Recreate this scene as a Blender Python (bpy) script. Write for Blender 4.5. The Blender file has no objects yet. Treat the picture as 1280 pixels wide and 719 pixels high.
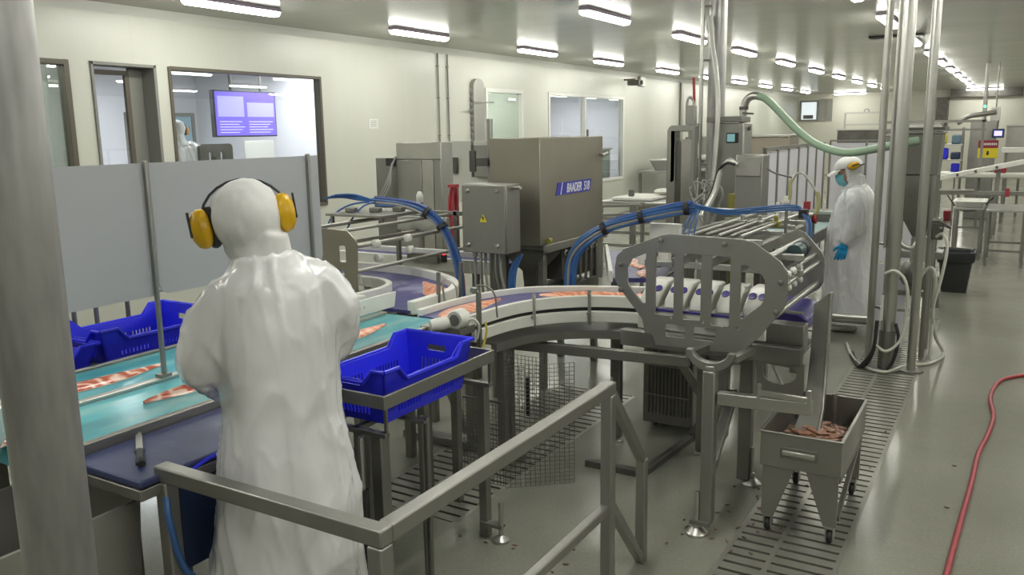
import bpy, bmesh, math, random
from mathutils import Vector, Matrix, noise
from mathutils.geometry import tessellate_polygon
random.seed(7)
PI = math.pi
COL = bpy.context.scene.collection
V = Vector
WL = {}                      # world location of every thing / part origin


# ------------------------------------------------------------------ helpers
def catmull(pts, n=6):
    p = [V(q) for q in pts]
    if len(p) < 3:
        return p
    p = [p[0] * 2 - p[1]] + p + [p[-1] * 2 - p[-2]]
    out = []
    for i in range(1, len(p) - 2):
        for k in range(n):
            t = k / n
            a, b, c, d = p[i - 1], p[i], p[i + 1], p[i + 2]
            out.append(0.5 * ((2 * b) + (c - a) * t + (2 * a - 5 * b + 4 * c - d) * t * t + (3 * b - a - 3 * c + d) * t ** 3))
    out.append(p[-2])
    return out


def rr(x0, x1, y0, y1, r=0.01, n=4):
    o = []
    for cx, cy, a in ((x1 - r, y1 - r, 0), (x0 + r, y1 - r, 90), (x0 + r, y0 + r, 180), (x1 - r, y0 + r, 270)):
        for k in range(n + 1):
            t = math.radians(a + 90 * k / n)
            o.append((cx + r * math.cos(t), cy + r * math.sin(t)))
    return o


def oval(cx, cy, rx, ry, n=16):
    return [(cx + rx * math.cos(2 * PI * k / n), cy + ry * math.sin(2 * PI * k / n)) for k in range(n)]


class M:
    def __init__(s):
        s.v = []
        s.f = []

    def add(s, vs, fs):
        b = len(s.v)
        s.v += [V(q) for q in vs]
        s.f += [tuple(b + i for i in q) for q in fs]
        return s

    def box(s, x0, x1, y0, y1, z0, z1):
        vs = [(x, y, z) for x in (x0, x1) for y in (y0, y1) for z in (z0, z1)]
        return s.add(vs, [(0, 1, 3, 2), (4, 6, 7, 5), (0, 4, 5, 1), (2, 3, 7, 6), (0, 2, 6, 4), (1, 5, 7, 3)])

    def bar(s, a, b, w, h=None, up=(0, 0, 1)):
        a, b = V(a), V(b)
        h = h or w
        d = (b - a).normalized()
        u = V(up)
        if abs(d.dot(u)) > 0.99:
            u = V((0, 1, 0))
        sx = d.cross(u).normalized() * (w / 2)
        sy = sx.cross(d).normalized() * (h / 2)
        vs = [p + i * sx + j * sy for p in (a, b) for i, j in ((-1, -1), (1, -1), (1, 1), (-1, 1))]
        return s.add(vs, [(3, 2, 1, 0), (4, 5, 6, 7)] + [(i, (i + 1) % 4, 4 + (i + 1) % 4, 4 + i) for i in range(4)])

    def rings(s, rs, cap=True, closed=False):
        n = len(rs[0])
        b = len(s.v)
        for r in rs:
            s.v += [V(q) for q in r]
        m = len(rs)
        for i in range(m if closed else m - 1):
            for k in range(n):
                a0, a1 = b + i * n + k, b + i * n + (k + 1) % n
                c0, c1 = b + ((i + 1) % m) * n + k, b + ((i + 1) % m) * n + (k + 1) % n
                s.f.append((a0, a1, c1, c0))
        if cap and not closed:
            s.f.append(tuple(b + k for k in range(n))[::-1])
            s.f.append(tuple(b + (m - 1) * n + k for k in range(n)))
        return s

    def tube(s, pts, r, n=8, sm=0, cap=True):
        p = catmull(pts, sm) if sm else [V(q) for q in pts]
        rad = r if isinstance(r, (list, tuple)) else None
        rs, u = [], None
        for i, q in enumerate(p):
            d = (p[min(i + 1, len(p) - 1)] - p[max(i - 1, 0)]).normalized()
            if u is None:
                u = d.orthogonal().normalized()
            u = (u - d * u.dot(d)).normalized()
            w = d.cross(u)
            if rad:
                t = i / (len(p) - 1) * (len(rad) - 1)
                j = min(int(t), len(rad) - 2)
                R = rad[j] + (rad[j + 1] - rad[j]) * (t - j)
            else:
                R = r
            rs.append([q + (u * math.cos(2 * PI * k / n) + w * math.sin(2 * PI * k / n)) * R for k in range(n)])
        return s.rings(rs, cap)

    def cyl(s, a, b, r0, r1=None, n=16):
        return s.tube([a, b], [r0, r0 if r1 is None else r1], n)

    def sweep(s, pts, w, h, sm=5):
        """rectangular rail that follows a path, kept level"""
        p = catmull(pts, sm) if sm else [V(q) for q in pts]
        rs = []
        for i, q in enumerate(p):
            d = p[min(i + 1, len(p) - 1)] - p[max(i - 1, 0)]
            sx = V((d.y, -d.x, 0)).normalized() * (w / 2)
            sz = V((0, 0, h / 2))
            rs.append([q - sx - sz, q + sx - sz, q + sx + sz, q - sx + sz])
        return s.rings(rs)

    def ribbon(s, pa, pb, t):
        """slab between two level paths"""
        rs = []
        for a, b in zip(pa, pb):
            a, b = V(a), V(b)
            dz = V((0, 0, t))
            rs.append([a - dz, b - dz, b, a])
        return s.rings(rs)

    def lathe(s, prof, c=(0, 0, 0), n=20, axis='Z'):
        c = V(c)
        rs = []
        for r, z in prof:
            ring = []
            for k in range(n):
                a = 2 * PI * k / n
                q = (r * math.cos(a), r * math.sin(a), z)
                if axis == 'X':
                    q = (z, q[0], q[1])
                elif axis == 'Y':
                    q = (q[1], z, q[0])
                ring.append(c + V(q))
            rs.append(ring)
        return s.rings(rs)

    def ell(s, c, r, nu=20, nv=12, rot=None, v0=0.0, v1=1.0):
        c = V(c)
        rs = []
        for j in range(nv + 1):
            t = PI * (v0 + (v1 - v0) * j / nv)
            ring = []
            for k in range(nu):
                a = 2 * PI * k / nu
                sn = max(math.sin(t), 1e-3)
                q = V((r[0] * sn * math.cos(a), r[1] * sn * math.sin(a), -r[2] * math.cos(t)))
                ring.append(c + (rot @ q if rot else q))
            rs.append(ring)
        return s.rings(rs)

    def cap(s, a, b, ra, rb, n=12):
        """tapered limb with rounded ends"""
        a, b = V(a), V(b)
        d = (b - a)
        L = d.length
        d = d / L if L > 1e-6 else V((0, 0, 1))
        u = d.orthogonal().normalized()
        w = d.cross(u)
        rs = []
        for k in range(5):
            t = -PI / 2 + PI / 2 * k / 4 * 0.999 + 0.001
            rs.append((a + d * ra * math.sin(t), ra * math.cos(t)))
        for k in range(5):
            t = PI / 2 * k / 4 * 0.999
            rs.append((b + d * rb * math.sin(t), rb * math.cos(t)))
        return s.rings([[c + (u * math.cos(2 * PI * k / n) + w * math.sin(2 * PI * k / n)) * max(r, 1e-4) for k in range(n)] for c, r in rs])

    def plate(s, outer, holes, t, fn):
        """flat sheet with cut-outs; fn maps (u, v, w) to the room"""
        loops = [outer] + list(holes)
        tri = tessellate_polygon([[V((u, v, 0)) for u, v in lp] for lp in loops])
        flat = [q for lp in loops for q in lp]
        n = len(flat)
        vs = [fn(u, v, 0) for u, v in flat] + [fn(u, v, t) for u, v in flat]
        fs = [tuple(q) for q in tri] + [tuple(n + i for i in q[::-1]) for q in tri]
        o = 0
        for lp in loops:
            m = len(lp)
            for k in range(m):
                fs.append((o + k, o + (k + 1) % m, n + o + (k + 1) % m, n + o + k))
            o += m
        return s.add(vs, fs)

    def xf(s, mat):
        s.v = [mat @ q for q in s.v]
        return s

    def build(s, name, mt, parent=None, bevel=0, smooth=40, loc=None, local=False, seg=2):
        me = bpy.data.meshes.new(name)
        if parent is not None:
            org = WL[parent.name]
        elif loc is not None:
            org = V(loc)
        else:
            xs = [q.x for q in s.v]
            ys = [q.y for q in s.v]
            org = V(((min(xs) + max(xs)) / 2, (min(ys) + max(ys)) / 2, min(q.z for q in s.v)))
        off = V((0, 0, 0)) if local else org
        me.from_pydata([q - off for q in s.v], [], s.f)
        bm = bmesh.new()
        bm.from_mesh(me)
        bmesh.ops.remove_doubles(bm, verts=bm.verts, dist=1e-6)
        bmesh.ops.recalc_face_normals(bm, faces=bm.faces)
        bm.to_mesh(me)
        bm.free()
        return link(name, me, mt, parent, org, bevel, smooth, seg)


def link(name, me, mt, parent=None, org=None, bevel=0, smooth=40, seg=2):
    if isinstance(mt, (list, tuple)):
        for q in mt:
            me.materials.append(q)
    else:
        me.materials.append(mt)
    if smooth:
        me.polygons.foreach_set('use_smooth', [True] * len(me.polygons))
        me.set_sharp_from_angle(angle=math.radians(smooth))
    o = bpy.data.objects.new(name, me)
    COL.objects.link(o)
    if parent is not None:
        o.parent = parent
        WL[o.name] = WL[parent.name].copy()
    else:
        o.location = org
        WL[o.name] = V(org)
    if bevel:
        b = o.modifiers.new('Bevel', 'BEVEL')
        b.width = bevel
        b.segments = seg
        b.limit_method = 'ANGLE'
        b.angle_limit = math.radians(40)
        b.harden_normals = False
    return o


def tag(o, label=None, cat=None, group=None, kind=None):
    if label:
        o['label'] = label
    if cat:
        o['category'] = cat
    if group:
        o['group'] = group
    if kind:
        o['kind'] = kind
    return o


def thing(name, label, cat, loc, group=None, rz=0):
    o = bpy.data.objects.new(name, None)
    COL.objects.link(o)
    o.empty_display_size = 0.1
    o.location = loc
    o.rotation_euler = (0, 0, rz)
    WL[o.name] = V(loc)
    return tag(o, label, cat, group)


def dup(root, loc, label, rz=0, group=None):
    def cp(o, par):
        c = o.copy()
        COL.objects.link(c)
        if par is not None:
            c.parent = par
        for ch in list(o.children):
            cp(ch, c)
        return c
    r = cp(root, None)
    r.location = loc
    r.rotation_euler = (0, 0, rz)
    r['label'] = label
    if group:
        r['group'] = group
    return r


def struct(name, m, mt, bevel=0, smooth=40):
    o = m.build(name, mt, bevel=bevel, smooth=smooth)
    return tag(o, kind='structure')


def baked(m, voxel, disp=None, cut=None, solid=0, smooth_it=0, org=V((0, 0, 0))):
    """melt overlapping forms into one continuous skin and return the mesh"""
    me = bpy.data.meshes.new('skin')
    me.from_pydata([q for q in m.v], [], m.f)
    bm = bmesh.new()
    bm.from_mesh(me)
    bmesh.ops.recalc_face_normals(bm, faces=bm.faces)
    bm.to_mesh(me)
    bm.free()
    o = bpy.data.objects.new('skin', me)
    COL.objects.link(o)
    r = o.modifiers.new('r', 'REMESH')
    r.mode = 'VOXEL'
    r.voxel_size = voxel
    if smooth_it:
        k = o.modifiers.new('s', 'SMOOTH')
        k.factor = 0.5
        k.iterations = smooth_it
    dg = bpy.context.evaluated_depsgraph_get()
    dg.update()
    out = bpy.data.meshes.new_from_object(o.evaluated_get(dg), depsgraph=dg)
    bpy.data.objects.remove(o)
    bpy.data.meshes.remove(me)
    bm = bmesh.new()
    bm.from_mesh(out)
    bm.normal_update()
    if disp:
        mv = [(q, q.co + q.normal * disp(q.co, q.normal)) for q in bm.verts]
        for q, c in mv:
            q.co = c
    if cut:
        bmesh.ops.delete(bm, geom=[f for f in bm.faces if cut(f.calc_center_median())], context='FACES')
    if solid:
        bm.normal_update()
        bmesh.ops.solidify(bm, geom=list(bm.faces), thickness=solid)
    for q in bm.verts:
        q.co -= org
    bm.to_mesh(out)
    bm.free()
    out.materials.clear()
    return out


# ------------------------------------------------------------------ materials
def nodes(name):
    m = bpy.data.materials.new(name)
    m.use_nodes = True
    nt = m.node_tree
    b = nt.nodes['Principled BSDF']
    return m, nt, b


def N(nt, t, **kw):
    n = nt.nodes.new(t)
    for k, v in kw.items():
        setattr(n, k, v)
    return n


def coords(nt, scale=(1, 1, 1)):
    tc = N(nt, 'ShaderNodeNewGeometry')
    mp = N(nt, 'ShaderNodeMapping')
    mp.inputs['Scale'].default_value = scale
    nt.links.new(tc.outputs['Position'], mp.inputs['Vector'])
    return mp.outputs['Vector']


def ocoords(nt, scale=(1, 1, 1)):
    tc = N(nt, 'ShaderNodeTexCoord')
    mp = N(nt, 'ShaderNodeMapping')
    mp.inputs['Scale'].default_value = scale
    nt.links.new(tc.outputs['Object'], mp.inputs['Vector'])
    return mp.outputs['Vector']


def ramp(nt, fac, stops):
    r = N(nt, 'ShaderNodeValToRGB')
    e = r.color_ramp.elements
    while len(e) < len(stops):
        e.new(0.5)
    for el, (p, c) in zip(e, stops):
        el.position = p
        el.color = (*c, 1) if len(c) == 3 else c
    nt.links.new(fac, r.inputs['Fac'])
    return r.outputs['Color']


def noisetex(nt, vec, scale, detail=3, rough=0.55):
    n = N(nt, 'ShaderNodeTexNoise')
    n.inputs['Scale'].default_value = scale
    n.inputs['Detail'].default_value = detail
    n.inputs['Roughness'].default_value = rough
    nt.links.new(vec, n.inputs['Vector'])
    return n.outputs['Fac']


def bump(nt, b, h, strength, dist=0.01):
    n = N(nt, 'ShaderNodeBump')
    n.inputs['Strength'].default_value = strength
    n.inputs['Distance'].default_value = dist
    nt.links.new(h, n.inputs['Height'])
    nt.links.new(n.outputs['Normal'], b.inputs['Normal'])


def mat(name, c, rough=0.5, metal=0.0, c2=None, scale=4, stretch=(1, 1, 1), r2=None, bmp=0, bscale=30, bdist=0.005, coat=0, spec=0.5, obj=True, emit=None, es=0):
    m, nt, b = nodes(name)
    b.inputs['Base Color'].default_value = (*c, 1)
    b.inputs['Roughness'].default_value = rough
    b.inputs['Metallic'].default_value = metal
    b.inputs['Specular IOR Level'].default_value = spec
    b.inputs['Coat Weight'].default_value = coat
    if c2 or r2 is not None or bmp:
        vec = (ocoords if obj else coords)(nt, stretch)
        f = noisetex(nt, vec, scale)
        if c2:
            nt.links.new(ramp(nt, f, [(0.3, c), (0.7, c2)]), b.inputs['Base Color'])
        if r2 is not None:
            mr = N(nt, 'ShaderNodeMapRange')
            mr.inputs['From Min'].default_value = 0.3
            mr.inputs['From Max'].default_value = 0.7
            mr.inputs['To Min'].default_value = rough
            mr.inputs['To Max'].default_value = r2
            nt.links.new(f, mr.inputs['Value'])
            nt.links.new(mr.outputs['Result'], b.inputs['Roughness'])
        if bmp:
            bump(nt, b, noisetex(nt, vec, bscale, 4), bmp, bdist)
    if emit:
        b.inputs['Emission Color'].default_value = (*emit, 1)
        b.inputs['Emission Strength'].default_value = es
    return m


def glass(name, tint=(0.9, 0.95, 0.93), refl=0.06, rough=0.0):
    m = bpy.data.materials.new(name)
    m.use_nodes = True
    nt = m.node_tree
    nt.nodes.clear()
    out = N(nt, 'ShaderNodeOutputMaterial')
    mix = N(nt, 'ShaderNodeMixShader')
    tr = N(nt, 'ShaderNodeBsdfTransparent')
    gl = N(nt, 'ShaderNodeBsdfGlossy')
    lw = N(nt, 'ShaderNodeFresnel')
    ge = N(nt, 'ShaderNodeNewGeometry')
    io = N(nt, 'ShaderNodeMath', operation='MULTIPLY_ADD')
    io.inputs[1].default_value = 1 / 1.5 - 1.5
    io.inputs[2].default_value = 1.5
    nt.links.new(ge.outputs['Backfacing'], io.inputs[0])
    nt.links.new(io.outputs[0], lw.inputs['IOR'])
    tr.inputs['Color'].default_value = (*tint, 1)
    gl.inputs['Roughness'].default_value = rough
    ad = N(nt, 'ShaderNodeMath', operation='MULTIPLY_ADD')
    ad.inputs[1].default_value = 1.0
    ad.inputs[2].default_value = refl
    ad.use_clamp = True
    nt.links.new(lw.outputs['Fac'], ad.inputs[0])
    nt.links.new(ad.outputs[0], mix.inputs['Fac'])
    nt.links.new(tr.outputs[0], mix.inputs[1])
    nt.links.new(gl.outputs[0], mix.inputs[2])
    nt.links.new(mix.outputs[0], out.inputs['Surface'])
    return m


def frosted(name, col, fac=0.5, rough=0.35):
    """wet translucent plastic sheet"""
    m = bpy.data.materials.new(name)
    m.use_nodes = True
    nt = m.node_tree
    b = nt.nodes['Principled BSDF']
    b.inputs['Base Color'].default_value = (*col, 1)
    b.inputs['Roughness'].default_value = rough
    out = nt.nodes['Material Output']
    mix = N(nt, 'ShaderNodeMixShader')
    tr = N(nt, 'ShaderNodeBsdfTranslucent')
    tp = N(nt, 'ShaderNodeBsdfTransparent')
    tr.inputs['Color'].default_value = (*col, 1)
    mix.inputs['Fac'].default_value = fac
    nt.links.new(b.outputs[0], mix.inputs[1])
    nt.links.new(tr.outputs[0], mix.inputs[2])
    m2 = N(nt, 'ShaderNodeMixShader')
    m2.inputs['Fac'].default_value = 0.12
    nt.links.new(mix.outputs[0], m2.inputs[1])
    nt.links.new(tp.outputs[0], m2.inputs[2])
    nt.links.new(m2.outputs[0], out.inputs['Surface'])
    vec = coords(nt, (1, 1, 0.5))
    bump(nt, b, noisetex(nt, vec, 90, 3), 0.35, 0.002)
    return m


def emis(name, c, s):
    return mat(name, (c[0] * 0.5, c[1] * 0.5, c[2] * 0.5), 0.5, emit=c, es=s)


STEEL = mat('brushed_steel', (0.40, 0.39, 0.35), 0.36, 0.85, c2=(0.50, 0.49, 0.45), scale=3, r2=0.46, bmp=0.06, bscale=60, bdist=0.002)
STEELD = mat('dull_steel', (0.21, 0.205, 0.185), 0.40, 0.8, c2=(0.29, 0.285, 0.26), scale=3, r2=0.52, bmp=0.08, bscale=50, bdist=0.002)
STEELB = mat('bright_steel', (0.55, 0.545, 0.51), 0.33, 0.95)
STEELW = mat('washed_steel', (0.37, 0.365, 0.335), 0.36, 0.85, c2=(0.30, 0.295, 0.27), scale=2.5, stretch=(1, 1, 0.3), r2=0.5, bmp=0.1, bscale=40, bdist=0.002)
HOODST = mat('satin_hood_steel', (0.31, 0.29, 0.235), 0.38, 0.8, c2=(0.36, 0.34, 0.28), scale=2, r2=0.45)
PIPEM = mat('galvanised_pipe', (0.46, 0.455, 0.44), 0.34, 0.75, c2=(0.25, 0.245, 0.24), scale=11, stretch=(1, 1, 0.22), r2=0.5, bmp=0.25, bscale=30, bdist=0.003)
DARK = mat('dark_rubber', (0.02, 0.02, 0.022), 0.55)
DARKST = mat('dark_steel', (0.16, 0.155, 0.14), 0.5, 0.6, c2=(0.10, 0.095, 0.085), scale=5)  # darkest of the steels, mottled between two brownish greys
WHITEP = mat('white_plastic', (0.74, 0.74, 0.69), 0.35, c2=(0.66, 0.66, 0.60), scale=6)
OFFW = mat('offwhite_plastic', (0.62, 0.62, 0.56), 0.4)
BLUEC = mat('blue_crate_plastic', (0.03, 0.035, 0.78), 0.33, c2=(0.025, 0.03, 0.66), scale=4, spec=0.4)
NAVY = mat('navy_board', (0.035, 0.045, 0.13), 0.35, c2=(0.055, 0.065, 0.15), scale=9, r2=0.5, bmp=0.1, bscale=40)
NAVYD = mat('navy_apron', (0.02, 0.035, 0.09), 0.4)
PURPB = mat('purple_modular_belt', (0.045, 0.04, 0.16), 0.32, c2=(0.07, 0.065, 0.21), scale=14, r2=0.45, bmp=0.2, bscale=60)
PURP = mat('purple_pocket', (0.05, 0.04, 0.22), 0.4)
HOSEB = mat('blue_air_hose', (0.045, 0.13, 0.34), 0.35)
HOSEBD = mat('deep_blue_hose', (0.02, 0.06, 0.25), 0.4)
HOSEG = mat('grey_cable', (0.30, 0.30, 0.28), 0.5)
HOSEGR = mat('pale_green_hose', (0.30, 0.42, 0.30), 0.42)
HOSER = mat('red_rubber_hose', (0.30, 0.025, 0.04), 0.4, c2=(0.36, 0.04, 0.05), scale=12)
REDP = mat('red_plastic', (0.30, 0.025, 0.035), 0.45)
YEL = mat('yellow_plastic', (0.72, 0.42, 0.01), 0.35)
YELS = mat('yellow_sign', (0.75, 0.62, 0.02), 0.5)
ORNG = mat('amber_plastic', (0.75, 0.40, 0.12), 0.4)
TRANSH = mat('clear_pvc_hose', (0.60, 0.60, 0.52), 0.25)
SKIN = mat('skin', (0.48, 0.26, 0.18), 0.5)
GLOVE = mat('blue_nitrile_glove', (0.02, 0.33, 0.68), 0.4)
MASK = mat('pale_blue_mask', (0.20, 0.52, 0.60), 0.7)
CLOTH = mat('white_cotton_hood', (0.74, 0.74, 0.73), 0.75, bmp=0.15, bscale=40, bdist=0.004)
CLOTH2 = mat('white_cap_cloth', (0.76, 0.75, 0.73), 0.8)
BLACKBAG = mat('black_bin_plastic', (0.025, 0.027, 0.028), 0.35, bmp=0.3, bscale=18, bdist=0.01)
GUT = mat('fish_trimmings', (0.30, 0.12, 0.08), 0.3, c2=(0.45, 0.30, 0.22), scale=25)
BRASS = mat('olive_cable_gland', (0.28, 0.26, 0.05), 0.5)
DKFRAME = mat('bronze_window_frame', (0.10, 0.085, 0.06), 0.45)
GRFRAME = mat('grey_door_frame', (0.22, 0.22, 0.20), 0.45)
WHFRAME = mat('white_window_frame', (0.70, 0.70, 0.66), 0.45)
LAMPB = mat('lamp_housing', (0.42, 0.36, 0.44), 0.45)  # grey body; purple fringe round the bright tube put into its colour
LENS = emis('lamp_diffuser_glow', (0.985, 0.98, 0.90), 46.0)
LENSO = emis('office_lamp_glow', (0.93, 0.95, 1.0), 16.0)
REDLED = emis('red_led', (1.0, 0.02, 0.02), 6.0)
GLASSC = glass('window_glass', (0.93, 0.95, 0.94), 0.06)
GLASSG = glass('greenish_window_glass', (0.70, 0.74, 0.66), 0.10)
SCREEN = frosted('frosted_splash_plastic', (0.50, 0.51, 0.52), 0.42)
STRIPP = frosted('white_strip_plastic', (0.74, 0.73, 0.76), 0.35)


def plastic_film():
    m, nt, b = nodes('white_plastic_gown')
    b.inputs['Base Color'].default_value = (0.82, 0.82, 0.83, 1)
    b.inputs['Roughness'].default_value = 0.22
    b.inputs['Specular IOR Level'].default_value = 0.6
    b.inputs['Coat Weight'].default_value = 0.7
    b.inputs['Coat Roughness'].default_value = 0.12
    def ridged(vec, sc, det):
        n = N(nt, 'ShaderNodeTexNoise')
        n.noise_type = 'RIDGED_MULTIFRACTAL'
        n.inputs['Scale'].default_value = sc
        n.inputs['Detail'].default_value = det
        n.inputs['Roughness'].default_value = 0.45
        nt.links.new(vec, n.inputs['Vector'])
        return n.outputs['Fac']
    n1 = ridged(ocoords(nt, (1, 1, 0.22)), 5.5, 2)
    n2 = ridged(ocoords(nt, (1, 1, 0.75)), 11, 2)
    mx = N(nt, 'ShaderNodeMath', operation='MULTIPLY_ADD')
    mx.inputs[1].default_value = 0.35
    nt.links.new(n2, mx.inputs[0])
    nt.links.new(n1, mx.inputs[2])
    bump(nt, b, mx.outputs[0], 1.0, 0.020)
    return m


GOWN = plastic_film()


def teal_belt():
    m, nt, b = nodes('teal_conveyor_belt')
    f = noisetex(nt, coords(nt, (5, 1.3, 1)), 1.6, 4)
    nt.links.new(ramp(nt, f, [(0.32, (0.045, 0.33, 0.41)), (0.52, (0.08, 0.42, 0.48)), (0.72, (0.22, 0.52, 0.53))]), b.inputs['Base Color'])
    b.inputs['Roughness'].default_value = 0.22
    bump(nt, b, noisetex(nt, coords(nt), 30, 3), 0.08, 0.004)
    return m


TEAL = teal_belt()


def salmon(name, a, c, d, rough=0.3):
    m, nt, b = nodes(name)
    vec = ocoords(nt)
    w = N(nt, 'ShaderNodeTexWave', wave_type='BANDS', bands_direction='DIAGONAL')
    w.inputs['Scale'].default_value = 7
    w.inputs['Distortion'].default_value = 12
    w.inputs['Detail'].default_value = 2
    nt.links.new(vec, w.inputs['Vector'])
    nt.links.new(ramp(nt, w.outputs['Fac'], [(0.05, a), (0.5, c), (0.98, d)]), b.inputs['Base Color'])
    b.inputs['Roughness'].default_value = rough
    return m


FISH = salmon('salmon_flesh', (0.62, 0.20, 0.10), (0.70, 0.27, 0.15), (0.78, 0.45, 0.32))
FISHR = salmon('raw_red_flesh', (0.42, 0.09, 0.055), (0.58, 0.19, 0.11), (0.80, 0.58, 0.48), 0.2)
FISHS = mat('silver_fish_skin', (0.45, 0.42, 0.38), 0.3, 0.2)


def wall_panel():
    m, nt, b = nodes('white_wall_panel')
    geo = N(nt, 'ShaderNodeNewGeometry')
    sep = N(nt, 'ShaderNodeSeparateXYZ')
    nt.links.new(geo.outputs['Position'], sep.inputs[0])
    ad = N(nt, 'ShaderNodeMath', operation='ADD')
    nt.links.new(sep.outputs['X'], ad.inputs[0])
    nt.links.new(sep.outputs['Y'], ad.inputs[1])
    pp = N(nt, 'ShaderNodeMath', operation='PINGPONG')
    pp.inputs[1].default_value = 0.06
    nt.links.new(ad.outputs[0], pp.inputs[0])
    sm = N(nt, 'ShaderNodeMath', operation='LESS_THAN')
    sm.inputs[1].default_value = 0.006
    nt.links.new(pp.outputs[0], sm.inputs[0])
    p2 = N(nt, 'ShaderNodeMath', operation='PINGPONG')
    p2.inputs[1].default_value = 0.575
    nt.links.new(ad.outputs[0], p2.inputs[0])
    s2 = N(nt, 'ShaderNodeMath', operation='LESS_THAN')
    s2.inputs[1].default_value = 0.006
    nt.links.new(p2.outputs[0], s2.inputs[0])
    n = noisetex(nt, coords(nt, (1, 1, 0.25)), 1.2, 3)
    base = ramp(nt, n, [(0.3, (0.54, 0.55, 0.48)), (0.7, (0.585, 0.59, 0.52))])
    mix = N(nt, 'ShaderNodeMixRGB')
    mix.inputs['Color2'].default_value = (0.55, 0.545, 0.47, 1)
    nt.links.new(base, mix.inputs['Color1'])
    nt.links.new(s2.outputs[0], mix.inputs['Fac'])
    nt.links.new(mix.outputs[0], b.inputs['Base Color'])
    b.inputs['Roughness'].default_value = 0.33
    bump(nt, b, sm.outputs[0], 0.35, 0.003)
    return m


WALLM = wall_panel()
PLAINW = mat('plain_white_wall', (0.70, 0.70, 0.68), 0.6)
OFFICEW = mat('office_white_wall', (0.72, 0.72, 0.76), 0.7)
FARW = mat('cream_far_wall', (0.66, 0.65, 0.56), 0.5)


def ceil_mat():
    m, nt, b = nodes('ceiling_panel')
    n = noisetex(nt, coords(nt, (0.25, 1.0, 1)), 1.5, 3)
    base = ramp(nt, n, [(0.3, (0.46, 0.46, 0.415)), (0.7, (0.51, 0.51, 0.46))])
    nt.links.new(base, b.inputs['Base Color'])
    b.inputs['Roughness'].default_value = 0.24
    b.inputs['Specular IOR Level'].default_value = 0.55
    b.inputs['Coat Weight'].default_value = 0.12
    b.inputs['Coat Roughness'].default_value = 0.12
    n2 = noisetex(nt, coords(nt, (0.6, 9.0, 1)), 2.0, 3)
    bump(nt, b, n2, 0.14, 0.01)
    return m


CEILM = ceil_mat()


def floor_mat():
    m, nt, b = nodes('grey_green_epoxy_floor')
    vec = coords(nt)
    n1 = noisetex(nt, vec, 0.9, 5, 0.6)
    n2 = noisetex(nt, vec, 7.0, 4, 0.6)
    n3 = noisetex(nt, vec, 60.0, 3, 0.6)
    mx = N(nt, 'ShaderNodeMath', operation='MULTIPLY_ADD')
    mx.inputs[1].default_value = 0.45
    nt.links.new(n2, mx.inputs[0])
    nt.links.new(n1, mx.inputs[2])
    col = ramp(nt, mx.outputs[0], [(0.40, (0.225, 0.225, 0.185)), (0.75, (0.255, 0.255, 0.21)), (1.0, (0.275, 0.272, 0.23))])
    mixc = N(nt, 'ShaderNodeMixRGB', blend_type='MULTIPLY')
    mixc.inputs['Fac'].default_value = 0.5
    nt.links.new(col, mixc.inputs['Color1'])
    nt.links.new(ramp(nt, n3, [(0.3, (0.72, 0.72, 0.72)), (0.65, (1, 1, 1))]), mixc.inputs['Color2'])
    nt.links.new(mixc.outputs[0], b.inputs['Base Color'])
    mr = N(nt, 'ShaderNodeMapRange')
    mr.inputs['From Min'].default_value = 0.30
    mr.inputs['From Max'].default_value = 0.70
    mr.inputs['To Min'].default_value = 0.11
    mr.inputs['To Max'].default_value = 0.25
    nt.links.new(n1, mr.inputs['Value'])
    nt.links.new(mr.outputs['Result'], b.inputs['Roughness'])
    b.inputs['Specular IOR Level'].default_value = 0.5
    bump(nt, b, n3, 0.12, 0.003)
    return m


FLOORM = floor_mat()
PITM = mat('drain_pit', (0.02, 0.02, 0.018), 0.6)
GRATEM = mat('drain_grate_steel', (0.34, 0.335, 0.29), 0.34, 0.55, c2=(0.27, 0.265, 0.225), scale=3, r2=0.5, obj=False)
# ------------------------------------------------------------------ the room
CZ = 3.30
DR = [(-1.04, -0.54, 3.0, 9.4), (-2.95, -2.3, 3.25, 5.6)]      # drains x0,x1,y0,y1


def floor_mesh():
    xs = sorted({-12.5, 9.0, *[d[0] for d in DR], *[d[1] for d in DR]})
    ys = sorted({-5.0, 37.5, *[d[2] for d in DR], *[d[3] for d in DR]})
    m = M()
    for i in range(len(xs) - 1):
        for j in range(len(ys) - 1):
            cx, cy = (xs[i] + xs[i + 1]) / 2, (ys[j] + ys[j + 1]) / 2
            if any(d[0] < cx < d[1] and d[2] < cy < d[3] for d in DR):
                continue
            m.add([(xs[i], ys[j], 0), (xs[i + 1], ys[j], 0), (xs[i + 1], ys[j + 1], 0), (xs[i], ys[j + 1], 0)], [(0, 1, 2, 3)])
    return m


struct('floor', floor_mesh(), FLOORM)
for k, (a, b, c, d) in enumerate(DR):
    m = M()
    z = -0.12
    m.add([(a, c, z), (b, c, z), (b, d, z), (a, d, z), (a, c, 0), (b, c, 0), (b, d, 0), (a, d, 0)],
          [(0, 1, 2, 3), (0, 1, 5, 4), (1, 2, 6, 5), (2, 3, 7, 6), (3, 0, 4, 7)])
    struct('trim_%d' % (k + 1), m, PITM)
    g = M()
    zc = -0.006
    mid = a + (b - a) * 0.42
    for x in (a + 0.012, mid, b - 0.012):
        g.box(x - 0.012, x + 0.012, c, d, -0.03, 0.0)
    n = int((d - c) / 0.078)
    for i in range(n):
        y = c + (i + 0.5) * (d - c) / n
        g.box(a + 0.02, b - 0.02, y - 0.0285, y + 0.0285, -0.02, -0.001)
    o = g.build('drain_grate', GRATEM, smooth=0)
    tag(o, ['long slotted steel drain grate under the scrap cart', 'slotted steel drain grate under the curved conveyor'][k], 'drain')

struct('ceiling', M().box(-12.5, 9.0, -5.0, 37.5, CZ, CZ + 0.1), CEILM)

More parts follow.
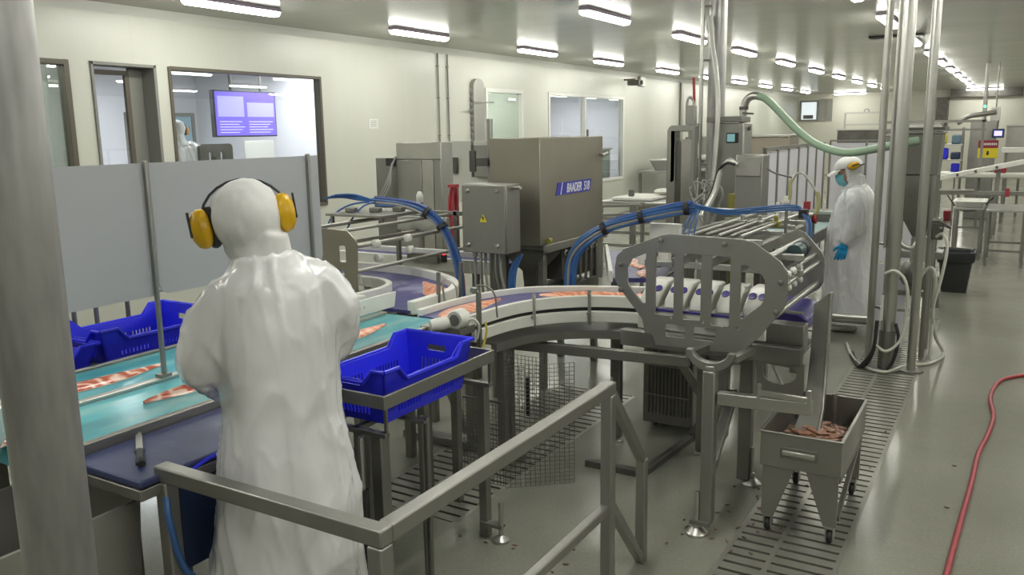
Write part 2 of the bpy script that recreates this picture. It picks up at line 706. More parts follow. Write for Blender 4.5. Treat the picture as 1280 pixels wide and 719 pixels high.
WX = -8.15
OPEN = [(3.9, 5.12, 0.9, 2.72), (5.35, 6.11, 0.35, 2.72), (6.27, 8.67, 1.0, 2.72), (12.78, 14.1, 0.8, 2.72), (15.12, 18.9, 0.8, 2.72)]
wl = M().plate([(-5, 0), (37.4, 0), (37.4, CZ), (-5, CZ)], [[(a, c), (b, c), (b, d), (a, d)] for a, b, c, d in OPEN], 0.12, lambda u, v, w: (WX - w, u, v))
struct('wall_left', wl, WALLM, smooth=0)
struct('wall_far', M().box(-8.3, 9.0, 37.3, 37.45, 0, CZ), FARW, smooth=0)
struct('wall_right', M().box(8.9, 9.05, -5, 37.4, 0, CZ), WALLM, smooth=0)
struct('wall_back', M().box(-8.3, 9.0, -5.1, -5, 0, CZ), WALLM, smooth=0)
struct('trim_3', M().plate([(0, 0), (0.09, 0), (0.06, -0.012), (0.012, -0.06), (0, -0.09)], [], 42.3, lambda u, v, w: (WX + u, -5 + w, CZ + v)), WHFRAME)


def frame(m, y0, y1, z0, z1, w, x0, x1):
    m.box(x0, x1, y0, y0 + w, z0, z1)
    m.box(x0, x1, y1 - w, y1, z0, z1)
    m.box(x0, x1, y0 + w, y1 - w, z0, z0 + w)
    m.box(x0, x1, y0 + w, y1 - w, z1 - w, z1)
    return m


def window(n, y0, y1, z0, z1, w, fm, gm, xin=WX - 0.1, xout=WX + 0.02, mull=()):
    o = struct('window_%d' % n, frame(M(), y0, y1, z0, z1, w, xin, xout), fm, bevel=0.004)
    for y in mull:
        mm = M().box(xin, xout, y - w / 2, y + w / 2, z0 + w, z1 - w)
        mm.build('window_mullion', fm, o)
    g = M().box(WX - 0.055, WX - 0.047, y0 + w * 0.5, y1 - w * 0.5, z0 + w * 0.5, z1 - w * 0.5)
    g.build('window_glass', gm, o, smooth=0)
    return o


window(1, *OPEN[0], 0.05, DKFRAME, GLASSG)
window(2, *OPEN[2], 0.035, DKFRAME, GLASSC)
window(3, *OPEN[3], 0.07, WHFRAME, GLASSG)
window(4, *OPEN[4], 0.06, WHFRAME, GLASSC, mull=(16.8,))
# recessed grey door frame with its glazed door leaf
y0, y1, z0, z1 = OPEN[1]
d = struct('door_1', M().box(WX - 0.22, WX + 0.02, y0, y0 + 0.03, z0, z1).box(WX - 0.22, WX + 0.02, y1 - 0.03, y1, z0, z1).box(WX - 0.22, WX + 0.02, y0, y1, z1 - 0.03, z1)
           .box(WX - 0.22, WX - 0.19, y1 - 0.2, y1 - 0.03, z0, z1 - 0.03), GRFRAME, bevel=0.004)
frame(M(), y0 + 0.03, y1 - 0.2, z0, z1 - 0.06, 0.05, WX - 0.22, WX - 0.18).build('door_leaf_frame', DKFRAME, d)
M().box(WX - 0.204, WX - 0.196, y0 + 0.06, y1 - 0.23, z0 + 0.03, z1 - 0.1).build('door_glass', GLASSC, d, smooth=0)

# rooms behind the glass
def room(n, x0, y0, y1, zf, zc, wm):
    x1 = WX - 0.12
    m = M()
    m.box(x0 - 0.1, x0, y0, y1, zf, zc)
    m.box(x0, x1, y0 - 0.1, y0, zf, zc)
    m.box(x0, x1, y1, y1 + 0.1, zf, zc)
    struct('wall_room_%d' % n, m, wm, smooth=0)
    struct('floor_room_%d' % n, M().box(x0, x1, y0, y1, zf - 0.08, zf), FLOORM, smooth=0)
    struct('ceiling_room_%d' % n, M().box(x0, x1, y0, y1, zc, zc + 0.06), PLAINW, smooth=0)


room(1, -12.2, 5.25, 9.9, 0.35, 3.0, OFFICEW)
room(2, -12.2, 3.2, 5.1, 0.35, 3.0, OFFICEW)
room(3, -12.2, 14.5, 20.5, 0.35, 3.0, OFFICEW)
room(4, -10.2, 12.2, 14.35, 0.35, 3.0, PLAINW)

# ceiling lights: a hanging tube fitting each
def make_light():
    t = thing('ceiling_light', '', 'light', (0, 0, CZ), 'tube lights hung under the ceiling')
    m = M()
    prof = [(-0.07, -0.045), (0.07, -0.045), (0.064, -0.025), (0.05, -0.001), (-0.05, -0.001), (-0.064, -0.025)]
    m.rings([[(u * s, y, z) for u, z in prof] for y, s in ((-0.61, 0.8), (-0.59, 1), (0.59, 1), (0.61, 0.8))])
    m.build('housing', LAMPB, t, local=True, smooth=30)
    m = M()
    prof = [(-0.066, -0.0452), (0.066, -0.0452), (0.058, -0.075), (0.035, -0.092), (-0.035, -0.092), (-0.058, -0.075)]
    m.rings([[(u * s, y, -0.0452 + (z + 0.0452) * s) for u, z in prof] for y, s in ((-0.6, 0.75), (-0.575, 1), (0.575, 1), (0.6, 0.75))])
    m.build('diffuser', LENS, t, local=True, smooth=30)
    return t


ORD = ['nearest', 'second', 'third', 'fourth', 'fifth', 'sixth', 'seventh', 'eighth', 'ninth', 'tenth', 'eleventh', 'twelfth', 'last']
L0 = make_light()
first = True
ROWS = [(-7.0, [6.24, 9.4, 12.65, 15.5, 18.75, 21.7, 24.5, 27.4, 30.3, 33.2], 'the row along the window wall'),
        (-4.24, [9.3, 12.25, 15.1, 18.15, 21.2, 24.1, 27.05, 30.0, 33.0], 'the row over the pipe column'),
        (-1.54, [9.0, 11.9, 14.9, 17.9, 20.4, 23.1, 25.8, 28.4, 31.0, 33.6], 'the row beside the steel poles')]
for x, ys, rn in ROWS:
    for i, y in enumerate(ys):
        lb = 'white tube light under the ceiling, %s one in %s' % (ORD[i], rn)
        if first:
            L0.location = (x, y, CZ)
            L0['label'] = lb
            first = False
        else:
            dup(L0, (x, y, CZ), lb)
for i, (x, y) in enumerate([(-1.25, 36.4), (-5.95, 36.4)]):
    dup(L0, (x, y, CZ), ['crosswise tube light over the cream far wall and distant machines', 'crosswise tube light close to the far white wall and its round clock'][i], rz=PI / 2)
for x, ys in ((-7.0, (0.2, 3.2)), (-4.24, (0.2, 3.2, 6.2)), (-1.54, (0.0, 3.0, 6.0)), (1.2, (-2, 1, 4, 7, 10, 13, 16, 19, 22, 26, 30)), (4.0, (0, 4, 8, 12, 16, 20, 26))):
    for y in ys:
        dup(L0, (x, y, CZ), 'tube light overhead, out of the picture above the work area', group='tube lights out of the picture')

# office lamps, plus two fill lights added behind the greenish panes
def office_lamp(x, y, z, lab, ln=1.2):
    t = thing('office_light', lab, 'light', (x, y, z))
    M().box(x - 0.6, x + 0.6, y - ln / 2, y + ln / 2, z - 0.03, z - 0.001).build('housing', WHFRAME, t)
    M().box(x - 0.57, x + 0.57, y - ln / 2 + 0.03, y + ln / 2 - 0.03, z - 0.04, z - 0.03).build('diffuser', LENSO, t)


office_lamp(-10.6, 7.3, 3.0, 'flat white light inside the office, above the seated worker')
office_lamp(-9.3, 9.1, 3.0, 'flat white light inside the office, behind the hanging screen')
office_lamp(-10.0, 16.0, 3.0, 'flat white light in the room with the blue insect lamp')
office_lamp(-10.0, 4.2, 3.0, 'added fill light brightening the room behind the thick pipe')  # added fill, lifts the pane from near black
office_lamp(-9.2, 13.3, 3.0, 'added fill light brightening the greenish window from behind')  # added fill, makes this green pane look paler
office_lamp(-10.0, 18.9, 3.0, 'flat white light in the room with the wall clock')

# dark ceiling vent strip and wall fittings
tag(M().box(-2.1, -1.35, 14.2, 14.45, CZ - 0.03, CZ).build('ceiling_vent', DARK), 'narrow dark vent strip in the ceiling behind the poles', 'vent')
s = thing('wall_notice', 'small white notice on the panel wall beside the office window', 'sign', (WX, 9.72, 2.03))
M().box(WX, WX + 0.006, 9.62, 9.83, 2.03, 2.17).build('paper', WHFRAME, s)
m = M()
for k in range(4):
    m.box(WX + 0.006, WX + 0.008, 9.66, 9.79, 2.06 + k * 0.025, 2.066 + k * 0.025)
m.build('print_lines', GRFRAME, s)
for y, lb in ((11.36, 'thin grey conduit on the wall above the tall cabinet, one nearer the office window'), (11.63, 'thin grey conduit on the wall above the tall cabinet, one farther from the office window')):
    m = M().cyl((WX + 0.02, y, 0.0), (WX + 0.02, y, CZ - 0.09), 0.012, n=8)
    for z in (1.9, 2.5, 3.0):
        m.box(WX, WX + 0.03, y - 0.025, y + 0.025, z, z + 0.02)
    tag(m.build('wall_conduit', GRFRAME, bevel=0), lb, 'conduit', 'conduits on the window wall')
m = M().cyl((WX + 0.05, 22.8, 0), (WX + 0.05, 22.8, CZ - 0.09), 0.05, n=12)
tag(m.build('wall_downpipe', STEELW), 'grey vertical pipe on the far part of the window wall', 'pipe')
t = thing('security_camera', 'dark security camera fixed high on the wall past the clock window', 'camera', (WX, 18.95, 2.98))
M().box(WX, WX + 0.28, 18.9, 18.95, 3.1, 3.14).build('wall_mount', DKFRAME, t)
M().box(WX + 0.15, WX + 0.45, 18.75, 19.0, 2.98, 3.1).build('body', DARKST, t, bevel=0.01)
M().cyl((WX + 0.45, 18.87, 3.04), (WX + 0.49, 18.87, 3.04), 0.045, n=12).build('lens', DARK, t)
tag(M().box(WX, WX + 0.08, 19.75, 20.05, 3.0, 3.24).build('wall_speaker', STEELW, bevel=0.01), 'small grey box high on the wall past the security camera', 'box')
t = thing('wall_bracket_unit', 'tall grey rounded wall unit beside the nearest white framed window', 'wall unit', (WX, 12.5, 1.2))
M().plate(rr(12.3, 12.64, 1.2, 2.86, 0.15, 6), [], 0.08, lambda u, v, w: (WX + w, u, v)).build('body', STEELW, t, bevel=0.01)
M().bar((WX + 0.2, 12.1, 2.46), (WX + 0.2, 12.75, 2.46), 0.02).build('rod', STEELD, t)

# office contents
t = thing('hanging_screen', 'large purple lit screen hung from the office ceiling', 'screen', (-9.5, 8.57, 1.94))
M().box(-9.58, -9.5, 8.0, 9.13, 1.94, 2.58).build('bezel', DARK, t, bevel=0.006)
SCRM = emis('purple_screen_glow', (0.20, 0.14, 0.85), 0.85)
SCRL = emis('screen_text_glow', (0.75, 0.72, 1.0), 1.3)
SCRC = emis('screen_panel_glow', (0.42, 0.40, 1.0), 1.0)
M().box(-9.5, -9.495, 8.02, 9.11, 1.96, 2.56).build('display', SCRM, t)
m = M()
for k in range(5):
    m.box(-9.495, -9.493, 8.08, 8.42 + 0.05 * (k % 3), 2.0 + k * 0.037, 2.008 + k * 0.037)
    m.box(-9.495, -9.493, 8.6, 8.95 + 0.05 * ((k + 1) % 3), 2.0 + k * 0.037, 2.008 + k * 0.037)
m.build('text_lines', SCRL, t)
m = M()
m.box(-9.495, -9.493, 8.06, 8.52, 2.22, 2.5)
m.box(-9.495, -9.493, 8.58, 9.08, 2.22, 2.42)
m.build('display_panels', SCRC, t)
m = M()
for y in (8.35, 8.9):
    m.cyl((-9.55, y, 2.58), (-9.55, y, 3.0), 0.02, n=8)
m.build('hanger', DARKST, t)
t = thing('office_chair', 'dark office chair back just inside the office window', 'chair', (-8.75, 7.35, 0.35))
M().plate(rr(7.1, 7.62, 1.35, 1.86, 0.05), [rr(7.24, 7.30, 1.45, 1.76, 0.02), rr(7.42, 7.48, 1.45, 1.76, 0.02)], 0.05, lambda u, v, w: (-8.75 - w, u, v)).build('backrest', DARKST, t, bevel=0.01)
M().box(-9.1, -8.8, 7.1, 7.62, 0.8, 0.88).build('seat', DARKST, t, bevel=0.03)
M().cyl((-8.95, 7.36, 0.45), (-8.95, 7.36, 0.8), 0.03).build('column', STEELD, t)
m = M()
for k in range(5):
    a = 2 * PI * k / 5
    m.bar((-8.95, 7.36, 0.45), (-8.95 + 0.24 * math.cos(a), 7.36 + 0.24 * math.sin(a), 0.38), 0.04, 0.06)
m.build('base', DARKST, t)
M().bar((-8.775, 7.36, 0.86), (-8.775, 7.36, 1.36), 0.06, 0.03).build('back_bracket', DARKST, t)
t = thing('office_desk', 'pale desk inside the office under the hanging screen', 'desk', (-10.35, 8.4, 0.35))
M().box(-10.7, -10.0, 7.0, 10.0 - 0.15, 1.38, 1.42).build('desk_top', PLAINW, t, bevel=0.005)
for a, b in ((-10.67, 7.05), (-10.05, 7.05), (-10.67, 9.8), (-10.05, 9.8)):
    M().box(a - 0.025, a + 0.025, b - 0.025, b + 0.025, 0.35, 1.38).build('leg', STEELD, t)
t = thing('office_monitor', 'light monitor seen from behind on the office desk', 'monitor', (-10.3, 9.5, 1.42))
M().box(-10.32, -10.28, 9.2, 9.8, 1.52, 1.88).build('casing', OFFW, t, bevel=0.01)
M().box(-10.34, -10.3, 9.47, 9.53, 1.42, 1.6).build('stand', STEELD, t)
M().box(-10.4, -10.2, 9.38, 9.62, 1.42, 1.435).build('base', STEELD, t)
t = thing('office_doorway_glass', 'tall bluish glazed panel on the office back wall', 'glazed panel', (-12.19, 9.1, 0.35))
frame(M(), 8.5, 9.8, 0.35, 2.35, 0.06, -12.2, -12.14).build('frame', GRFRAME, t)
M().box(-12.18, -12.16, 8.56, 9.74, 0.41, 2.29).build('pane', mat('bluish_pane', (0.35, 0.5, 0.6), 0.2), t)
t = thing('inner_door', 'narrow pale door with glazing seen through the grey door frame', 'door', (-12.19, 5.9, 0.35))
frame(M(), 5.45, 6.35, 0.35, 2.4, 0.07, -12.2, -12.12).build('frame', GRFRAME, t)
M().box(-12.18, -12.15, 5.52, 6.28, 0.35, 2.33).build('leaf', OFFICEW, t)
# clock room
t = thing('wall_clock', 'round white wall clock seen through the clock room window', 'clock', (-12.19, 19.6, 2.3))
M().lathe([(0.24, 0), (0.24, 0.03), (0.215, 0.045), (0.215, 0.03)], (-12.2, 19.6, 2.62), 32, 'X').build('rim', GRFRAME, t)
M().lathe([(0.214, 0.0), (0.214, 0.031)], (-12.2, 19.6, 2.62), 32, 'X').build('dial', WHFRAME, t)
m = M().bar((-12.165, 19.6, 2.62), (-12.165, 19.6, 2.77), 0.016, 0.006).bar((-12.165, 19.6, 2.62), (-12.165, 19.7, 2.56), 0.02, 0.006)
m.build('hand', DARK, t)
t = thing('insect_lamp', 'hanging insect lamp with a turquoise glow behind the window', 'lamp', (-9.2, 16.3, 2.42))
M().box(-9.26, -9.14, 16.0, 16.6, 2.42, 2.46).build('tray', STEELD, t)
M().box(-9.25, -9.15, 16.05, 16.55, 2.46, 2.56).build('tube_guard', emis('turquoise_glow', (0.15, 0.75, 0.9), 2.0), t)
m = M()
for y in (16.12, 16.48):
    m.cyl((-9.2, y, 2.56), (-9.2, y + (0.1 if y < 16.3 else -0.1), 3.0), 0.006, n=6)
m.build('chain', DARK, t)
t = thing('room_counter', 'grey counter inside the clock room window', 'counter', (-8.7, 17.9, 0.35))
M().box(-9.0, -8.4, 16.9, 18.85, 1.5, 1.54).build('worktop', OFFW, t)
M().box(-8.95, -8.45, 16.95, 18.8, 0.35, 1.5).build('cabinet', mat('grey_green_cabinet', (0.30, 0.36, 0.34), 0.5), t)
t = thing('room_monitor', 'dark monitor on the counter inside the clock room', 'monitor', (-8.7, 17.9, 1.54))
M().box(-8.73, -8.68, 17.75, 18.1, 1.64, 1.98).build('casing', DARK, t, bevel=0.01)
M().box(-8.75, -8.66, 17.86, 17.98, 1.54, 1.66).build('stand', DARK, t)
# far wall fittings
o = struct('window_5', M().plate([(-8.05, 2.2), (-7.3, 2.2), (-7.3, 3.05), (-8.05, 3.05)], [[(-7.98, 2.27), (-7.37, 2.27), (-7.37, 2.98), (-7.98, 2.98)]], 0.06, lambda u, v, w: (u, 37.3 - w, v)), GRFRAME)
M().box(-7.98, -7.37, 37.27, 37.28, 2.27, 2.98).build('window_glass', emis('far_lit_window', (0.75, 0.82, 0.85), 0.8), o)
M().box(-7.9, -7.5, 37.25, 37.268, 2.3, 2.45).build('window_clutter', DARKST, o)
struct('door_2', M().box(-7.25, -7.02, 37.26, 37.3, 2.2, 3.1).box(-6.98, -6.75, 37.26, 37.3, 2.2, 3.1), STEELW)
t = thing('far_clock', 'tiny dark round clock on the far white wall', 'clock', (-5.42, 37.29, 2.45))
M().lathe([(0.1, 0), (0.1, -0.03)], (-5.42, 37.3, 2.56), 20, 'Y').build('casing', DARKST, t)
M().lathe([(0.08, -0.03), (0.08, -0.034)], (-5.42, 37.3, 2.56), 20, 'Y').build('dial', OFFW, t)
struct('trim_4', M().box(-2.4, -0.02, 37.0, 37.3, 3.0, CZ), DARKST)
struct('trim_5', M().box(-2.85, -2.45, 36.8, 37.3, 1.9, 3.0), DARKST)
# ------------------------------------------------------------------ foreground: pipe, railing, bins
t = thing('support_pipe', 'thick grey galvanised steel pipe standing closest, cropped by the picture edge', 'pipe', (-1.83, 1.00, 0))
M().cyl((-1.83, 1.00, 0.012), (-1.83, 1.00, CZ), 0.075, n=40).build('shaft', PIPEM, t, smooth=60)
M().lathe([(0.13, 0), (0.13, 0.012), (0.08, 0.012), (0.08, 0.0)], (-1.83, 1.00, 0), 32).build('base_flange', STEELD, t)

RZ = 0.93
t = thing('guard_railing', 'square tube steel guard railing in front of the nearer worker', 'railing', (-1.34, 1.55, 0))
M().bar((-2.215, 1.55, RZ), (-1.315, 1.55, RZ), 0.05).build('front_rail', STEELW, t, bevel=0.006)
M().bar((-1.34, 1.576, RZ), (-1.34, 3.005, RZ), 0.05).build('side_rail', STEELW, t, bevel=0.006)
M().bar((-1.34, 1.576, 0.42), (-1.34, 2.955, 0.42), 0.04).build('lower_rail', STEELW, t, bevel=0.005)
for x, y in ((-2.19, 1.55), (-1.34, 1.55), (-1.34, 2.98)):
    M().bar((x, y, 0), (x, y, RZ - 0.026), 0.05).build('post', STEELW, t, bevel=0.006)
M().bar((-1.34, 3.35, 0), (-1.34, 3.35, 0.50), 0.045).build('end_post', STEELW, t, bevel=0.006)
M().bar((-1.34, 2.995, 0.91), (-1.34, 3.345, 0.50), 0.04).build('sloping_rail', STEELW, t, bevel=0.005)
M().bar((-1.34, 3.0, 0.42), (-1.34, 3.33, 0.03), 0.04).build('sloping_brace', STEELW, t, bevel=0.005)


def open_bin(name, label, x0, x1, y0, y1, z0, z1, tp, parts=True):
    t = thing(name, label, 'bin', ((x0 + x1) / 2, (y0 + y1) / 2, 0))
    m = M()
    w = 0.012
    def ring(z, k, o):
        return [(x0 + k + o, y0 + k + o, z), (x1 - k - o, y0 + k + o, z), (x1 - k - o, y1 - k - o, z), (x0 + k + o, y1 - k - o, z)]
    m.rings([ring(z0, tp, 0), ring(z1, 0, 0), ring(z1, 0, w), ring(z0 + w, tp, w)], cap=True)
    m.build('body', STEEL, t, bevel=0.003)
    for a, b in ((x0 + tp + 0.04, y0 + tp + 0.04), (x1 - tp - 0.04, y0 + tp + 0.04), (x0 + tp + 0.04, y1 - tp - 0.04), (x1 - tp - 0.04, y1 - tp - 0.04)):
        M().cyl((a, b, 0), (a, b, z0), 0.03, n=12).build('leg', STEELD, t)
    g = M()
    rnd = random.Random(4)
    vs = []
    nx, ny = 10, 10
    for i in range(nx + 1):
        for j in range(ny + 1):
            vs.append((x0 + tp + 0.02 + (x1 - x0 - 2 * tp - 0.04) * i / nx, y0 + tp + 0.02 + (y1 - y0 - 2 * tp - 0.04) * j / ny, z0 + 0.16 + rnd.uniform(-0.02, 0.03)))
    g.add(vs, [(i * (ny + 1) + j, (i + 1) * (ny + 1) + j, (i + 1) * (ny + 1) + j + 1, i * (ny + 1) + j + 1) for i in range(nx) for j in range(ny)])
    q = g.build('fish_waste', mat('dark_fish_waste', (0.06, 0.05, 0.035), 0.5, c2=(0.12, 0.09, 0.07), scale=20), loc=((x0 + x1) / 2, (y0 + y1) / 2, z0 + 0.02))
    tag(q, 'dark wet fish waste lying in the open steel bin', 'fish waste', kind='stuff')
    return t


open_bin('waste_bin', 'open stainless waste bin under the end of the navy cutting board', -2.78, -2.30, 1.02, 1.53, 0.18, 0.825, 0.03)
t = thing('white_tub', 'round white plastic tub behind the thick pipe, by the waste bin', 'tub', (-2.80, 1.27, 0.96))
M().lathe([(0.09, 0.0), (0.115, 0.03), (0.125, 0.14), (0.13, 0.15), (0.118, 0.15), (0.10, 0.03), (0.01, 0.02)], (-2.80, 1.27, 0.965), 28).build('bowl', WHITEP, t)

# ------------------------------------------------------------------ sorting conveyor with teal lanes
BZ = 0.95
t = thing('sorting_conveyor', 'long two-lane conveyor with wet teal belts in front of the nearer worker', 'conveyor', (-3.0, 2.0, 0))
for x0, x1, ys in ((-3.42, -3.02, 1.05), (-2.98, -2.585, 1.40)):
    m = M()
    prof = [(ys, 0.93), (ys + 0.02, BZ), (3.62, BZ), (3.655, 0.935), (3.66, 0.90), (3.62, 0.87), (ys + 0.02, 0.87), (ys - 0.02, 0.9)]
    m.rings([[(x, u, v) for u, v in prof] for x in (x0, x1)])
    m.build('belt', TEAL, t, smooth=30)
for x, ys in ((-3.435, 1.05), (-2.57, 1.40)):
    M().box(x - 0.014, x + 0.014, ys, 3.66, 0.83, 0.962).build('edge_rail', STEELW, t, bevel=0.004)
M().box(-3.018, -2.982, 1.25, 3.6, 0.87, 0.966).build('centre_divider', STEELB, t, bevel=0.004)
for y in (1.66, 2.15, 3.45):
    M().bar((-3.42, y, 0.84), (-2.585, y, 0.84), 0.05).build('cross_bar', STEELD, t, bevel=0.004)
    for x in (-3.40, -2.62):
        M().bar((x, y, 0.03), (x, y, 0.82), 0.05).build('leg', STEELD, t, bevel=0.004)
        M().lathe([(0.04, 0), (0.04, 0.012), (0.014, 0.03), (0.014, 0.06)], (x, y, 0), 14).build('foot', STEELB, t)
M().plate([(3.30, 0.97), (3.72, 0.97), (3.74, 1.055), (3.28, 1.055)], [oval(3.42, 1.01, 0.008, 0.008, 8), oval(3.46, 1.01, 0.008, 0.008, 8)], 0.018, lambda u, v, w: (-3.02 - w, u, v)).build('white_guide_plate', WHITEP, t, bevel=0.003)
M().box(-3.43, -3.2, 3.60, 3.68, 0.966, 1.03).build('white_guide_block', WHITEP, t, bevel=0.006)
m = M().cyl((-4.03, 1.6, 1.12), (-4.03, 3.0, 1.12), 0.013)
m.build('guide_rod', STEELB, t)
for y in (2.42, 2.54, 2.72):
    m = M().box(-4.05, -4.01, y - 0.018, y + 0.018, 1.10, 1.145).cyl((-4.03, y, 0.86), (-4.03, y, 1.11), 0.012, n=10).bar((-4.03, y, 0.86), (-3.44, y, 0.86), 0.03, 0.02)
    m.build('rod_clamp', STEELD, t, bevel=0.003)
# bright brushed end corner and white cable drum beside the crate
M().box(-2.60, -2.54, 3.40, 3.74, 0.84, 0.968).build('end_cover', STEELD, t, bevel=0.006)

# splash screens on the centre divider
def screen(label, y0, y1, posts, corner):
    t = thing('splash_screen', label, 'screen', (-3.0, (y0 + y1) / 2, 0.966), 'frosted splash screens')
    zb, zt = 1.31, 1.85
    o = [(y0, zb + corner), (y0 + corner * 0.3, zb + corner * 0.3), (y0 + corner, zb), (y1 - corner, zb), (y1 - corner * 0.3, zb + corner * 0.3), (y1, zb + corner), (y1, zt), (y0, zt)]
    M().plate(o, [], 0.008, lambda u, v, w: (-3.0 - w, u, v)).build('sheet', SCREEN, t, bevel=0)
    for y in posts:
        m = M().bar((-2.99, y, 0.967), (-2.99, y, 1.86), 0.022, 0.014)
        m.build('post', STEELW, t, bevel=0.003)
        M().box(-3.016, -2.974, y - 0.025, y + 0.025, 0.967, 0.98).build('post_foot', STEELD, t)
    return t


screen('frosted plastic splash screen nearer the thick grey pipe', 1.30, 2.165, (1.42, 2.155), 0.02)
screen('frosted plastic splash screen directly behind the head of the nearer worker', 2.18, 3.14, (3.06,), 0.04)

# ------------------------------------------------------------------ cutting board, knife, apron
t = thing('cutting_bench', 'steel bench with a dark navy cutting board beside the teal belt', 'bench', (-2.37, 1.8, 0))
M().box(-2.55, -2.19, 1.46, 2.34, 0.905, 0.93).build('cutting_board', NAVY, t, bevel=0.006)
M().box(-2.55, -2.185, 1.455, 2.345, 0.868, 0.903).build('support_strip', STEELW, t, bevel=0.003)
M().box(-2.21, -2.19, 1.55, 2.3, 0.58, 0.866).build('navy_apron', NAVYD, t, bevel=0.004)
m = M().tube([(-2.182, 1.62, 0.90), (-2.178, 1.72, 0.925), (-2.178, 1.9, 0.93), (-2.18, 2.3, 0.93)], 0.007, sm=5)
m.build('blue_edge_trim', BLUEC, t)
for x, y in ((-2.5, 1.62), (-2.24, 1.62), (-2.5, 2.28), (-2.24, 2.28)):
    M().bar((x, y, 0), (x, y, 0.868), 0.04).build('leg', STEELD, t, bevel=0.004)
tag(M().tube([(-2.17, 1.53, 0.86), (-2.15, 1.52, 0.78), (-2.16, 1.56, 0.62), (-2.15, 1.62, 0.5), (-2.14, 1.6, 0.3), (-2.13, 1.62, 0.02)], 0.011, sm=6).build('blue_water_hose', HOSEB), 'thin bright blue hose hanging from the cutting bench by the railing post', 'hose')
t = thing('filleting_knife', 'black handled filleting knife lying on the navy cutting board', 'knife', (-2.40, 1.6, 0.931))
kd = V((-0.25, 0.17, 0)).normalized()
kp = V((-2.29, 1.535, 0.943))
ks = V((0.17, 0.25, 0)).normalized()
m = M()
rs = []
for s, w, h in ((0, 0.009, 0.008), (0.004, 0.014, 0.011), (0.05, 0.012, 0.010), (0.10, 0.012, 0.010), (0.118, 0.017, 0.012), (0.125, 0.012, 0.009)):
    c = kp + kd * s
    rs.append([c + ks * (w * math.cos(a)) + V((0, 0, h * math.sin(a))) for a in [2 * PI * k / 12 for k in range(12)]])
m.rings(rs).build('handle', DARK, t)
m = M()
ps = [(0.12, -0.010), (0.29, -0.008), (0.32, 0.006), (0.30, 0.012), (0.12, 0.012)]
m.plate(ps, [], 0.0025, lambda u, v, w: kp + kd * u + ks * v + V((0, 0, -0.002 + w))).build('blade', STEELB, t)

# ------------------------------------------------------------------ blue crates
def crate_mesh(L, W, H, dip=0.055):
    """slotted stacking crate, long side along y, base at z = 0"""
    m = M()
    b = 0.012
    tz = 0.035                       # taper
    def side(length, holes_z, corner, handle):
        h2 = length / 2
        top = H
        out = [(-h2, 0.0), (h2, 0.0), (h2, top), (h2 - corner, top), (h2 - corner - 0.05, top - dip), (-h2 + corner + 0.05, top - dip), (-h2 + corner, top), (-h2, top)]
        holes = []
        n = int((length - 0.16) / 0.022)
        for k in range(n):
            u = -n * 0.011 + 0.011 + k * 0.022
            if abs(u) < 0.035 and not handle:
                continue
            holes.append([(u - 0.0055, holes_z[0]), (u + 0.0055, holes_z[0]), (u + 0.0055, holes_z[1]), (u - 0.0055, holes_z[1])])
        if handle:
            holes.append(rr(-0.055, 0.055, H - 0.075, H - 0.048, 0.008, 2))
        return out, holes
    def lay(sgn, along_y, half):
        def fn(u, v, w):
            k = half - tz * (1 - v / H) - w
            f = 1 - tz * (1 - v / H) / (L / 2 if along_y else W / 2)
            return (sgn * k, u * f, v) if along_y else (u * f, sgn * k, v)
        return fn
    for sgn in (-1, 1):
        o, h = side(L, (0.03, H - dip - 0.06), 0.09, False)
        m.plate(o, h, 0.008, lay(sgn, True, W / 2))
        o, h = side(W, (0.03, H - 0.11), 0.06, True)
        if sgn > 0:
            o = [(-W / 2, 0), (W / 2, 0), (W / 2, H), (-W / 2, H)]
        m.plate(o, h, 0.008, lay(sgn, False, L / 2))
    m.box(-W / 2 + tz, W / 2 - tz, -L / 2 + tz, L / 2 - tz, 0, 0.01)
    return m


def crate_rim(L, W, H, dip=0.055):
    m = M()
    hw, hl = W / 2 + 0.006, L / 2 + 0.006
    c = 0.09
    for s in (-1, 1):
        m.tube([(s * hw, -hl, H), (s * hw, -hl + c, H), (s * hw, -hl + c + 0.05, H - dip), (s * hw, hl - c - 0.05, H - dip), (s * hw, hl - c, H), (s * hw, hl, H)], 0.009, 6)
    m.tube([(-hw, hl, H), (hw, hl, H)], 0.009, 6)
    m.tube([(-hw, -hl, H), (-hw + 0.06, -hl, H), (-hw + 0.11, -hl, H - dip), (hw - 0.11, -hl, H - dip), (hw - 0.06, -hl, H), (hw, -hl, H)], 0.009, 6)
    return m


def crate(label, loc, L, W, H, rz=0):
    t = thing('plastic_crate', label, 'crate', loc, 'blue plastic crates', rz)
    crate_mesh(L, W, H).build('shell', BLUEC, t, local=True, smooth=20)
    crate_rim(L, W, H).build('rim', BLUEC, t, local=True)
    return t


c1 = crate('empty slotted blue crate held in the steel frame beside the nearer worker', (-2.25, 2.77, 0.802), 0.62, 0.37, 0.228)
c2 = crate('low blue crate on the shelf behind the teal belt, nearer the thick pipe', (-3.73, 1.92, 0.912), 0.60, 0.38, 0.12, rz=PI)
c3 = crate('blue crate with tall far end on the shelf behind the teal belt, beside the worker', (-3.73, 2.55, 0.912), 0.62, 0.38, 0.165)
t = thing('crate_shelf', 'steel side shelf carrying blue crates behind the teal belt', 'shelf', (-3.75, 2.25, 0))
M().box(-3.97, -3.46, 1.5, 3.0, 0.892, 0.91).build('shelf_plate', STEELW, t, bevel=0.004)
for x, y in ((-3.93, 1.55), (-3.5, 1.55), (-3.93, 2.95), (-3.5, 2.95)):
    M().bar((x, y, 0), (x, y, 0.892), 0.04).build('leg', STEELD, t, bevel=0.004)

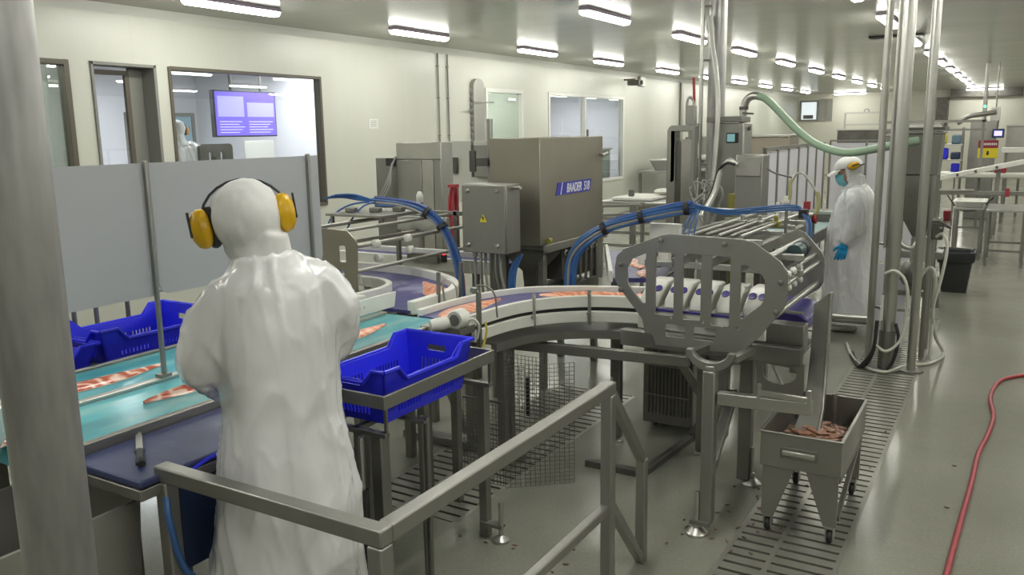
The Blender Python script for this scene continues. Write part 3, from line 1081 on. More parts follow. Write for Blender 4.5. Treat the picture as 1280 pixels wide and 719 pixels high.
# crate frame (angle iron holder on adjustable legs)
t = thing('crate_holder', 'steel angle frame holding the blue crate, on adjustable legs', 'stand', (-2.27, 2.8, 0))
M().bar((-2.03, 2.405, 0.925), (-2.03, 3.21, 0.925), 0.012, 0.055).build('front_bar', STEELW, t, bevel=0.002)
M().bar((-2.49, 2.412, 0.925), (-2.025, 2.412, 0.925), 0.012, 0.055).build('end_bar', STEELW, t, bevel=0.002)
M().bar((-2.49, 3.205, 0.925), (-2.025, 3.205, 0.925), 0.012, 0.055).build('end_bar', STEELW, t, bevel=0.002)
M().bar((-2.485, 2.42, 0.925), (-2.485, 3.20, 0.925), 0.012, 0.055).build('back_bar', STEELW, t, bevel=0.002)
for x in (-2.36, -2.2):
    M().bar((x, 2.42, 0.785), (x, 3.2, 0.785), 0.03, 0.02).build('support_bar', STEELD, t, bevel=0.002)
for y in (2.43, 3.19):
    M().bar((-2.48, y, 0.785), (-2.035, y, 0.785), 0.03, 0.02).build('support_bar', STEELD, t, bevel=0.002)
    for x in (-2.47, -2.04):
        M().bar((x, y, 0.79), (x, y, 0.90), 0.012).build('hanger', STEELD, t)
for x, y in ((-2.19, 2.46), (-2.10, 2.46)):
    M().bar((x, y, 0.0), (x, y, 0.77), 0.055).build('leg', STEELD, t, bevel=0.005)
M().cyl((-2.13, 2.38, 0.12), (-2.13, 2.38, 0.56), 0.022).build('gas_strut', DARK, t)
M().cyl((-2.13, 2.38, 0.56), (-2.13, 2.38, 0.78), 0.01).build('strut_rod', STEELB, t)
M().box(-2.2, -2.1, 2.36, 2.46, 0.10, 0.125).build('strut_bracket', STEELD, t)
for x, y in ((-2.06, 2.72), (-2.085, 2.72)):
    M().cyl((x, y, 0.0), (x, y, 0.77), 0.011, n=10).build('round_leg', STEELD, t)
M().bar((-2.49, 2.70, 0.755), (-2.05, 2.70, 0.755), 0.03, 0.01).build('leg_bracket', STEELD, t)
M().bar((-2.47, 2.5, 0.25), (-2.2, 2.47, 0.75), 0.03, 0.012).build('brace', STEELW, t)
M().bar((-2.47, 2.5, 0.0), (-2.47, 2.5, 0.77), 0.05).build('leg', STEELD, t)
for y in (3.22,):
    for x in (-2.46, -2.10):
        M().bar((x, y, 0), (x, y, 0.77), 0.045).build('leg', STEELD, t, bevel=0.004)
M().lathe([(0.042, 0), (0.042, 0.014), (0.02, 0.03), (0.012, 0.035), (0.012, 0.2)], (-2.0, 3.20, 0), 16).build('levelling_foot', STEELB, t)
M().box(-2.11, -1.99, 3.18, 3.225, 0.07, 0.085).build('foot_bracket', STEELD, t)

# drum motor with white cable cap on the far end of the frame
t = thing('drum_motor', 'white capped drum motor at the far end of the blue crate', 'motor', (-2.42, 3.5, 0.96))
M().lathe([(0.0, 0.0), (0.045, 0.0), (0.052, 0.012), (0.052, 0.07), (0.04, 0.09), (0.0, 0.092)], (-2.40, 3.43, 1.01), 24, 'Y').build('cap', WHITEP, t)
M().lathe([(0.03, -0.004), (0.03, 0.0), (0.0, 0.0)], (-2.40, 3.43, 1.01), 20, 'Y').build('cap_face', STEELD, t)
m = M()
m.tube([(-2.50, 3.36, 0.985), (-2.47, 3.40, 0.99), (-2.42, 3.50, 0.985)], [0.03, 0.034, 0.03], 10, sm=4)
m.build('white_sleeve', WHITEP, t)
M().box(-2.52, -2.36, 3.42, 3.56, 0.93, 0.968).build('mount', STEELD, t)
M().bar((-2.44, 3.48, 0.0), (-2.44, 3.48, 0.93), 0.04).build('leg', STEELD, t)
tag(M().tube([(-2.36, 3.48, 1.0), (-2.33, 3.50, 1.01), (-2.31, 3.52, 0.97), (-2.33, 3.53, 0.9)], 0.007, sm=5).build('white_cable', OFFW), 'short white cable looping beside the white capped drum motor', 'cable')

# ------------------------------------------------------------------ curved conveyors
OUT = [(-2.80, 3.66), (-2.795, 3.82), (-2.785, 4.0), (-2.75, 4.2), (-2.69, 4.37), (-2.59, 4.53), (-2.39, 4.67), (-2.17, 4.77), (-1.88, 4.87), (-1.52, 4.94), (-1.3, 4.96), (-1.10, 4.96)]
INN = [(-2.505, 3.64), (-2.497, 3.78), (-2.48, 3.98), (-2.45, 4.14), (-2.39, 4.28), (-2.29, 4.41), (-2.145, 4.52), (-1.96, 4.585), (-1.73, 4.62), (-1.48, 4.63), (-1.25, 4.63), (-1.10, 4.63)]
LOW = [(-2.50, 3.74), (-2.485, 3.96), (-2.455, 4.12), (-2.395, 4.26), (-2.295, 4.39), (-2.15, 4.50), (-1.965, 4.565), (-1.73, 4.60), (-1.48, 4.61), (-1.25, 4.61), (-1.12, 4.61)]


def at(p, z):
    return [(x, y, z) for x, y in p]


t = thing('curved_conveyor', 'curved conveyor with purple belt and white rails, running in under the slotted steel plate', 'conveyor', (-1.9, 4.4, 0))
oc, ic = catmull(at(OUT, BZ), 5), catmull(at(INN, BZ), 5)
M().ribbon(ic, oc, 0.02).build('belt', PURPB, t, smooth=20)
M().sweep(at(OUT, 0.9625), 0.03, 0.045).build('outer_rail', WHITEP, t, bevel=0.004)
M().sweep(at(INN, 0.935), 0.03, 0.07).build('inner_rail', WHITEP, t, bevel=0.004)
M().sweep(at(LOW, 0.845), 0.035, 0.065).build('lower_rail', WHITEP, t, bevel=0.004)
m = M()
ip = catmull(at([(x - 0.012, y + 0.012) for x, y in INN], 0.89), 5)
m.sweep([(q.x, q.y, 0.885) for q in ip], 0.015, 0.09, sm=0)
m.build('dark_gap_strip', DARK, t)  # black strip: shade of the gap between the white rails, given by colour
PAN = [(-2.48, 3.95), (-2.42, 4.2), (-2.3, 4.37), (-2.14, 4.49), (-1.93, 4.555), (-1.65, 4.575), (-1.36, 4.575)]
PAN2 = [(-2.75, 3.95), (-2.68, 4.22), (-2.55, 4.5), (-2.3, 4.7), (-1.9, 4.84), (-1.65, 4.9), (-1.36, 4.92)]
M().ribbon(catmull(at(PAN, 0.76), 5), catmull(at(PAN2, 0.76), 5), 0.012).build('drip_pan', STEELD, t)
M().sweep(at(PAN, 0.735), 0.012, 0.05).build('pan_lip', STEELD, t)
for x, y in ((-2.405, 4.27), (-2.155, 4.505), (-1.78, 4.60)):
    m = M().bar((x + 0.015, y - 0.03, 0.80), (x + 0.015, y - 0.03, 1.01), 0.02, 0.006)
    m.lathe([(0.011, 0), (0.011, -0.012)], (x + 0.018, y - 0.033, 0.985), 8, 'Y')
    m.lathe([(0.011, 0), (0.011, -0.012)], (x + 0.018, y - 0.045, 0.87), 8, 'Y')
    m.build('rail_bracket', STEELB, t)
for x, y in ((-2.5, 4.05), (-2.64, 4.36), (-2.05, 4.70), (-1.52, 4.74)):
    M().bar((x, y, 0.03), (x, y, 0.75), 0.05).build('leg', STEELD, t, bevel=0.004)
    M().lathe([(0.04, 0), (0.04, 0.012), (0.014, 0.03)], (x, y, 0), 14).build('foot', STEELB, t)
M().bar((-2.6, 4.32, 0.66), (-1.5, 4.44, 0.66), 0.05, 0.06).build('under_beam', STEELW, t, bevel=0.004)
M().bar((-2.64, 4.36, 0.60), (-2.5, 4.05, 0.60), 0.04).build('tie_bar', STEELD, t)
# sensor post by the start of the curve
m = M().bar((-2.44, 3.72, 0.80), (-2.44, 3.72, 1.10), 0.022, 0.02)
m.tube([(-2.44, 3.72, 1.10), (-2.46, 3.73, 1.13), (-2.42, 3.75, 1.135), (-2.37, 3.77, 1.09), (-2.36, 3.78, 0.96)], 0.005, 6, sm=5)
m.box(-2.48, -2.445, 3.70, 3.74, 1.10, 1.125)
m.build('sensor_post', STEELD, t)
M().tube([(-2.36, 3.66, 0.96), (-2.35, 3.65, 0.9), (-2.36, 3.62, 0.82), (-2.38, 3.58, 0.79)], 0.006, 6, sm=5).build('yellow_wire', mat('yellow_wire', (0.5, 0.42, 0.05), 0.5), t)

SO = [(-2.92, 3.74), (-2.92, 4.0), (-2.98, 4.26), (-3.14, 4.48), (-3.38, 4.64), (-3.68, 4.75), (-4.0, 4.78), (-4.4, 4.76), (-4.9, 4.72)]
SI = [(-3.40, 3.74), (-3.385, 3.9), (-3.39, 4.06), (-3.44, 4.19), (-3.55, 4.28), (-3.70, 4.32), (-4.0, 4.33), (-4.4, 4.31), (-4.9, 4.28)]
t = thing('curved_conveyor', 'hairpin curved conveyor with purple belt and white rails, behind the shoulder of the nearer worker', 'conveyor', (-3.6, 4.4, 0))
M().ribbon(catmull(at(SI, BZ), 5), catmull(at(SO, BZ), 5), 0.02).build('belt', PURPB, t, smooth=20)
M().sweep(at(SO, 0.965), 0.05, 0.08).build('outer_rail', WHITEP, t, bevel=0.005)
M().sweep(at(SI, 0.965), 0.04, 0.07).build('inner_rail', WHITEP, t, bevel=0.005)
M().ribbon(catmull(at([(x + 0.05, y) for x, y in SI], 0.8), 5), catmull(at([(x - 0.05, y) for x, y in SO], 0.8), 5), 0.03).build('drip_pan', STEELD, t)
for x, y in ((-3.05, 3.86), (-3.30, 4.45), (-4.3, 4.5)):
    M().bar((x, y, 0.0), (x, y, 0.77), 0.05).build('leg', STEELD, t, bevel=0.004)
for x, y in ((-3.0, 4.36), (-2.9, 3.98)):
    M().bar((x, y, 0.88), (x + 0.01, y, 1.14), 0.02, 0.016).build('rail_bracket', STEELD, t)
m = M().tube([(-3.86, 4.20, 0.97), (-3.84, 4.18, 1.06), (-3.78, 4.18, 1.09), (-3.70, 4.19, 1.06), (-3.68, 4.2, 0.97)], 0.006, 6, sm=5)
m.box(-3.80, -3.76, 4.17, 4.2, 1.0, 1.05)
m.build('sensor', OFFW, t)
m = M().tube([(-2.86, 4.0, 0.95), (-2.87, 3.99, 1.06), (-2.85, 4.0, 1.10), (-2.80, 4.02, 1.06), (-2.79, 4.03, 0.97)], 0.006, 6, sm=5)
m.build('hoop', STEELB, t)
# start stand under the hairpin
t = thing('trestle_stand', 'steel A-brace stand on a flat floor beam, seen between crate and wire mesh', 'stand', (-2.9, 4.12, 0))
M().bar((-3.3, 4.14, 0.03), (-2.42, 4.14, 0.03), 0.09, 0.05).build('floor_beam', STEELD, t, bevel=0.004)
for x in (-3.16, -2.78):
    M().bar((x, 4.14, 0.055), (x, 4.14, 0.74), 0.06).build('post', STEELW, t, bevel=0.004)
M().bar((-3.12, 4.14, 0.70), (-2.82, 4.14, 0.10), 0.04).build('brace', STEELW, t, bevel=0.003)
M().bar((-3.2, 4.14, 0.10), (-3.48, 4.14, 0.55), 0.03).build('brace', STEELW, t, bevel=0.003)
M().bar((-3.25, 4.14, 0.755), (-2.7, 4.14, 0.755), 0.05, 0.03).build('top_beam', STEELD, t)

# feed conveyor from under the skinning machine
P0, P1 = V((-2.62, 6.3, 0)), V((-2.05, 5.12, 0))
dd = (P1 - P0).normalized()
ss = V((dd.y, -dd.x, 0))
t = thing('feed_conveyor', 'short purple feed conveyor coming out beside the big machine hood', 'conveyor', (-2.4, 5.7, 0))
A = [P0 + ss * 0.2, P1 + ss * 0.2]
B = [P0 - ss * 0.2, P1 - ss * 0.2]
up = V((0, 0, 1))
M().ribbon([q + up * 0.99 for q in A], [q + up * 0.99 for q in B], 0.03).build('belt', PURPB, t)
for s_, nm in ((0.22, 'side_rail'), (-0.22, 'side_rail')):
    M().bar(P0 + ss * s_ + up * 1.0, P1 + ss * s_ + up * 1.0, 0.03, 0.08).build(nm, WHITEP, t, bevel=0.005)
for q in (P0 + dd * 0.25, P1 - dd * 0.12):
    for s_ in (0.16, -0.16):
        M().bar(q + ss * s_, q + ss * s_ + up * 0.96, 0.04).build('leg', STEELD, t)

# ------------------------------------------------------------------ fish fillets
def fillet(label, loc, L, W, rz, mt=FISH, bend=0.0, seed=0, thick=0.016):
    rnd = random.Random(seed)
    t = thing('salmon_fillet', label, 'fish fillet', loc, 'salmon fillets', rz)
    prof = [(0, 0.10), (0.05, 0.42), (0.15, 0.78), (0.3, 0.98), (0.5, 0.92), (0.7, 0.66), (0.85, 0.38), (0.95, 0.24), (1.0, 0.12)]
    rs, rb = [], []
    for s, w in prof:
        x = (s - 0.5) * L
        yb = bend * (s - 0.5) ** 2 * 4 + rnd.uniform(-0.004, 0.004)
        hw = w * W / 2
        h = thick * (0.35 + 0.65 * min(1, w * 1.2))
        top = [(x, yb + hw * u, 0.003 + h * (1 - abs(u) ** 2.5) * (1 + 0.15 * math.cos(u * 9))) for u in (-1, -0.8, -0.5, -0.2, 0.1, 0.4, 0.7, 0.9, 1)]
        rs.append(top + [(x, yb + hw * 0.9, 0.0015), (x, yb - hw * 0.9, 0.0015)])
        rb.append([(x, yb + hw * u * 1.03, z) for u in (-1, 1) for z in (0,)] + [(x, yb + hw, 0.0035), (x, yb - hw, 0.0035)])
    M().rings(rs).build('flesh', mt, t, local=True, smooth=60)
    m = M().rings(rb)
    m.build('skin', FISHS, t, local=True, smooth=60)
    return t


fillet('long red salmon fillet on the far teal lane, half behind the thick pipe', (-3.20, 2.02, BZ + 0.001), 0.56, 0.13, PI / 2 - 0.05, FISHR, 0.02, 1)
fillet('red salmon fillet on the near teal lane, by the worker elbow', (-2.79, 2.08, BZ + 0.001), 0.34, 0.10, -PI / 2 - 0.05, FISHR, 0.01, 2, 0.022)
fillet('salmon fillet tip on the near teal lane, at the left edge beyond the pipe', (-2.84, 1.33, BZ + 0.001), 0.30, 0.10, PI / 2, FISHR, 0.0, 3)
fillet('orange salmon fillet on the teal belt, between worker sleeve and crate', (-2.80, 3.17, BZ + 0.001), 0.42, 0.11, PI / 2 + 0.06, FISH, 0.0, 4)
fillet('orange salmon fillet at the start of the curved conveyor, leaving the teal belt', (-2.655, 3.95, BZ + 0.001), 0.60, 0.18, PI / 2 - 0.02, FISH, -0.02, 5)
fillet('long orange salmon fillet lying along the middle of the curved conveyor', (-2.22, 4.62, BZ + 0.001), 0.60, 0.17, 0.50, FISH, -0.03, 6)
fillet('orange salmon fillet at the edge of the slotted steel plate', (-1.74, 4.76, BZ + 0.001), 0.42, 0.18, 0.15, FISH, 0.0, 7)
fillet('orange salmon fillet on the hairpin conveyor, inside its outer white rail', (-3.18, 4.33, BZ + 0.001), 0.56, 0.17, 2.35, FISH, 0.03, 8)
fillet('orange salmon fillet on the short feed conveyor, farther one', (-2.31, 5.62, 0.991), 0.44, 0.16, -1.05, FISH, 0.0, 9)
fillet('orange salmon fillet on the short feed conveyor, nearer one by the plate', (-2.10, 5.26, 0.991), 0.28, 0.14, -1.3, FISH, 0.0, 10)
# ------------------------------------------------------------------ grading machine with slotted plates
PY = 4.0
def P37(pts):                       # outline measured on the plate, scaled onto its plane
    k = PY / 3.7
    return [(x * k, 1.95 - (1.95 - z) * k) for x, z in pts]


outer = P37([(-1.635, 1.30), (-1.625, 1.355), (-1.59, 1.39), (-1.40, 1.465), (-1.36, 1.473), (-1.02, 1.466), (-0.97, 1.455), (-0.85, 1.375), (-0.818, 1.33), (-0.815, 1.20), (-0.83, 1.165), (-0.93, 1.03), (-1.0, 0.955), (-1.03, 0.94), (-1.42, 0.935), (-1.44, 0.985), (-1.475, 0.99), (-1.49, 1.055), (-1.62, 1.21), (-1.635, 1.24)])
holes = [P37(q) for q in (
    [(-1.567, 1.30), (-1.545, 1.345), (-1.475, 1.375), (-1.475, 1.135), (-1.49, 1.135), (-1.56, 1.215), (-1.567, 1.235)],
    rr(-1.425, -1.335, 1.085, 1.395, 0.008, 2),
    rr(-1.29, -1.205, 1.075, 1.385, 0.008, 2),
    rr(-1.155, -1.07, 1.06, 1.385, 0.008, 2),
    [(-1.022, 1.345), (-1.0, 1.35), (-0.93, 1.31), (-0.915, 1.29), (-0.915, 1.2), (-0.93, 1.175), (-1.01, 1.105), (-1.022, 1.11)],
    rr(-1.375, -1.275, 0.985, 1.045, 0.012, 3),
    rr(-1.235, -1.13, 0.985, 1.045, 0.012, 3),
    oval(-1.345, 1.075, 0.006, 0.006, 8), oval(-1.19, 1.07, 0.006, 0.006, 8), oval(-1.03, 1.06, 0.006, 0.006, 8))]
t = thing('grading_machine', 'fish grading machine with a big octagonal slotted steel side plate', 'machine', (-1.35, 4.5, 0))
M().plate(outer, holes, 0.014, lambda u, v, w: (u, PY + w, v)).build('slotted_plate', STEELW, t, bevel=0.002, smooth=20)
M().plate([(-1.16, 0.86), (-1.03, 0.95), (-0.935, 1.02), (-0.915, 1.06), (-0.915, 1.20), (-0.93, 1.235), (-1.03, 1.345), (-1.065, 1.36), (-1.16, 1.33)], [], 0.014, lambda u, v, w: (u, PY + 1.06 + w, v)).build('end_plate', STEELW, t, bevel=0.002, smooth=20)
k = PY / 3.7
for x, z in ((-1.40, 1.44), (-1.10, 1.44), (-1.60, 1.315), (-0.845, 1.285), (-1.60, 1.19), (-0.86, 1.15)):
    X_, Z_ = x * k, 1.95 - (1.95 - z) * k
    M().lathe([(0.013, 0), (0.013, -0.012), (0.008, -0.014), (0.0, -0.014)], (X_, PY, Z_), 10, 'Y').build('bolt', STEELD, t)
for x, z, r in ((-0.965, 1.35, 0.019), (-0.875, 1.235, 0.012), (-0.88, 1.12, 0.016)):
    X_, Z_ = x * k, 1.95 - (1.95 - z) * k
    M().cyl((X_, PY + 0.015, Z_), (X_, PY + 1.059, Z_), r, n=14).build('tie_rod', STEELB, t)
# white belt cassettes with purple oval pockets between the plates
for i in range(5):
    x0 = -1.665 + i * 0.137
    c = M().plate([(PY + 0.08, 1.03), (PY + 0.44, 1.03), (PY + 0.44, 1.09), (PY + 0.36, 1.15), (PY + 0.22, 1.15), (PY + 0.10, 1.08)], [], 0.108, lambda u, v, w, x0=x0: (x0 + w, u, v))
    cs = c.build('cassette', WHITEP, t, bevel=0.012)
    n = V((0, -0.07, 0.12)).normalized()
    m = M()
    for dx in (0.03, 0.08):
        c0 = V((x0 + dx, PY + 0.165, 1.119))
        e1, e2 = V((1, 0, 0)), V((0, 0.12, 0.07)).normalized()
        m.rings([[c0 + n * h + e1 * (0.021 * s * math.cos(a)) + e2 * (0.024 * s * math.sin(a)) for a in [2 * PI * q / 16 for q in range(16)]] for h, s in ((-0.004, 1), (0.004, 1), (0.003, 0.8))])
    m.build('oval_pocket', PURP, cs)
M().box(-1.66, -0.99, PY + 0.055, PY + 0.075, 0.92, 1.02).build('white_skirt', WHITEP, t, bevel=0.006)
M().box(-1.66, -0.99, PY + 0.05, PY + 0.07, 1.022, 1.034).build('purple_strip', PURP, t)
for z in (1.20, 1.28):
    M().bar((-1.72, PY + 0.5, z), (-0.92, PY + 0.5, z), 0.05, 0.03).build('cross_beam', STEELB, t, bevel=0.003)
for x in (-1.55, -1.38, -1.2, -1.03):
    M().bar((x, PY + 0.3, 1.24), (x, PY + 0.75, 1.24), 0.03, 0.05).build('inner_frame', STEELD, t, bevel=0.003)
M().bar((-1.75, PY + 0.34, 1.05), (-1.58, PY + 0.6, 1.2), 0.02, 0.012).build('dark_arm', DARKST, t)
# rollers, drive motor and clamps at the outlet side
M().cyl((-0.99, PY + 0.60, 1.29), (-0.99, PY + 0.74, 1.29), 0.042).build('drive_motor', mat('teal_black_motor', (0.03, 0.06, 0.065), 0.45), t)
M().cyl((-0.99, PY + 0.74, 1.29), (-0.99, PY + 0.82, 1.29), 0.046).build('motor_gearbox', DARK, t)
for y in (PY + 0.30, PY + 0.42, PY + 0.56):
    m = M().lathe([(0.012, -0.016), (0.019, -0.010), (0.019, 0.010), (0.012, 0.016)], (-0.95, y, 1.22), 12, 'X').bar((-0.95, y, 1.15), (-0.95, y, 1.21), 0.010)
    m.lathe([(0.010, -0.016), (0.017, -0.01), (0.017, 0.01), (0.010, 0.016)], (-0.95, y + 0.02, 1.15), 12, 'X')
    m.build('white_roller', WHITEP, t)
M().cyl((-0.97, PY + 0.015, 1.22), (-0.97, PY + 1.059, 1.22), 0.012).build('roller_shaft', STEELB, t)
# outlet of the purple belt and its side box
m = M()
prof = [(-1.08, 0.99), (-0.92, 0.97), (-0.885, 0.945), (-0.88, 0.905), (-0.90, 0.88), (-1.08, 0.88)]
m.rings([[(u, y, v) for u, v in prof] for y in (PY + 0.52, PY + 0.96)])
m.build('outlet_belt', mat('outlet_belt', (0.06, 0.05, 0.22), 0.3), t, bevel=0.01)
M().box(-1.02, -0.90, PY + 0.44, PY + 0.47, 0.99, 1.0).build('outlet_lip', STEELB, t)
M().box(-1.27, -0.87, PY + 0.37, PY + 0.47, 0.79, 0.945).build('side_box', STEELW, t, bevel=0.006)
M().box(-1.31, -0.89, PY + 0.36, PY + 0.95, 0.765, 0.785).build('base_tray', STEELD, t, bevel=0.003)
M().bar((-1.85, PY + 0.30, 0.80), (-0.86, PY + 0.30, 0.80), 0.06, 0.09).build('base_beam', STEELD, t, bevel=0.004)
M().bar((-1.85, PY + 1.02, 0.74), (-0.90, PY + 1.02, 0.74), 0.06, 0.09).build('base_beam', STEELD, t, bevel=0.004)
M().bar((-1.26, PY + 0.02, 0.71), (-1.26, PY + 1.05, 0.71), 0.05, 0.05).build('base_beam', STEELD, t, bevel=0.004)
# legs
M().bar((-1.165, 3.76, 0.06), (-1.165, 3.76, 0.83), 0.062).build('leg', STEELW, t, bevel=0.008)
M().bar((-1.17, 4.44, 0.03), (-1.17, 4.44, 0.755), 0.07).build('leg', STEELD, t, bevel=0.006)
M().bar((-1.30, 4.44, 0.25), (-1.30, 4.44, 0.755), 0.06).build('leg', STEELD, t, bevel=0.006)
M().bar((-1.17, 3.80, 0.30), (-1.24, 4.42, 0.52), 0.05).build('diagonal_brace', STEELW, t, bevel=0.004)
M().bar((-1.16, 3.80, 0.62), (-1.3, 4.42, 0.50), 0.03).build('diagonal_brace', STEELD, t, bevel=0.004)
m = M()
rs = []
for a in range(0, 181, 15):
    q = math.radians(180 + a)
    cx, cz = -1.165 + 0.115 * math.cos(q), 0.925 + 0.10 * math.sin(q)
    ix, iz = -1.165 + 0.085 * math.cos(q), 0.925 + 0.055 * math.sin(q)
    rs.append([(cx, 3.745, cz), (cx, 3.755 + 0.25 * 0, cz), (ix, 3.755, iz), (ix, 3.745, iz)])
m.rings([[(p[0], y, p[2]) for p, y in zip(r, (3.735, 3.775, 3.775, 3.735))] for r in rs])
m.build('saddle_bracket', STEELW, t, bevel=0.003)
M().bar((-1.27, 3.76, 0.895), (-1.27, PY + 0.1, 0.86), 0.04, 0.03).build('saddle_arm', STEELD, t)
M().bar((-1.06, 3.76, 0.895), (-1.06, PY + 0.1, 0.86), 0.04, 0.03).build('saddle_arm', STEELD, t)
M().box(-1.18, -1.14, 3.73, 3.79, 0.83, 0.855).build('leg_cap', STEELB, t, bevel=0.004)
for x, y in ((-1.205, 3.735), (-1.13, 4.44)):
    M().lathe([(0.055, 0), (0.055, 0.012), (0.03, 0.035), (0.018, 0.04), (0.018, 0.07), (0.011, 0.072), (0.011, 0.22)], (x, y, 0), 18).build('levelling_foot', STEELB, t)
M().box(-1.235, -1.14, 3.71, 3.79, 0.055, 0.075).build('foot_bracket', STEELD, t)
M().bar((-1.125, 3.76, 0.70), (-0.70, 3.76, 0.715), 0.05, 0.06).build('chute_arm', STEELB, t, bevel=0.004)
M().bar((-0.93, 3.74, 0.76), (-0.70, 3.74, 0.755), 0.02, 0.02).build('chute_rod', STEELB, t)
for x in (-0.93, -0.71):
    M().bar((x, 3.74, 0.69), (x, 3.74, 0.80), 0.016, 0.016).build('rod_lug', STEELB, t)

# discharge chute
t = thing('discharge_chute', 'bent stainless discharge chute pointing down into the scrap cart', 'chute', (-0.8, 4.3, 0.45))
m = M()
rs = []
for y, x0, x1, z, k in ((4.45, -0.845, -0.765, 1.05, 0.07), (4.42, -0.845, -0.765, 0.80, 0.0), (4.38, -0.845, -0.76, 0.64, 0.0), (4.30, -0.85, -0.75, 0.54, 0.0), (4.18, -0.86, -0.745, 0.46, 0.0)):
    rs.append([(x0, y, z), (x1, y - 0.02, z + k), (x1, y - 0.035, z + k), (x1 + 0.012, y - 0.035, z + k), (x1 + 0.012, y + 0.012, z + k), (x0, y + 0.012, z)])
m.rings(rs)
m.build('trough', STEELW, t, bevel=0.004)
o = [(-1.10, 0.75), (-0.855, 0.75), (-0.855, 0.48), (-1.10, 0.52)]
hole = [(-1.065, 0.72), (-1.045, 0.73), (-0.905, 0.72), (-0.895, 0.70)] + [(-0.98 + 0.085 * math.cos(math.radians(a)), 0.68 + 0.055 * math.sin(math.radians(a))) for a in range(0, -181, -20)]
M().plate(o, [hole], 0.01, lambda u, v, w: (u, 4.345 + w, v)).build('side_panel', STEELW, t, bevel=0.002)
M().bar((-1.03, 4.37, 0.74), (-0.96, 4.37, 0.60), 0.03, 0.01).build('inner_rib', STEELB, t)
M().plate([(4.32, 0.62), (4.42, 0.60), (4.42, 0.45), (4.36, 0.45)], [], 0.01, lambda u, v, w: (-0.71 + w, u, v)).build('side_wing', STEELD, t)

# ------------------------------------------------------------------ scrap cart
t = thing('scrap_cart', 'small stainless trolley on castors half full of fish trimmings', 'cart', (-0.77, 4.26, 0))
x0, x1, y0, y1 = -0.955, -0.585, 3.90, 4.62
m = M()
def rg(z, o):
    return [(x0 + o, y0 + o, z), (x1 - o, y0 + o, z), (x1 - o, y1 - o, z), (x0 + o, y1 - o, z)]
m.rings([rg(0.35, 0.0), rg(0.52, 0.0), rg(0.52, -0.008), rg(0.527, -0.008), rg(0.527, 0.008), rg(0.36, 0.008)])
m.build('tray', STEELW, t, bevel=0.003)
M().box(-0.85, -0.70, 3.885, 3.9, 0.418, 0.445).build('handle', STEELB, t, bevel=0.006)
M().box(-0.86, -0.69, 3.893, 3.8995, 0.405, 0.46).build('handle_plate', STEELD, t, bevel=0.002)
for y in (3.93, 4.59):
    for sx in (0, 1):
        e = x0 + 0.01 if sx == 0 else x1 - 0.01
        s = 1 if sx == 0 else -1
        pl = [(e, 0.35), (e + s * 0.15, 0.35), (e + s * 0.07, 0.12), (e + s * 0.06, 0.09), (e, 0.09)]
        M().plate(pl, [], 0.02, lambda u, v, w, y=y: (u, y - 0.01 + w, v)).build('leg', STEELW, t, bevel=0.003)
        yy = y + (0.02 if y < 4 else -0.02)
        cx = e + s * 0.03
        fk = M().box(cx - 0.02, cx - 0.014, yy - 0.02, yy + 0.02, 0.025, 0.075).box(cx + 0.014, cx + 0.02, yy - 0.02, yy + 0.02, 0.025, 0.075).box(cx - 0.02, cx + 0.02, yy - 0.02, yy + 0.02, 0.075, 0.09)
        c = fk.build('castor', STEELB, t)
        M().lathe([(0.0, -0.012), (0.03, -0.012), (0.034, -0.006), (0.034, 0.006), (0.03, 0.012), (0.0, 0.012)], (cx, yy, 0.034), 18, 'X').build('wheel', DARK, c)
for x in (x0 + 0.015, x1 - 0.015):
    M().bar((x, 3.95, 0.33), (x, 4.57, 0.33), 0.02, 0.05).build('side_rail', STEELD, t)
    M().bar((x, 3.97, 0.12), (x, 4.55, 0.32), 0.02, 0.03).build('side_brace', STEELD, t)
rnd = random.Random(11)
m = M()
for i in range(130):
    a, r = rnd.uniform(0, 2 * PI), math.sqrt(rnd.random())
    px, py = -0.765 + 0.155 * r * math.cos(a), 4.22 + 0.27 * r * math.sin(a)
    pz = 0.372 + 0.075 * (1 - r * r) + rnd.uniform(0, 0.025)
    rot = Matrix.Rotation(rnd.uniform(0, 6), 3, 'Z') @ Matrix.Rotation(rnd.uniform(-0.6, 0.6), 3, 'X')
    m.ell((px, py, pz), (rnd.uniform(0.02, 0.055), rnd.uniform(0.012, 0.022), rnd.uniform(0.006, 0.014)), 8, 5, rot)
m.box(-0.92, -0.62, 3.94, 4.5, 0.361, 0.375)
tag(m.build('fish_scrap', GUT), 'pile of pinkish fish trimmings in the steel cart', 'fish scrap', kind='stuff')

# ------------------------------------------------------------------ skinning machine with big hood
BX0, BX1, BY0, BY1, BZ0, BZ1 = -3.375, -2.95, 5.34, 6.42, 1.12, 1.905
t = thing('skinning_machine', 'large machine with a square satin steel hood and blue name plate', 'machine', (-3.16, 5.9, 0))
m = M()
w = 0.01
def rb(z, o):
    return [(BX0 + o, BY0 + o, z), (BX1 - o, BY0 + o, z), (BX1 - o, BY1 - o, z), (BX0 + o, BY1 - o, z)]
m.rings([rb(BZ0, 0), rb(BZ1, 0), rb(BZ1, w), rb(BZ0, w)], cap=False, closed=True)
m.box(BX0 + w, BX1 - w, BY0 + w, BY1 - w, BZ1 - 0.06, BZ1 - 0.05)
m.build('hood', HOODST, t, bevel=0.006)
M().plate([(5.58, 1.475), (6.165, 1.475), (6.195, 1.57), (5.61, 1.57)], [], 0.004, lambda u, v, w: (BX1 + w, u, v)).build('name_plate', mat('name_plate_blue', (0.05, 0.055, 0.33), 0.4), t)
WHT = mat('plate_lettering', (0.75, 0.76, 0.78), 0.5)
cu = bpy.data.curves.new('lettering', 'FONT')
cu.body = 'BAADER  518'
cu.size = 0.1
cu.extrude = 0.001
cu.offset = 0.001
cu.shear = 0.25
tmp = bpy.data.objects.new('lettering', cu)
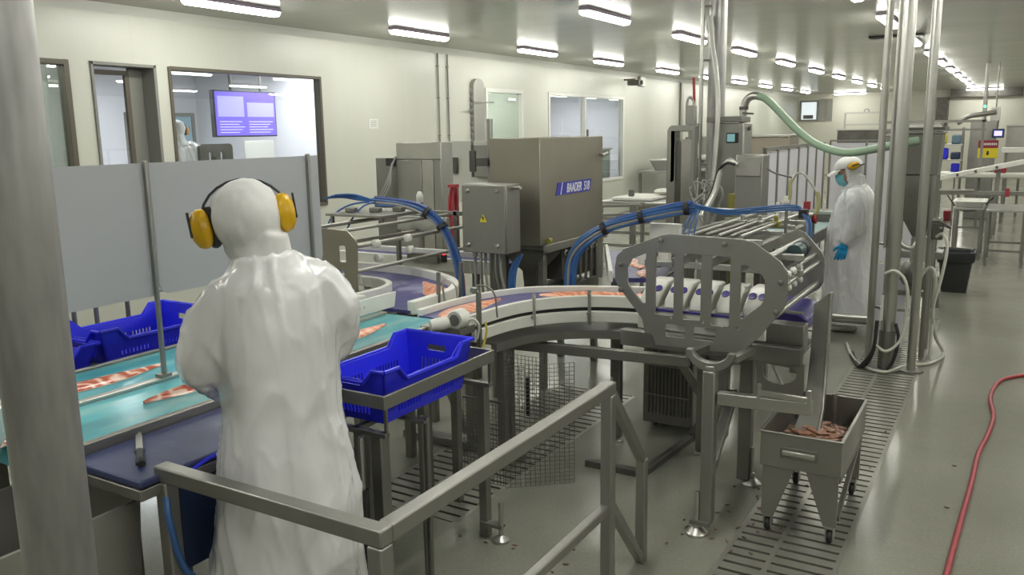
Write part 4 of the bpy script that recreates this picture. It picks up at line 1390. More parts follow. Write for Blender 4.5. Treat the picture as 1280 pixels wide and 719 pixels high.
COL.objects.link(tmp)
dg = bpy.context.evaluated_depsgraph_get()
me = bpy.data.meshes.new_from_object(tmp.evaluated_get(dg), depsgraph=dg)
bpy.data.objects.remove(tmp)
xs = [q.co.x for q in me.vertices]
ys = [q.co.y for q in me.vertices]
kx, ky = 0.40 / (max(xs) - min(xs)), 0.07 / (max(ys) - min(ys))
for q in me.vertices:
    q.co = V((BX1 + 0.0055 + q.co.z, 5.755 + (q.co.x - min(xs)) * kx, 1.487 + (q.co.y - min(ys)) * ky)) - WL[t.name]
link('lettering', me, WHT, t, smooth=0)
m = M()
m.plate([(5.650, 1.478), (5.660, 1.478), (5.690, 1.567), (5.680, 1.567)], [], 0.0015, lambda u, v, w: (BX1 + 0.0042 + w, u, v))
m.build('plate_stripe', WHT, t)
m = M().cyl((BX1, 6.36, 1.76), (BX1 + 0.05, 6.36, 1.76), 0.012, n=10).cyl((BX1 + 0.05, 6.30, 1.75), (BX1 + 0.05, 6.40, 1.77), 0.012, n=10)
m.build('latch', STEELB, t)
m = M()
m.rings([[(a, b, z) for a, b in ((-3.30 + d, 5.40 + d), (-2.98 - d, 5.40 + d), (-2.98 - d, 5.72 - d), (-3.30 + d, 5.72 - d))] for z, d in ((1.11, 0.0), (1.03, 0.0), (0.90, 0.10), (0.75, 0.11))])
m.build('funnel', DARKST, t, bevel=0.004)
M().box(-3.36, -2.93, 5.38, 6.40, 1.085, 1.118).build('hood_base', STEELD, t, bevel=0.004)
M().box(-3.30, -2.98, 5.75, 6.36, 0.80, 1.08).build('gear_housing', DARKST, t, bevel=0.01)
for i in range(6):
    y = 5.78 + i * 0.10
    M().lathe([(0.0, 0), (0.03, 0), (0.03, 0.015), (0.015, 0.02), (0.015, 0.04)], (-2.98, y, 1.02), 14, 'X').build('roller_end', STEELB, t)
    M().cyl((-2.96, y + 0.04, 0.76), (-2.96, y + 0.04, 1.0), 0.012, n=8).build('spindle', STEELD, t)
M().bar((-2.92, 5.36, 1.10), (-2.92, 6.42, 1.10), 0.03, 0.06).build('side_rail', STEELW, t, bevel=0.004)
M().lathe([(0, -0.02), (0.02, -0.02), (0.02, 0.02), (0, 0.02)], (-2.92, 5.42, 1.155), 14, 'Y').build('olive_knob', BRASS, t)
M().cyl((-3.0, 5.4, 1.15), (-3.08, 5.36, 1.16), 0.014, n=10).build('knob_shaft', STEELB, t)
for x, y in ((-3.32, 5.44), (-3.0, 5.46), (-3.32, 6.36), (-3.0, 6.36)):
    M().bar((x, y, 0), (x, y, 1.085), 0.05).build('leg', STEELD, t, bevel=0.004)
M().box(-3.33, -2.97, 5.5, 6.34, 0.40, 0.75).build('lower_cabinet', STEELD, t, bevel=0.008)

# control box on a post
t = thing('control_box', 'grey steel control box with a small yellow warning triangle, before the big hood', 'control box', (-3.2, 5.05, 0))
M().box(-3.40, -3.03, 5.0, 5.19, 1.10, 1.59).build('casing', STEELW, t, bevel=0.006)
M().box(-3.395, -3.035, 4.985, 5.0, 1.105, 1.585).build('door', STEELW, t, bevel=0.004)
for x in (-3.345, -3.10):
    for z in (1.16, 1.545):
        M().lathe([(0.016, 0), (0.016, -0.01), (0.010, -0.016), (0, -0.016)], (x, 4.985, z), 14, 'Y').build('door_screw', STEELB, t)
lb = M().plate([(-3.245, 1.325), (-3.185, 1.325), (-3.215, 1.38)], [], 0.002, lambda u, v, w: (u, 4.983 + w, v)).build('hazard_label', YELS, t)
tag(lb, 'small yellow triangle with a black bolt')
M().plate([(-3.222, 1.372 - 0.004), (-3.206, 1.362 - 0.004), (-3.213, 1.352), (-3.206, 1.35), (-3.218, 1.332), (-3.216, 1.348), (-3.223, 1.351)], [], 0.001, lambda u, v, w: (u, 4.9815 + w, v)).build('bolt_mark', DARK, lb)
M().cyl((-3.03, 5.1, 1.56), (-2.96, 5.08, 1.565), 0.012, n=10).build('side_latch', STEELB, t)
M().cyl((-3.21, 5.12, 0.0), (-3.21, 5.12, 1.10), 0.03).build('post', STEELD, t)
for i, x in enumerate((-3.34, -3.29, -3.25, -3.16, -3.12)):
    mt = STEELB if i % 2 else HOSEG
    M().tube([(x, 5.06, 1.10), (x, 5.06, 0.95), (x + 0.01 * i, 5.07, 0.75), (x + 0.02, 5.08, 0.5)], 0.011, 8, sm=4).build('cable', mt, t)
m = M()
for dx, dz in ((0, 0), (0.02, 0.015), (0.04, 0.03)):
    m.tube([(-3.02 + dx, 5.12, 1.06 + dz), (-3.06 + dx, 5.10, 0.98), (-3.07 + dx, 5.09, 0.85), (-3.07 + dx, 5.08, 0.55)], 0.011, 8, sm=4)
m.build('blue_cable', HOSEB, t)
M().lathe([(0.022, 0), (0.022, 0.03), (0.014, 0.035)], (-3.34, 5.06, 1.065), 10).build('cable_gland', STEELB, t)

# mast with chain and turnbuckle behind the box
t = thing('lifting_mast', 'thin steel mast with chain and turnbuckle above the control box', 'mast', (-3.42, 5.4, 0))
M().bar((-3.42, 5.42, 0), (-3.42, 5.42, 2.05), 0.035).build('mast', STEELW, t, bevel=0.004)
m = M()
for i in range(9):
    z = 1.88 + i * 0.045
    m.ell((-3.52, 5.33, z), (0.016 if i % 2 else 0.010, 0.010 if i % 2 else 0.016, 0.028), 10, 6)
m.build('chain', STEELD, t)
m = M().cyl((-3.52, 5.33, 1.62), (-3.52, 5.33, 1.86), 0.012, n=8).box(-3.545, -3.53, 5.32, 5.34, 1.66, 1.80).box(-3.51, -3.495, 5.32, 5.34, 1.66, 1.80).box(-3.545, -3.495, 5.32, 5.34, 1.80, 1.815)
m.build('turnbuckle', DARKST, t)
M().bar((-3.53, 5.33, 1.73), (-3.43, 5.4, 1.73), 0.03, 0.06).build('bracket', DARKST, t)

# tall cabinets
t = thing('tall_cabinet', 'tall stainless cabinet standing behind the roller rack', 'cabinet', (-5.24, 7.2, 0))
M().box(-5.56, -5.0, 7.0, 7.2, 0.1, 1.86).build('body', STEELW, t, bevel=0.006)
M().box(-5.56, -5.25, 6.985, 7.0, 0.35, 1.68).build('door', STEELW, t, bevel=0.004)
M().box(-5.24, -5.1, 6.985, 7.0, 0.35, 1.68).build('door', STEEL, t, bevel=0.004)
M().box(-5.09, -5.005, 6.985, 7.0, 0.35, 1.68).build('door', STEELW, t, bevel=0.004)
M().box(-5.56, -5.0, 6.98, 7.0, 1.69, 1.855).build('header', STEEL, t, bevel=0.004)
for x, y in ((-5.5, 7.05), (-5.05, 7.05), (-5.5, 7.16), (-5.05, 7.16)):
    M().cyl((x, y, 0), (x, y, 0.1), 0.025, n=10).build('leg', STEELD, t)
t = thing('side_cabinet', 'lower grey cabinet adjoining the tall stainless one, with grey cables on top', 'cabinet', (-5.72, 7.2, 0))
M().box(-5.86, -5.57, 7.0, 7.2, 0.1, 1.70).build('body', STEELD, t, bevel=0.006)
m = M()
for i in range(3):
    m.tube([(-5.62 + 0.03 * i, 6.97, 1.66 + 0.03 * i), (-5.60, 6.94, 1.60), (-5.66 + 0.03 * i, 6.9, 1.42), (-5.76 + 0.03 * i, 6.88, 1.25)], 0.010, 8, sm=4)
m.build('cable', HOSEG, t)
M().box(-5.68, -5.58, 6.95, 7.0, 1.62, 1.70).build('cable_clamp', DARK, t)
for x, y in ((-5.8, 7.05), (-5.62, 7.05), (-5.8, 7.16), (-5.62, 7.16)):
    M().cyl((x, y, 0), (x, y, 0.1), 0.025, n=10).build('leg', STEELD, t)
# wall equipment between cabinet and control box
t = thing('wall_board', 'small white board with grey box behind the control box', 'board', (-5.7, 8.7, 0))
M().box(-6.10, -5.45, 8.7, 8.74, 1.1, 1.85).build('panel', OFFW, t, bevel=0.004)
M().box(-5.68, -5.46, 8.62, 8.70, 1.42, 1.80).build('grey_box', STEELW, t, bevel=0.004)
M().box(-6.04, -5.96, 8.66, 8.70, 1.45, 1.65).build('dispenser', DARKST, t, bevel=0.004)
for x in (-6.06, -5.5):
    M().bar((x, 8.72, 0), (x, 8.72, 1.1), 0.04).build('leg', STEELD, t)
m = M()
for dx in (0.0, 0.035):
    m.tube([(-4.60 + dx, 6.6, 1.45), (-4.62 + dx, 6.58, 1.3), (-4.61 + dx, 6.56, 1.0), (-4.54 + dx, 6.6, 0.6), (-4.52 + dx, 6.6, 0.0)], 0.016, 8, sm=5)
m.box(-4.63, -4.54, 6.57, 6.63, 1.44, 1.47)
m.bar((-4.58, 6.64, 0.0), (-4.58, 6.64, 1.46), 0.03)
tag(m.build('red_air_hose', HOSER), 'red hose pair hanging between the tall cabinet and the control box', 'hose')

# ------------------------------------------------------------------ roller rack (rods and small white wheels)
t = thing('roller_rack', 'rack of steel rods and small white wheels over the hairpin conveyor', 'machine', (-3.9, 4.7, 0))
ol = [(-4.35, 0.86), (-3.62, 0.86), (-3.60, 1.27), (-3.68, 1.34), (-4.35, 1.36)]
M().plate(ol, [rr(-4.2, -3.72, 0.93, 1.08, 0.02), rr(-3.76, -3.70, 1.13, 1.24, 0.01, 2)], 0.012, lambda u, v, w: (u, 4.08 + w, v)).build('end_plate', HOODST, t, bevel=0.002)
M().bar((-3.68, 5.32, 0.87), (-3.68, 5.32, 1.36), 0.03).build('end_post', STEELD, t)
M().bar((-4.25, 5.32, 0.87), (-4.25, 5.32, 1.36), 0.03).build('end_post', STEELD, t)
M().bar((-4.30, 5.32, 1.34), (-3.62, 5.32, 1.34), 0.03).build('end_bar', STEELD, t)
for x, z, r in ((-3.64, 1.07, 0.013), (-3.64, 1.235, 0.014), (-3.75, 1.33, 0.012), (-4.05, 1.335, 0.012), (-4.25, 1.30, 0.012), (-4.0, 1.20, 0.012)):
    M().cyl((x, 4.09, z), (x, 5.33, z), r, n=12).build('rod', STEEL, t)
for y, z in ((4.28, 1.235), (4.30, 1.14), (4.62, 1.235), (4.64, 1.15)):
    m = M().lathe([(0.016, -0.025), (0.028, -0.02), (0.028, -0.005), (0.018, 0), (0.028, 0.005), (0.028, 0.02), (0.016, 0.025)], (-3.61, y, z), 14, 'Y')
    m.build('white_wheel', WHITEP, t)
    M().bar((-3.64, y, z), (-3.61, y, z), 0.02).build('wheel_arm', STEELD, t)
M().box(-4.30, -3.78, 4.55, 5.10, 1.37, 1.385).build('top_tray', STEELW, t)
for x, y in ((-4.28, 4.60), (-3.80, 4.60), (-4.28, 5.05), (-3.80, 5.05)):
    M().bar((x, y, 1.31), (x, y, 1.372), 0.02).build('tray_leg', STEELD, t)
for x, y in ((-4.2, 4.72), (-4.02, 4.78), (-3.9, 4.9)):
    M().box(x - 0.04, x + 0.04, y - 0.03, y + 0.03, 1.386, 1.42).build('valve_block', STEELD, t, bevel=0.006)
M().bar((-4.12, 4.95, 1.34), (-4.12, 4.95, 1.47), 0.02).build('hose_post', STEELD, t)
for x in (-4.3, -3.66):
    M().bar((x, 4.086, 0.0), (x, 4.086, 0.87), 0.05).build('leg', STEELD, t)
    M().bar((x, 5.32, 0.0), (x, 5.32, 0.87), 0.05).build('leg', STEELD, t)
M().box(-4.2, -3.72, 5.25, 5.30, 1.20, 1.31).build('white_panel', OFFW, t, bevel=0.004)
t = thing('signal_lamp', 'small white stacked signal lamp on a post before the tall cabinet', 'lamp', (-4.46, 5.9, 0))
m = M().lathe([(0.0, 0), (0.03, 0), (0.03, 0.05), (0.022, 0.06), (0.022, 0.10), (0.03, 0.11), (0.03, 0.17), (0.015, 0.2), (0, 0.2)], (-4.46, 5.9, 1.25), 16)
m.build('lamp_stack', WHITEP, t)
M().lathe([(0.0305, 0.0), (0.0305, 0.025)], (-4.46, 5.9, 1.33), 16).build('dark_band', NAVYD, t)
M().bar((-4.46, 5.9, 0.0), (-4.46, 5.9, 1.25), 0.03).build('post', STEELD, t)
# back conveyor behind the hairpin
t = thing('cross_conveyor', 'low conveyor with white edge running behind the hairpin curve', 'conveyor', (-3.9, 5.75, 0))
M().box(-5.2, -3.42, 5.45, 5.80, 0.86, 0.92).build('belt', PURPB, t, bevel=0.01)
M().box(-5.2, -3.42, 5.41, 5.44, 0.86, 0.965).build('side_rail', WHITEP, t, bevel=0.005)
M().box(-5.2, -3.42, 5.81, 5.84, 0.86, 0.965).build('side_rail', WHITEP, t, bevel=0.005)
for x in (-5.0, -4.3, -3.6):
    for y in (5.46, 5.78):
        M().bar((x, y, 0), (x, y, 0.86), 0.045).build('leg', STEELD, t)
M().box(-4.2, -3.9, 5.36, 5.4, 0.93, 1.0).build('sensor_rail', STEELD, t)
M().ell((-3.85, 5.38, 1.01), (0.014, 0.014, 0.014), 10, 6).build('red_light', REDLED, t)
M().box(-3.87, -3.83, 5.365, 5.395, 0.94, 1.0).build('light_base', DARK, t)

# ------------------------------------------------------------------ blue hose bundles
def bundle(label, path, n, r, spread, loc, seed, mats, ties):
    t = thing('hose_bundle', label, 'hose bundle', loc, None)
    rnd = random.Random(seed)
    cp = catmull(path, 6)
    for i in range(n):
        a = 2 * PI * i / n
        ox, oz = spread * math.cos(a) * (0.4 if i == 0 else 1), spread * math.sin(a) * (0.4 if i == 0 else 1)
        p = [(q[0] + ox + rnd.uniform(-0.006, 0.006), q[1] + ox * 0.4, q[2] + oz + rnd.uniform(-0.006, 0.006)) for q in path]
        M().tube(p, r, 8, sm=6).build('hose', mats[i % len(mats)], t)
    for k in ties:
        q = cp[int(k * (len(cp) - 1))]
        d = (cp[min(int(k * (len(cp) - 1)) + 1, len(cp) - 1)] - q).normalized()
        M().tube([q - d * 0.016, q + d * 0.016], spread + r + 0.004, 14).build('cable_tie', DARK, t)
    return t


BUNDLE1 = [(-4.12, 4.90, 1.455), (-3.93, 4.95, 1.44), (-3.76, 4.98, 1.40), (-3.62, 5.0, 1.31), (-3.525, 5.0, 1.19), (-3.46, 5.0, 1.03), (-3.44, 5.0, 0.92), (-3.435, 5.0, 0.80), (-3.435, 5.0, 0.70)]
bundle('blue hose bundle arching from the roller rack down beside the hairpin curve', BUNDLE1, 7, 0.013, 0.026, (-3.3, 4.9, 0), 1, [HOSEB, HOSEB, HOSEBD, HOSEB, HOSEG], (0.3, 0.42))
bundle('blue hose bundle arching from beside the big hood across to the grading machine', [(-2.66, 5.25, 0.70), (-2.66, 5.25, 0.80), (-2.66, 5.25, 0.92), (-2.63, 5.25, 1.08), (-2.54, 5.25, 1.20), (-2.38, 5.28, 1.30), (-2.16, 5.32, 1.37), (-1.95, 5.36, 1.42), (-1.82, 5.38, 1.44)], 8, 0.013, 0.03, (-2.3, 5.3, 0), 2, [HOSEB, HOSEB, HOSEBD, HOSEB, HOSEB, HOSEG], (0.62, 0.75, 0.97))
t = thing('hose_run', 'thin blue hoses running on over the grading machine towards the small cabinet', 'hose bundle', (-1.6, 5.4, 1.3))
for i in range(3):
    M().tube([(-1.82, 5.38, 1.44 + 0.012 * i), (-1.72, 5.4, 1.42 + 0.01 * i), (-1.6, 5.45, 1.395 + 0.014 * i), (-1.45, 5.5, 1.41 + 0.014 * i), (-1.2, 5.55, 1.43 + 0.014 * i), (-1.12, 5.5, 1.40)], 0.007, 6, sm=5).build('hose', HOSEB, t)
for i in range(3):
    M().tube([(-1.80 + 0.01 * i, 5.38, 1.43), (-1.84 + 0.03 * i, 5.35, 1.36), (-1.86 + 0.035 * i, 5.33, 1.28), (-1.86 + 0.04 * i, 5.30, 1.22)], 0.007, 6, sm=5).build('hose', HOSEB, t)
for i in range(2):
    M().tube([(-1.14, 5.48, 1.42), (-1.10 + 0.02 * i, 5.45, 1.36), (-1.09 + 0.025 * i, 5.4, 1.24), (-1.08 + 0.025 * i, 5.38, 1.12)], 0.008, 6, sm=5).build('hose', HOSEB, t)
M().box(-1.16, -1.11, 5.47, 5.53, 1.385, 1.44).build('manifold', DARK, t)
t = thing('connector_hose_group', 'loose blue hoses running from the roller rack valves', 'hose bundle', (-4.0, 4.75, 1.4))
for i in range(4):
    M().tube([(-4.55 + 0.04 * i, 4.80, 1.47 + 0.01 * i), (-4.4 + 0.03 * i, 4.84, 1.48 + 0.008 * i), (-4.25, 4.88, 1.46 + 0.01 * i), (-4.12, 4.90, 1.455)], 0.007, 6, sm=5).build('hose', HOSEB, t)
for i in range(2):
    M().tube([(-4.16 + 0.06 * i, 4.88, 1.45), (-4.28 + 0.14 * i, 4.80, 1.43), (-4.36 + 0.2 * i, 4.70, 1.36), (-4.36 + 0.2 * i, 4.6, 1.25)], 0.007, 6, sm=5).build('hose', HOSEB, t)

# ------------------------------------------------------------------ transfer machine behind the grader
t = thing('transfer_machine', 'open steel frame machine with rods and white blocks behind the grading machine', 'machine', (-1.6, 6.4, 0))
for x in (-2.02, -1.42):
    M().bar((x, 5.20, 1.16), (x, 6.9, 1.16), 0.05, 0.07).build('side_beam', STEELW, t, bevel=0.005)
    for y in (5.78, 6.8):
        M().bar((x, y, 0), (x, y, 1.13), 0.06).build('leg', STEELD, t, bevel=0.005)
for y, z in ((5.55, 1.21), (6.1, 1.21), (6.5, 1.21), (6.87, 1.21)):
    M().bar((-2.04, y, z), (-1.40, y, z), 0.035, 0.03).build('cross_rail', STEELB, t, bevel=0.003)
for i, x in enumerate((-1.94, -1.86, -1.77, -1.68, -1.60, -1.53)):
    M().cyl((x, 5.5, 1.245), (x + 0.06, 6.87, 1.245 + 0.02 * (i % 2)), 0.012, n=8).build('rod', STEELB if i % 2 else STEELD, t)
M().cyl((-2.0, 6.2, 1.36), (-1.40, 6.2, 1.35), 0.008, n=10).build('white_rod', WHITEP, t)
for x in (-2.0, -1.40):
    M().bar((x, 6.2, 1.16), (x, 6.2, 1.36), 0.02).build('rod_stand', STEELD, t)
for y in (5.22, 5.42):
    M().box(-2.14, -1.92, y, y + 0.05, 1.06 + (y - 5.22) * 0.6, 1.20 + (y - 5.22) * 0.6).build('white_block', WHITEP, t, bevel=0.006)
M().box(-2.08, -1.98, 5.20, 5.52, 1.05, 1.10).build('block_carrier', STEELD, t)
for x in (-1.75, -1.62, -1.5):
    m = M().box(x - 0.03, x + 0.03, 6.3, 6.36, 1.225, 1.27).cyl((x, 6.33, 1.27), (x, 6.33, 1.31), 0.015, n=10)
    m.build('valve', STEELB if x < -1.6 else BRASS, t, bevel=0.004)
M().box(-1.99, -1.45, 5.6, 6.88, 1.10, 1.12).build('deck', DARKST, t)
# pale teal outlet belt towards the far worker
t = thing('outlet_conveyor', 'pale teal conveyor in front of the far worker', 'conveyor', (-1.85, 8.3, 0))
M().box(-2.12, -1.60, 7.55, 9.40, 0.90, 0.95).build('belt', mat('pale_teal_belt', (0.38, 0.52, 0.52), 0.3), t, bevel=0.01)
for x in (-2.135, -1.585):
    M().box(x - 0.012, x + 0.012, 7.55, 9.40, 0.86, 0.97).build('side_rail', STEELW, t, bevel=0.003)
for x in (-2.10, -1.62):
    for y in (7.65, 9.3):
        M().bar((x, y, 0), (x, y, 0.90), 0.05).build('leg', STEELD, t)
t = thing('drive_unit', 'small grey drive box with red stop button and yellow hoop, left of the far worker', 'machine', (-1.46, 7.05, 0))
M().box(-1.54, -1.38, 6.98, 7.14, 1.05, 1.25).build('drive_box', STEELD, t, bevel=0.008)
M().box(-1.55, -1.37, 6.97, 7.15, 1.252, 1.265).build('box_lid', STEELB, t)
M().bar((-1.46, 7.07, 0), (-1.46, 7.07, 1.05), 0.05).build('post', STEELD, t)
M().lathe([(0.0, 0), (0.028, 0), (0.035, 0.012), (0.035, 0.028), (0, 0.032)], (-1.38, 7.05, 1.22), 16, 'X').build('emergency_button', REDP, t)
for i, x in enumerate((-1.60, -1.66)):
    m = M().box(x - 0.016, x + 0.016, 7.04, 7.09, 1.16, 1.40 - 0.05 * i).box(x - 0.03, x + 0.03, 7.03, 7.10, 1.34 - 0.06 * i, 1.37 - 0.06 * i)
    m.build('white_clamp', WHITEP, t, bevel=0.004)
mt = mat('pale_yellow_arm', (0.42, 0.40, 0.20), 0.5)
M().tube([(-1.58, 7.06, 1.33), (-1.57, 7.06, 1.42), (-1.575, 7.06, 1.50), (-1.56, 7.06, 1.54)], 0.014, 8, sm=4).build('yellow_arm', mt, t)
M().tube([(-1.38, 7.08, 1.24), (-1.355, 7.08, 1.30), (-1.35, 7.08, 1.38), (-1.365, 7.07, 1.44)], 0.018, 8, sm=4).build('yellow_arm', mt, t)
M().tube([(-1.56, 7.06, 1.53), (-1.53, 7.06, 1.58), (-1.48, 7.06, 1.59), (-1.44, 7.06, 1.55), (-1.36, 7.07, 1.43)], 0.011, 8, sm=2).build('hoop', STEELB, t)
M().bar((-1.70, 7.07, 1.15), (-1.38, 7.07, 1.15), 0.03).build('support_bar', STEELW, t)
M().tube([(-1.76, 7.06, 1.62), (-1.70, 7.06, 1.585), (-1.56, 7.06, 1.55)], 0.008, 6, sm=3).build('dark_rod', DARKST, t)

# ------------------------------------------------------------------ column with pipes and cabinets behind
t = thing('ceiling_column', 'round steel column rising to the ceiling behind the small display cabinet', 'column', (-2.52, 8.2, 0))
M().cyl((-2.57, 8.22, 0), (-2.57, 8.22, CZ), 0.085, n=28).build('shaft', PIPEM, t)
M().cyl((-2.70, 8.15, 1.2), (-2.70, 8.15, CZ), 0.02, n=12).build('thin_pipe', STEELB, t)
for z in (1.6, 2.6, 3.1):
    M().bar((-2.72, 8.15, z), (-2.5, 8.19, z), 0.03, 0.02).build('pipe_clip', STEELD, t)
M().tube([(-2.62, 8.10, 3.0), (-2.55, 8.0, 2.72), (-2.46, 7.85, 2.45), (-2.40, 7.74, 2.1), (-2.42, 7.73, 1.6), (-2.46, 7.73, 1.2)], 0.022, 10, sm=5).build('white_hose', WHITEP, t)
t = thing('display_cabinet', 'grey machine cabinet with a small turquoise display by the steel column', 'cabinet', (-2.35, 8.0, 0))
M().box(-2.44, -2.17, 7.8, 8.08, 1.05, 2.0).build('body', STEELW, t, bevel=0.012)
M().box(-2.52, -2.19, 7.78, 8.08, 2.005, 2.06).build('top_beam', STEELD, t, bevel=0.006)
M().box(-2.33, -2.22, 7.785, 7.8, 1.82, 1.91).build('display_bezel', DARK, t, bevel=0.004)
M().box(-2.32, -2.25, 7.78, 7.785, 1.83, 1.90).build('display', emis('turquoise_display', (0.25, 0.5, 0.52), 0.45), t)
for x in (-2.41, -2.2):
    M().bar((x, 7.92, 0), (x, 7.92, 1.05), 0.06).build('leg', STEELD, t)
M().cyl((-2.17, 7.94, 1.95), (-2.15, 7.94, 1.95), 0.02, n=10).build('latch', DARKST, t)
t = thing('valve_assembly', 'stacked steel valve and filter on a thin pipe left of the steel column', 'valve', (-2.74, 7.8, 0))
M().cyl((-2.62, 7.72, 1.0), (-2.62, 7.72, 2.2), 0.018, n=10).build('riser', STEELB, t)
M().cyl((-2.62, 7.72, 1.82), (-2.62, 7.72, 2.0), 0.05).build('upper_filter', STEELW, t)
M().cyl((-2.62, 7.72, 1.5), (-2.62, 7.72, 1.68), 0.05).build('lower_filter', STEELW, t)
M().cyl((-2.62, 7.72, 1.70), (-2.62, 7.72, 1.80), 0.03).build('coupling', DARKST, t)
M().tube([(-2.62, 7.72, 2.2), (-2.66, 7.72, 2.24), (-2.69, 7.72, 2.2), (-2.69, 7.72, 2.0)], 0.013, 8, sm=4).build('elbow', STEELB, t)
M().bar((-2.62, 7.72, 2.2), (-2.63, 7.72, 2.42), 0.02).build('red_valve', HOSER, t)
M().bar((-2.62, 7.75, 0), (-2.62, 7.75, 1.0), 0.04).build('post', STEELD, t)
t = thing('frame_cabinet', 'grey arched frame cabinet with an inner panel left of the valve stack', 'cabinet', (-2.8, 7.5, 0))
ok_ = [(-2.78, 1.0), (-2.52, 1.0), (-2.52, 1.985), (-2.74, 1.985), (-2.765, 1.97), (-2.78, 1.94)]
M().plate(ok_, [[(-2.70, 1.04), (-2.55, 1.04), (-2.55, 1.93), (-2.70, 1.93)]], 0.10, lambda u, v, w: (u, 7.45 + w, v)).build('arch_frame', STEELW, t, bevel=0.006)
M().box(-2.65, -2.55, 7.47, 7.55, 1.04, 1.86).build('inner_panel', STEEL, t, bevel=0.006)
M().box(-2.70, -2.66, 7.5, 7.54, 1.04, 1.84).build('slide_rail', STEELD, t)
M().box(-2.61, -2.53, 7.46, 7.54, 1.987, 2.16).build('top_box', STEELW, t, bevel=0.004)
for x in (-2.75, -2.55):
    M().bar((x, 7.5, 0), (x, 7.5, 1.0), 0.06).build('leg', STEELD, t)
t = thing('post_cabinet', 'narrow grey upright cabinet with grey hoses looping from its top', 'cabinet', (-1.9, 7.0, 0))
M().box(-2.01, -1.785, 7.0, 7.22, 0.75, 1.735).build('body', STEELW, t, bevel=0.008)
M().box(-2.0, -1.80, 6.985, 7.0, 1.56, 1.72).build('junction_box', STEEL, t, bevel=0.004)
for i in range(4):
    M().tube([(-1.98, 6.96 - 0.02 * i, 1.66), (-2.05, 6.94 - 0.02 * i, 1.70 - 0.01 * i), (-2.10 - 0.01 * i, 6.92, 1.60), (-2.13 - 0.015 * i, 6.88, 1.42), (-2.2 - 0.02 * i, 6.8, 1.24)], 0.012, 8, sm=5).build('hose', [HOSEG, STEELB, TRANSH, DARK][i], t)
for x in (-1.97, -1.82):
    M().bar((x, 7.1, 0), (x, 7.1, 0.75), 0.05).build('leg', STEELD, t)
m = M()
rnd = random.Random(3)
for i in range(10):
    a = V((-2.42 + rnd.uniform(-0.12, 0.12), 7.3, 1.25 + rnd.uniform(0, 0.2)))
    m.tube([a, a + V((rnd.uniform(-0.1, 0.1), 0.02, 0.08)), a + V((rnd.uniform(-0.18, 0.18), 0.05, -0.05)), (a.x, 7.35, 1.0)], 0.009, 6, sm=4)
m.box(-2.6, -2.2, 7.3, 7.42, 0.85, 1.0)
m.bar((-2.4, 7.36, 0), (-2.4, 7.36, 0.85), 0.06)
tag(m.build('cable_tangle', HOSEG), 'tangle of grey cables and fittings below the display cabinet', 'cables', kind='stuff')
tag(M().box(-2.19, -2.13, 7.42, 7.48, 1.22, 1.38).bar((-2.16, 7.45, 0), (-2.16, 7.45, 1.22), 0.03).build('pneumatic_unit', BRASS, bevel=0.01), 'small olive yellow pneumatic unit below the display cabinet', 'valve')

# pale green suction hose
t = thing('suction_hose', 'pale green suction hose sagging from the display cabinet to the steel poles', 'hose', (-1.6, 7.8, 1.7))
M().tube([(-2.10, 7.98, 2.24), (-2.02, 7.95, 2.21), (-1.90, 7.9, 2.11), (-1.70, 7.8, 1.93), (-1.50, 7.7, 1.80), (-1.25, 7.6, 1.735), (-1.0, 7.55, 1.77), (-0.86, 7.55, 1.80), (-0.70, 7.6, 1.83)], 0.034, 14, sm=6).build('hose', HOSEGR, t)
M().tube([(-2.235, 8.0, 2.0), (-2.235, 8.0, 2.14), (-2.20, 8.0, 2.22), (-2.14, 7.99, 2.245), (-2.10, 7.98, 2.24)], 0.036, 14, sm=5).build('steel_elbow', STEELB, t)
M().lathe([(0.043, 0), (0.043, 0.03)], (-2.235, 8.0, 2.12), 16).build('clamp_ring', DARKST, t)
M().bar((-2.235, 7.96, 2.09), (-2.13, 7.95, 2.08), 0.016).build('valve_lever', DARKST, t)

# bench line between the big hood and the arched cabinet
t = thing('rail_bench', 'long steel rail bench with a bright white top, right of the big hood', 'bench', (-4.35, 10.6, 0))
M().box(-4.75, -3.75, 10.2, 11.3, 0.98, 1.03).build('bench_top', STEELB, t, bevel=0.006)
M().box(-4.6, -4.05, 10.3, 11.1, 1.032, 1.075).build('white_sheet', WHITEP, t, bevel=0.01)
for z in (0.45, 0.62, 0.80):
    M().bar((-4.72, 10.22, z), (-3.78, 10.22, z), 0.04).build('rail', STEELW, t)
for x in (-4.72, -4.25, -3.78):
    for y in (10.22, 11.27):
        M().bar((x, y, 0), (x, y, 0.98), 0.045).build('leg', STEELD, t)
M().ell((-4.1, 10.9, 1.12), (0.14, 0.10, 0.045), 14, 8).build('white_bundle', OFFW, t)
M().box(-4.45, -4.38, 10.5, 10.56, 1.076, 1.16).build('bottle', DARKST, t, bevel=0.01)
t = thing('side_rail_frame', 'open steel rail frame with three bars below the rail bench', 'rail', (-3.6, 8.8, 0))
for z in (0.92, 1.02, 1.12):
    M().bar((-4.0, 8.5, z), (-3.15, 9.2, z), 0.03).build('bar', STEELB, t)
for k_ in (0.02, 0.5, 0.98):
    x, y = -4.0 + 0.85 * k_, 8.5 + 0.7 * k_
    M().bar((x, y, 0), (x, y, 1.15), 0.035).build('post', STEELD, t)

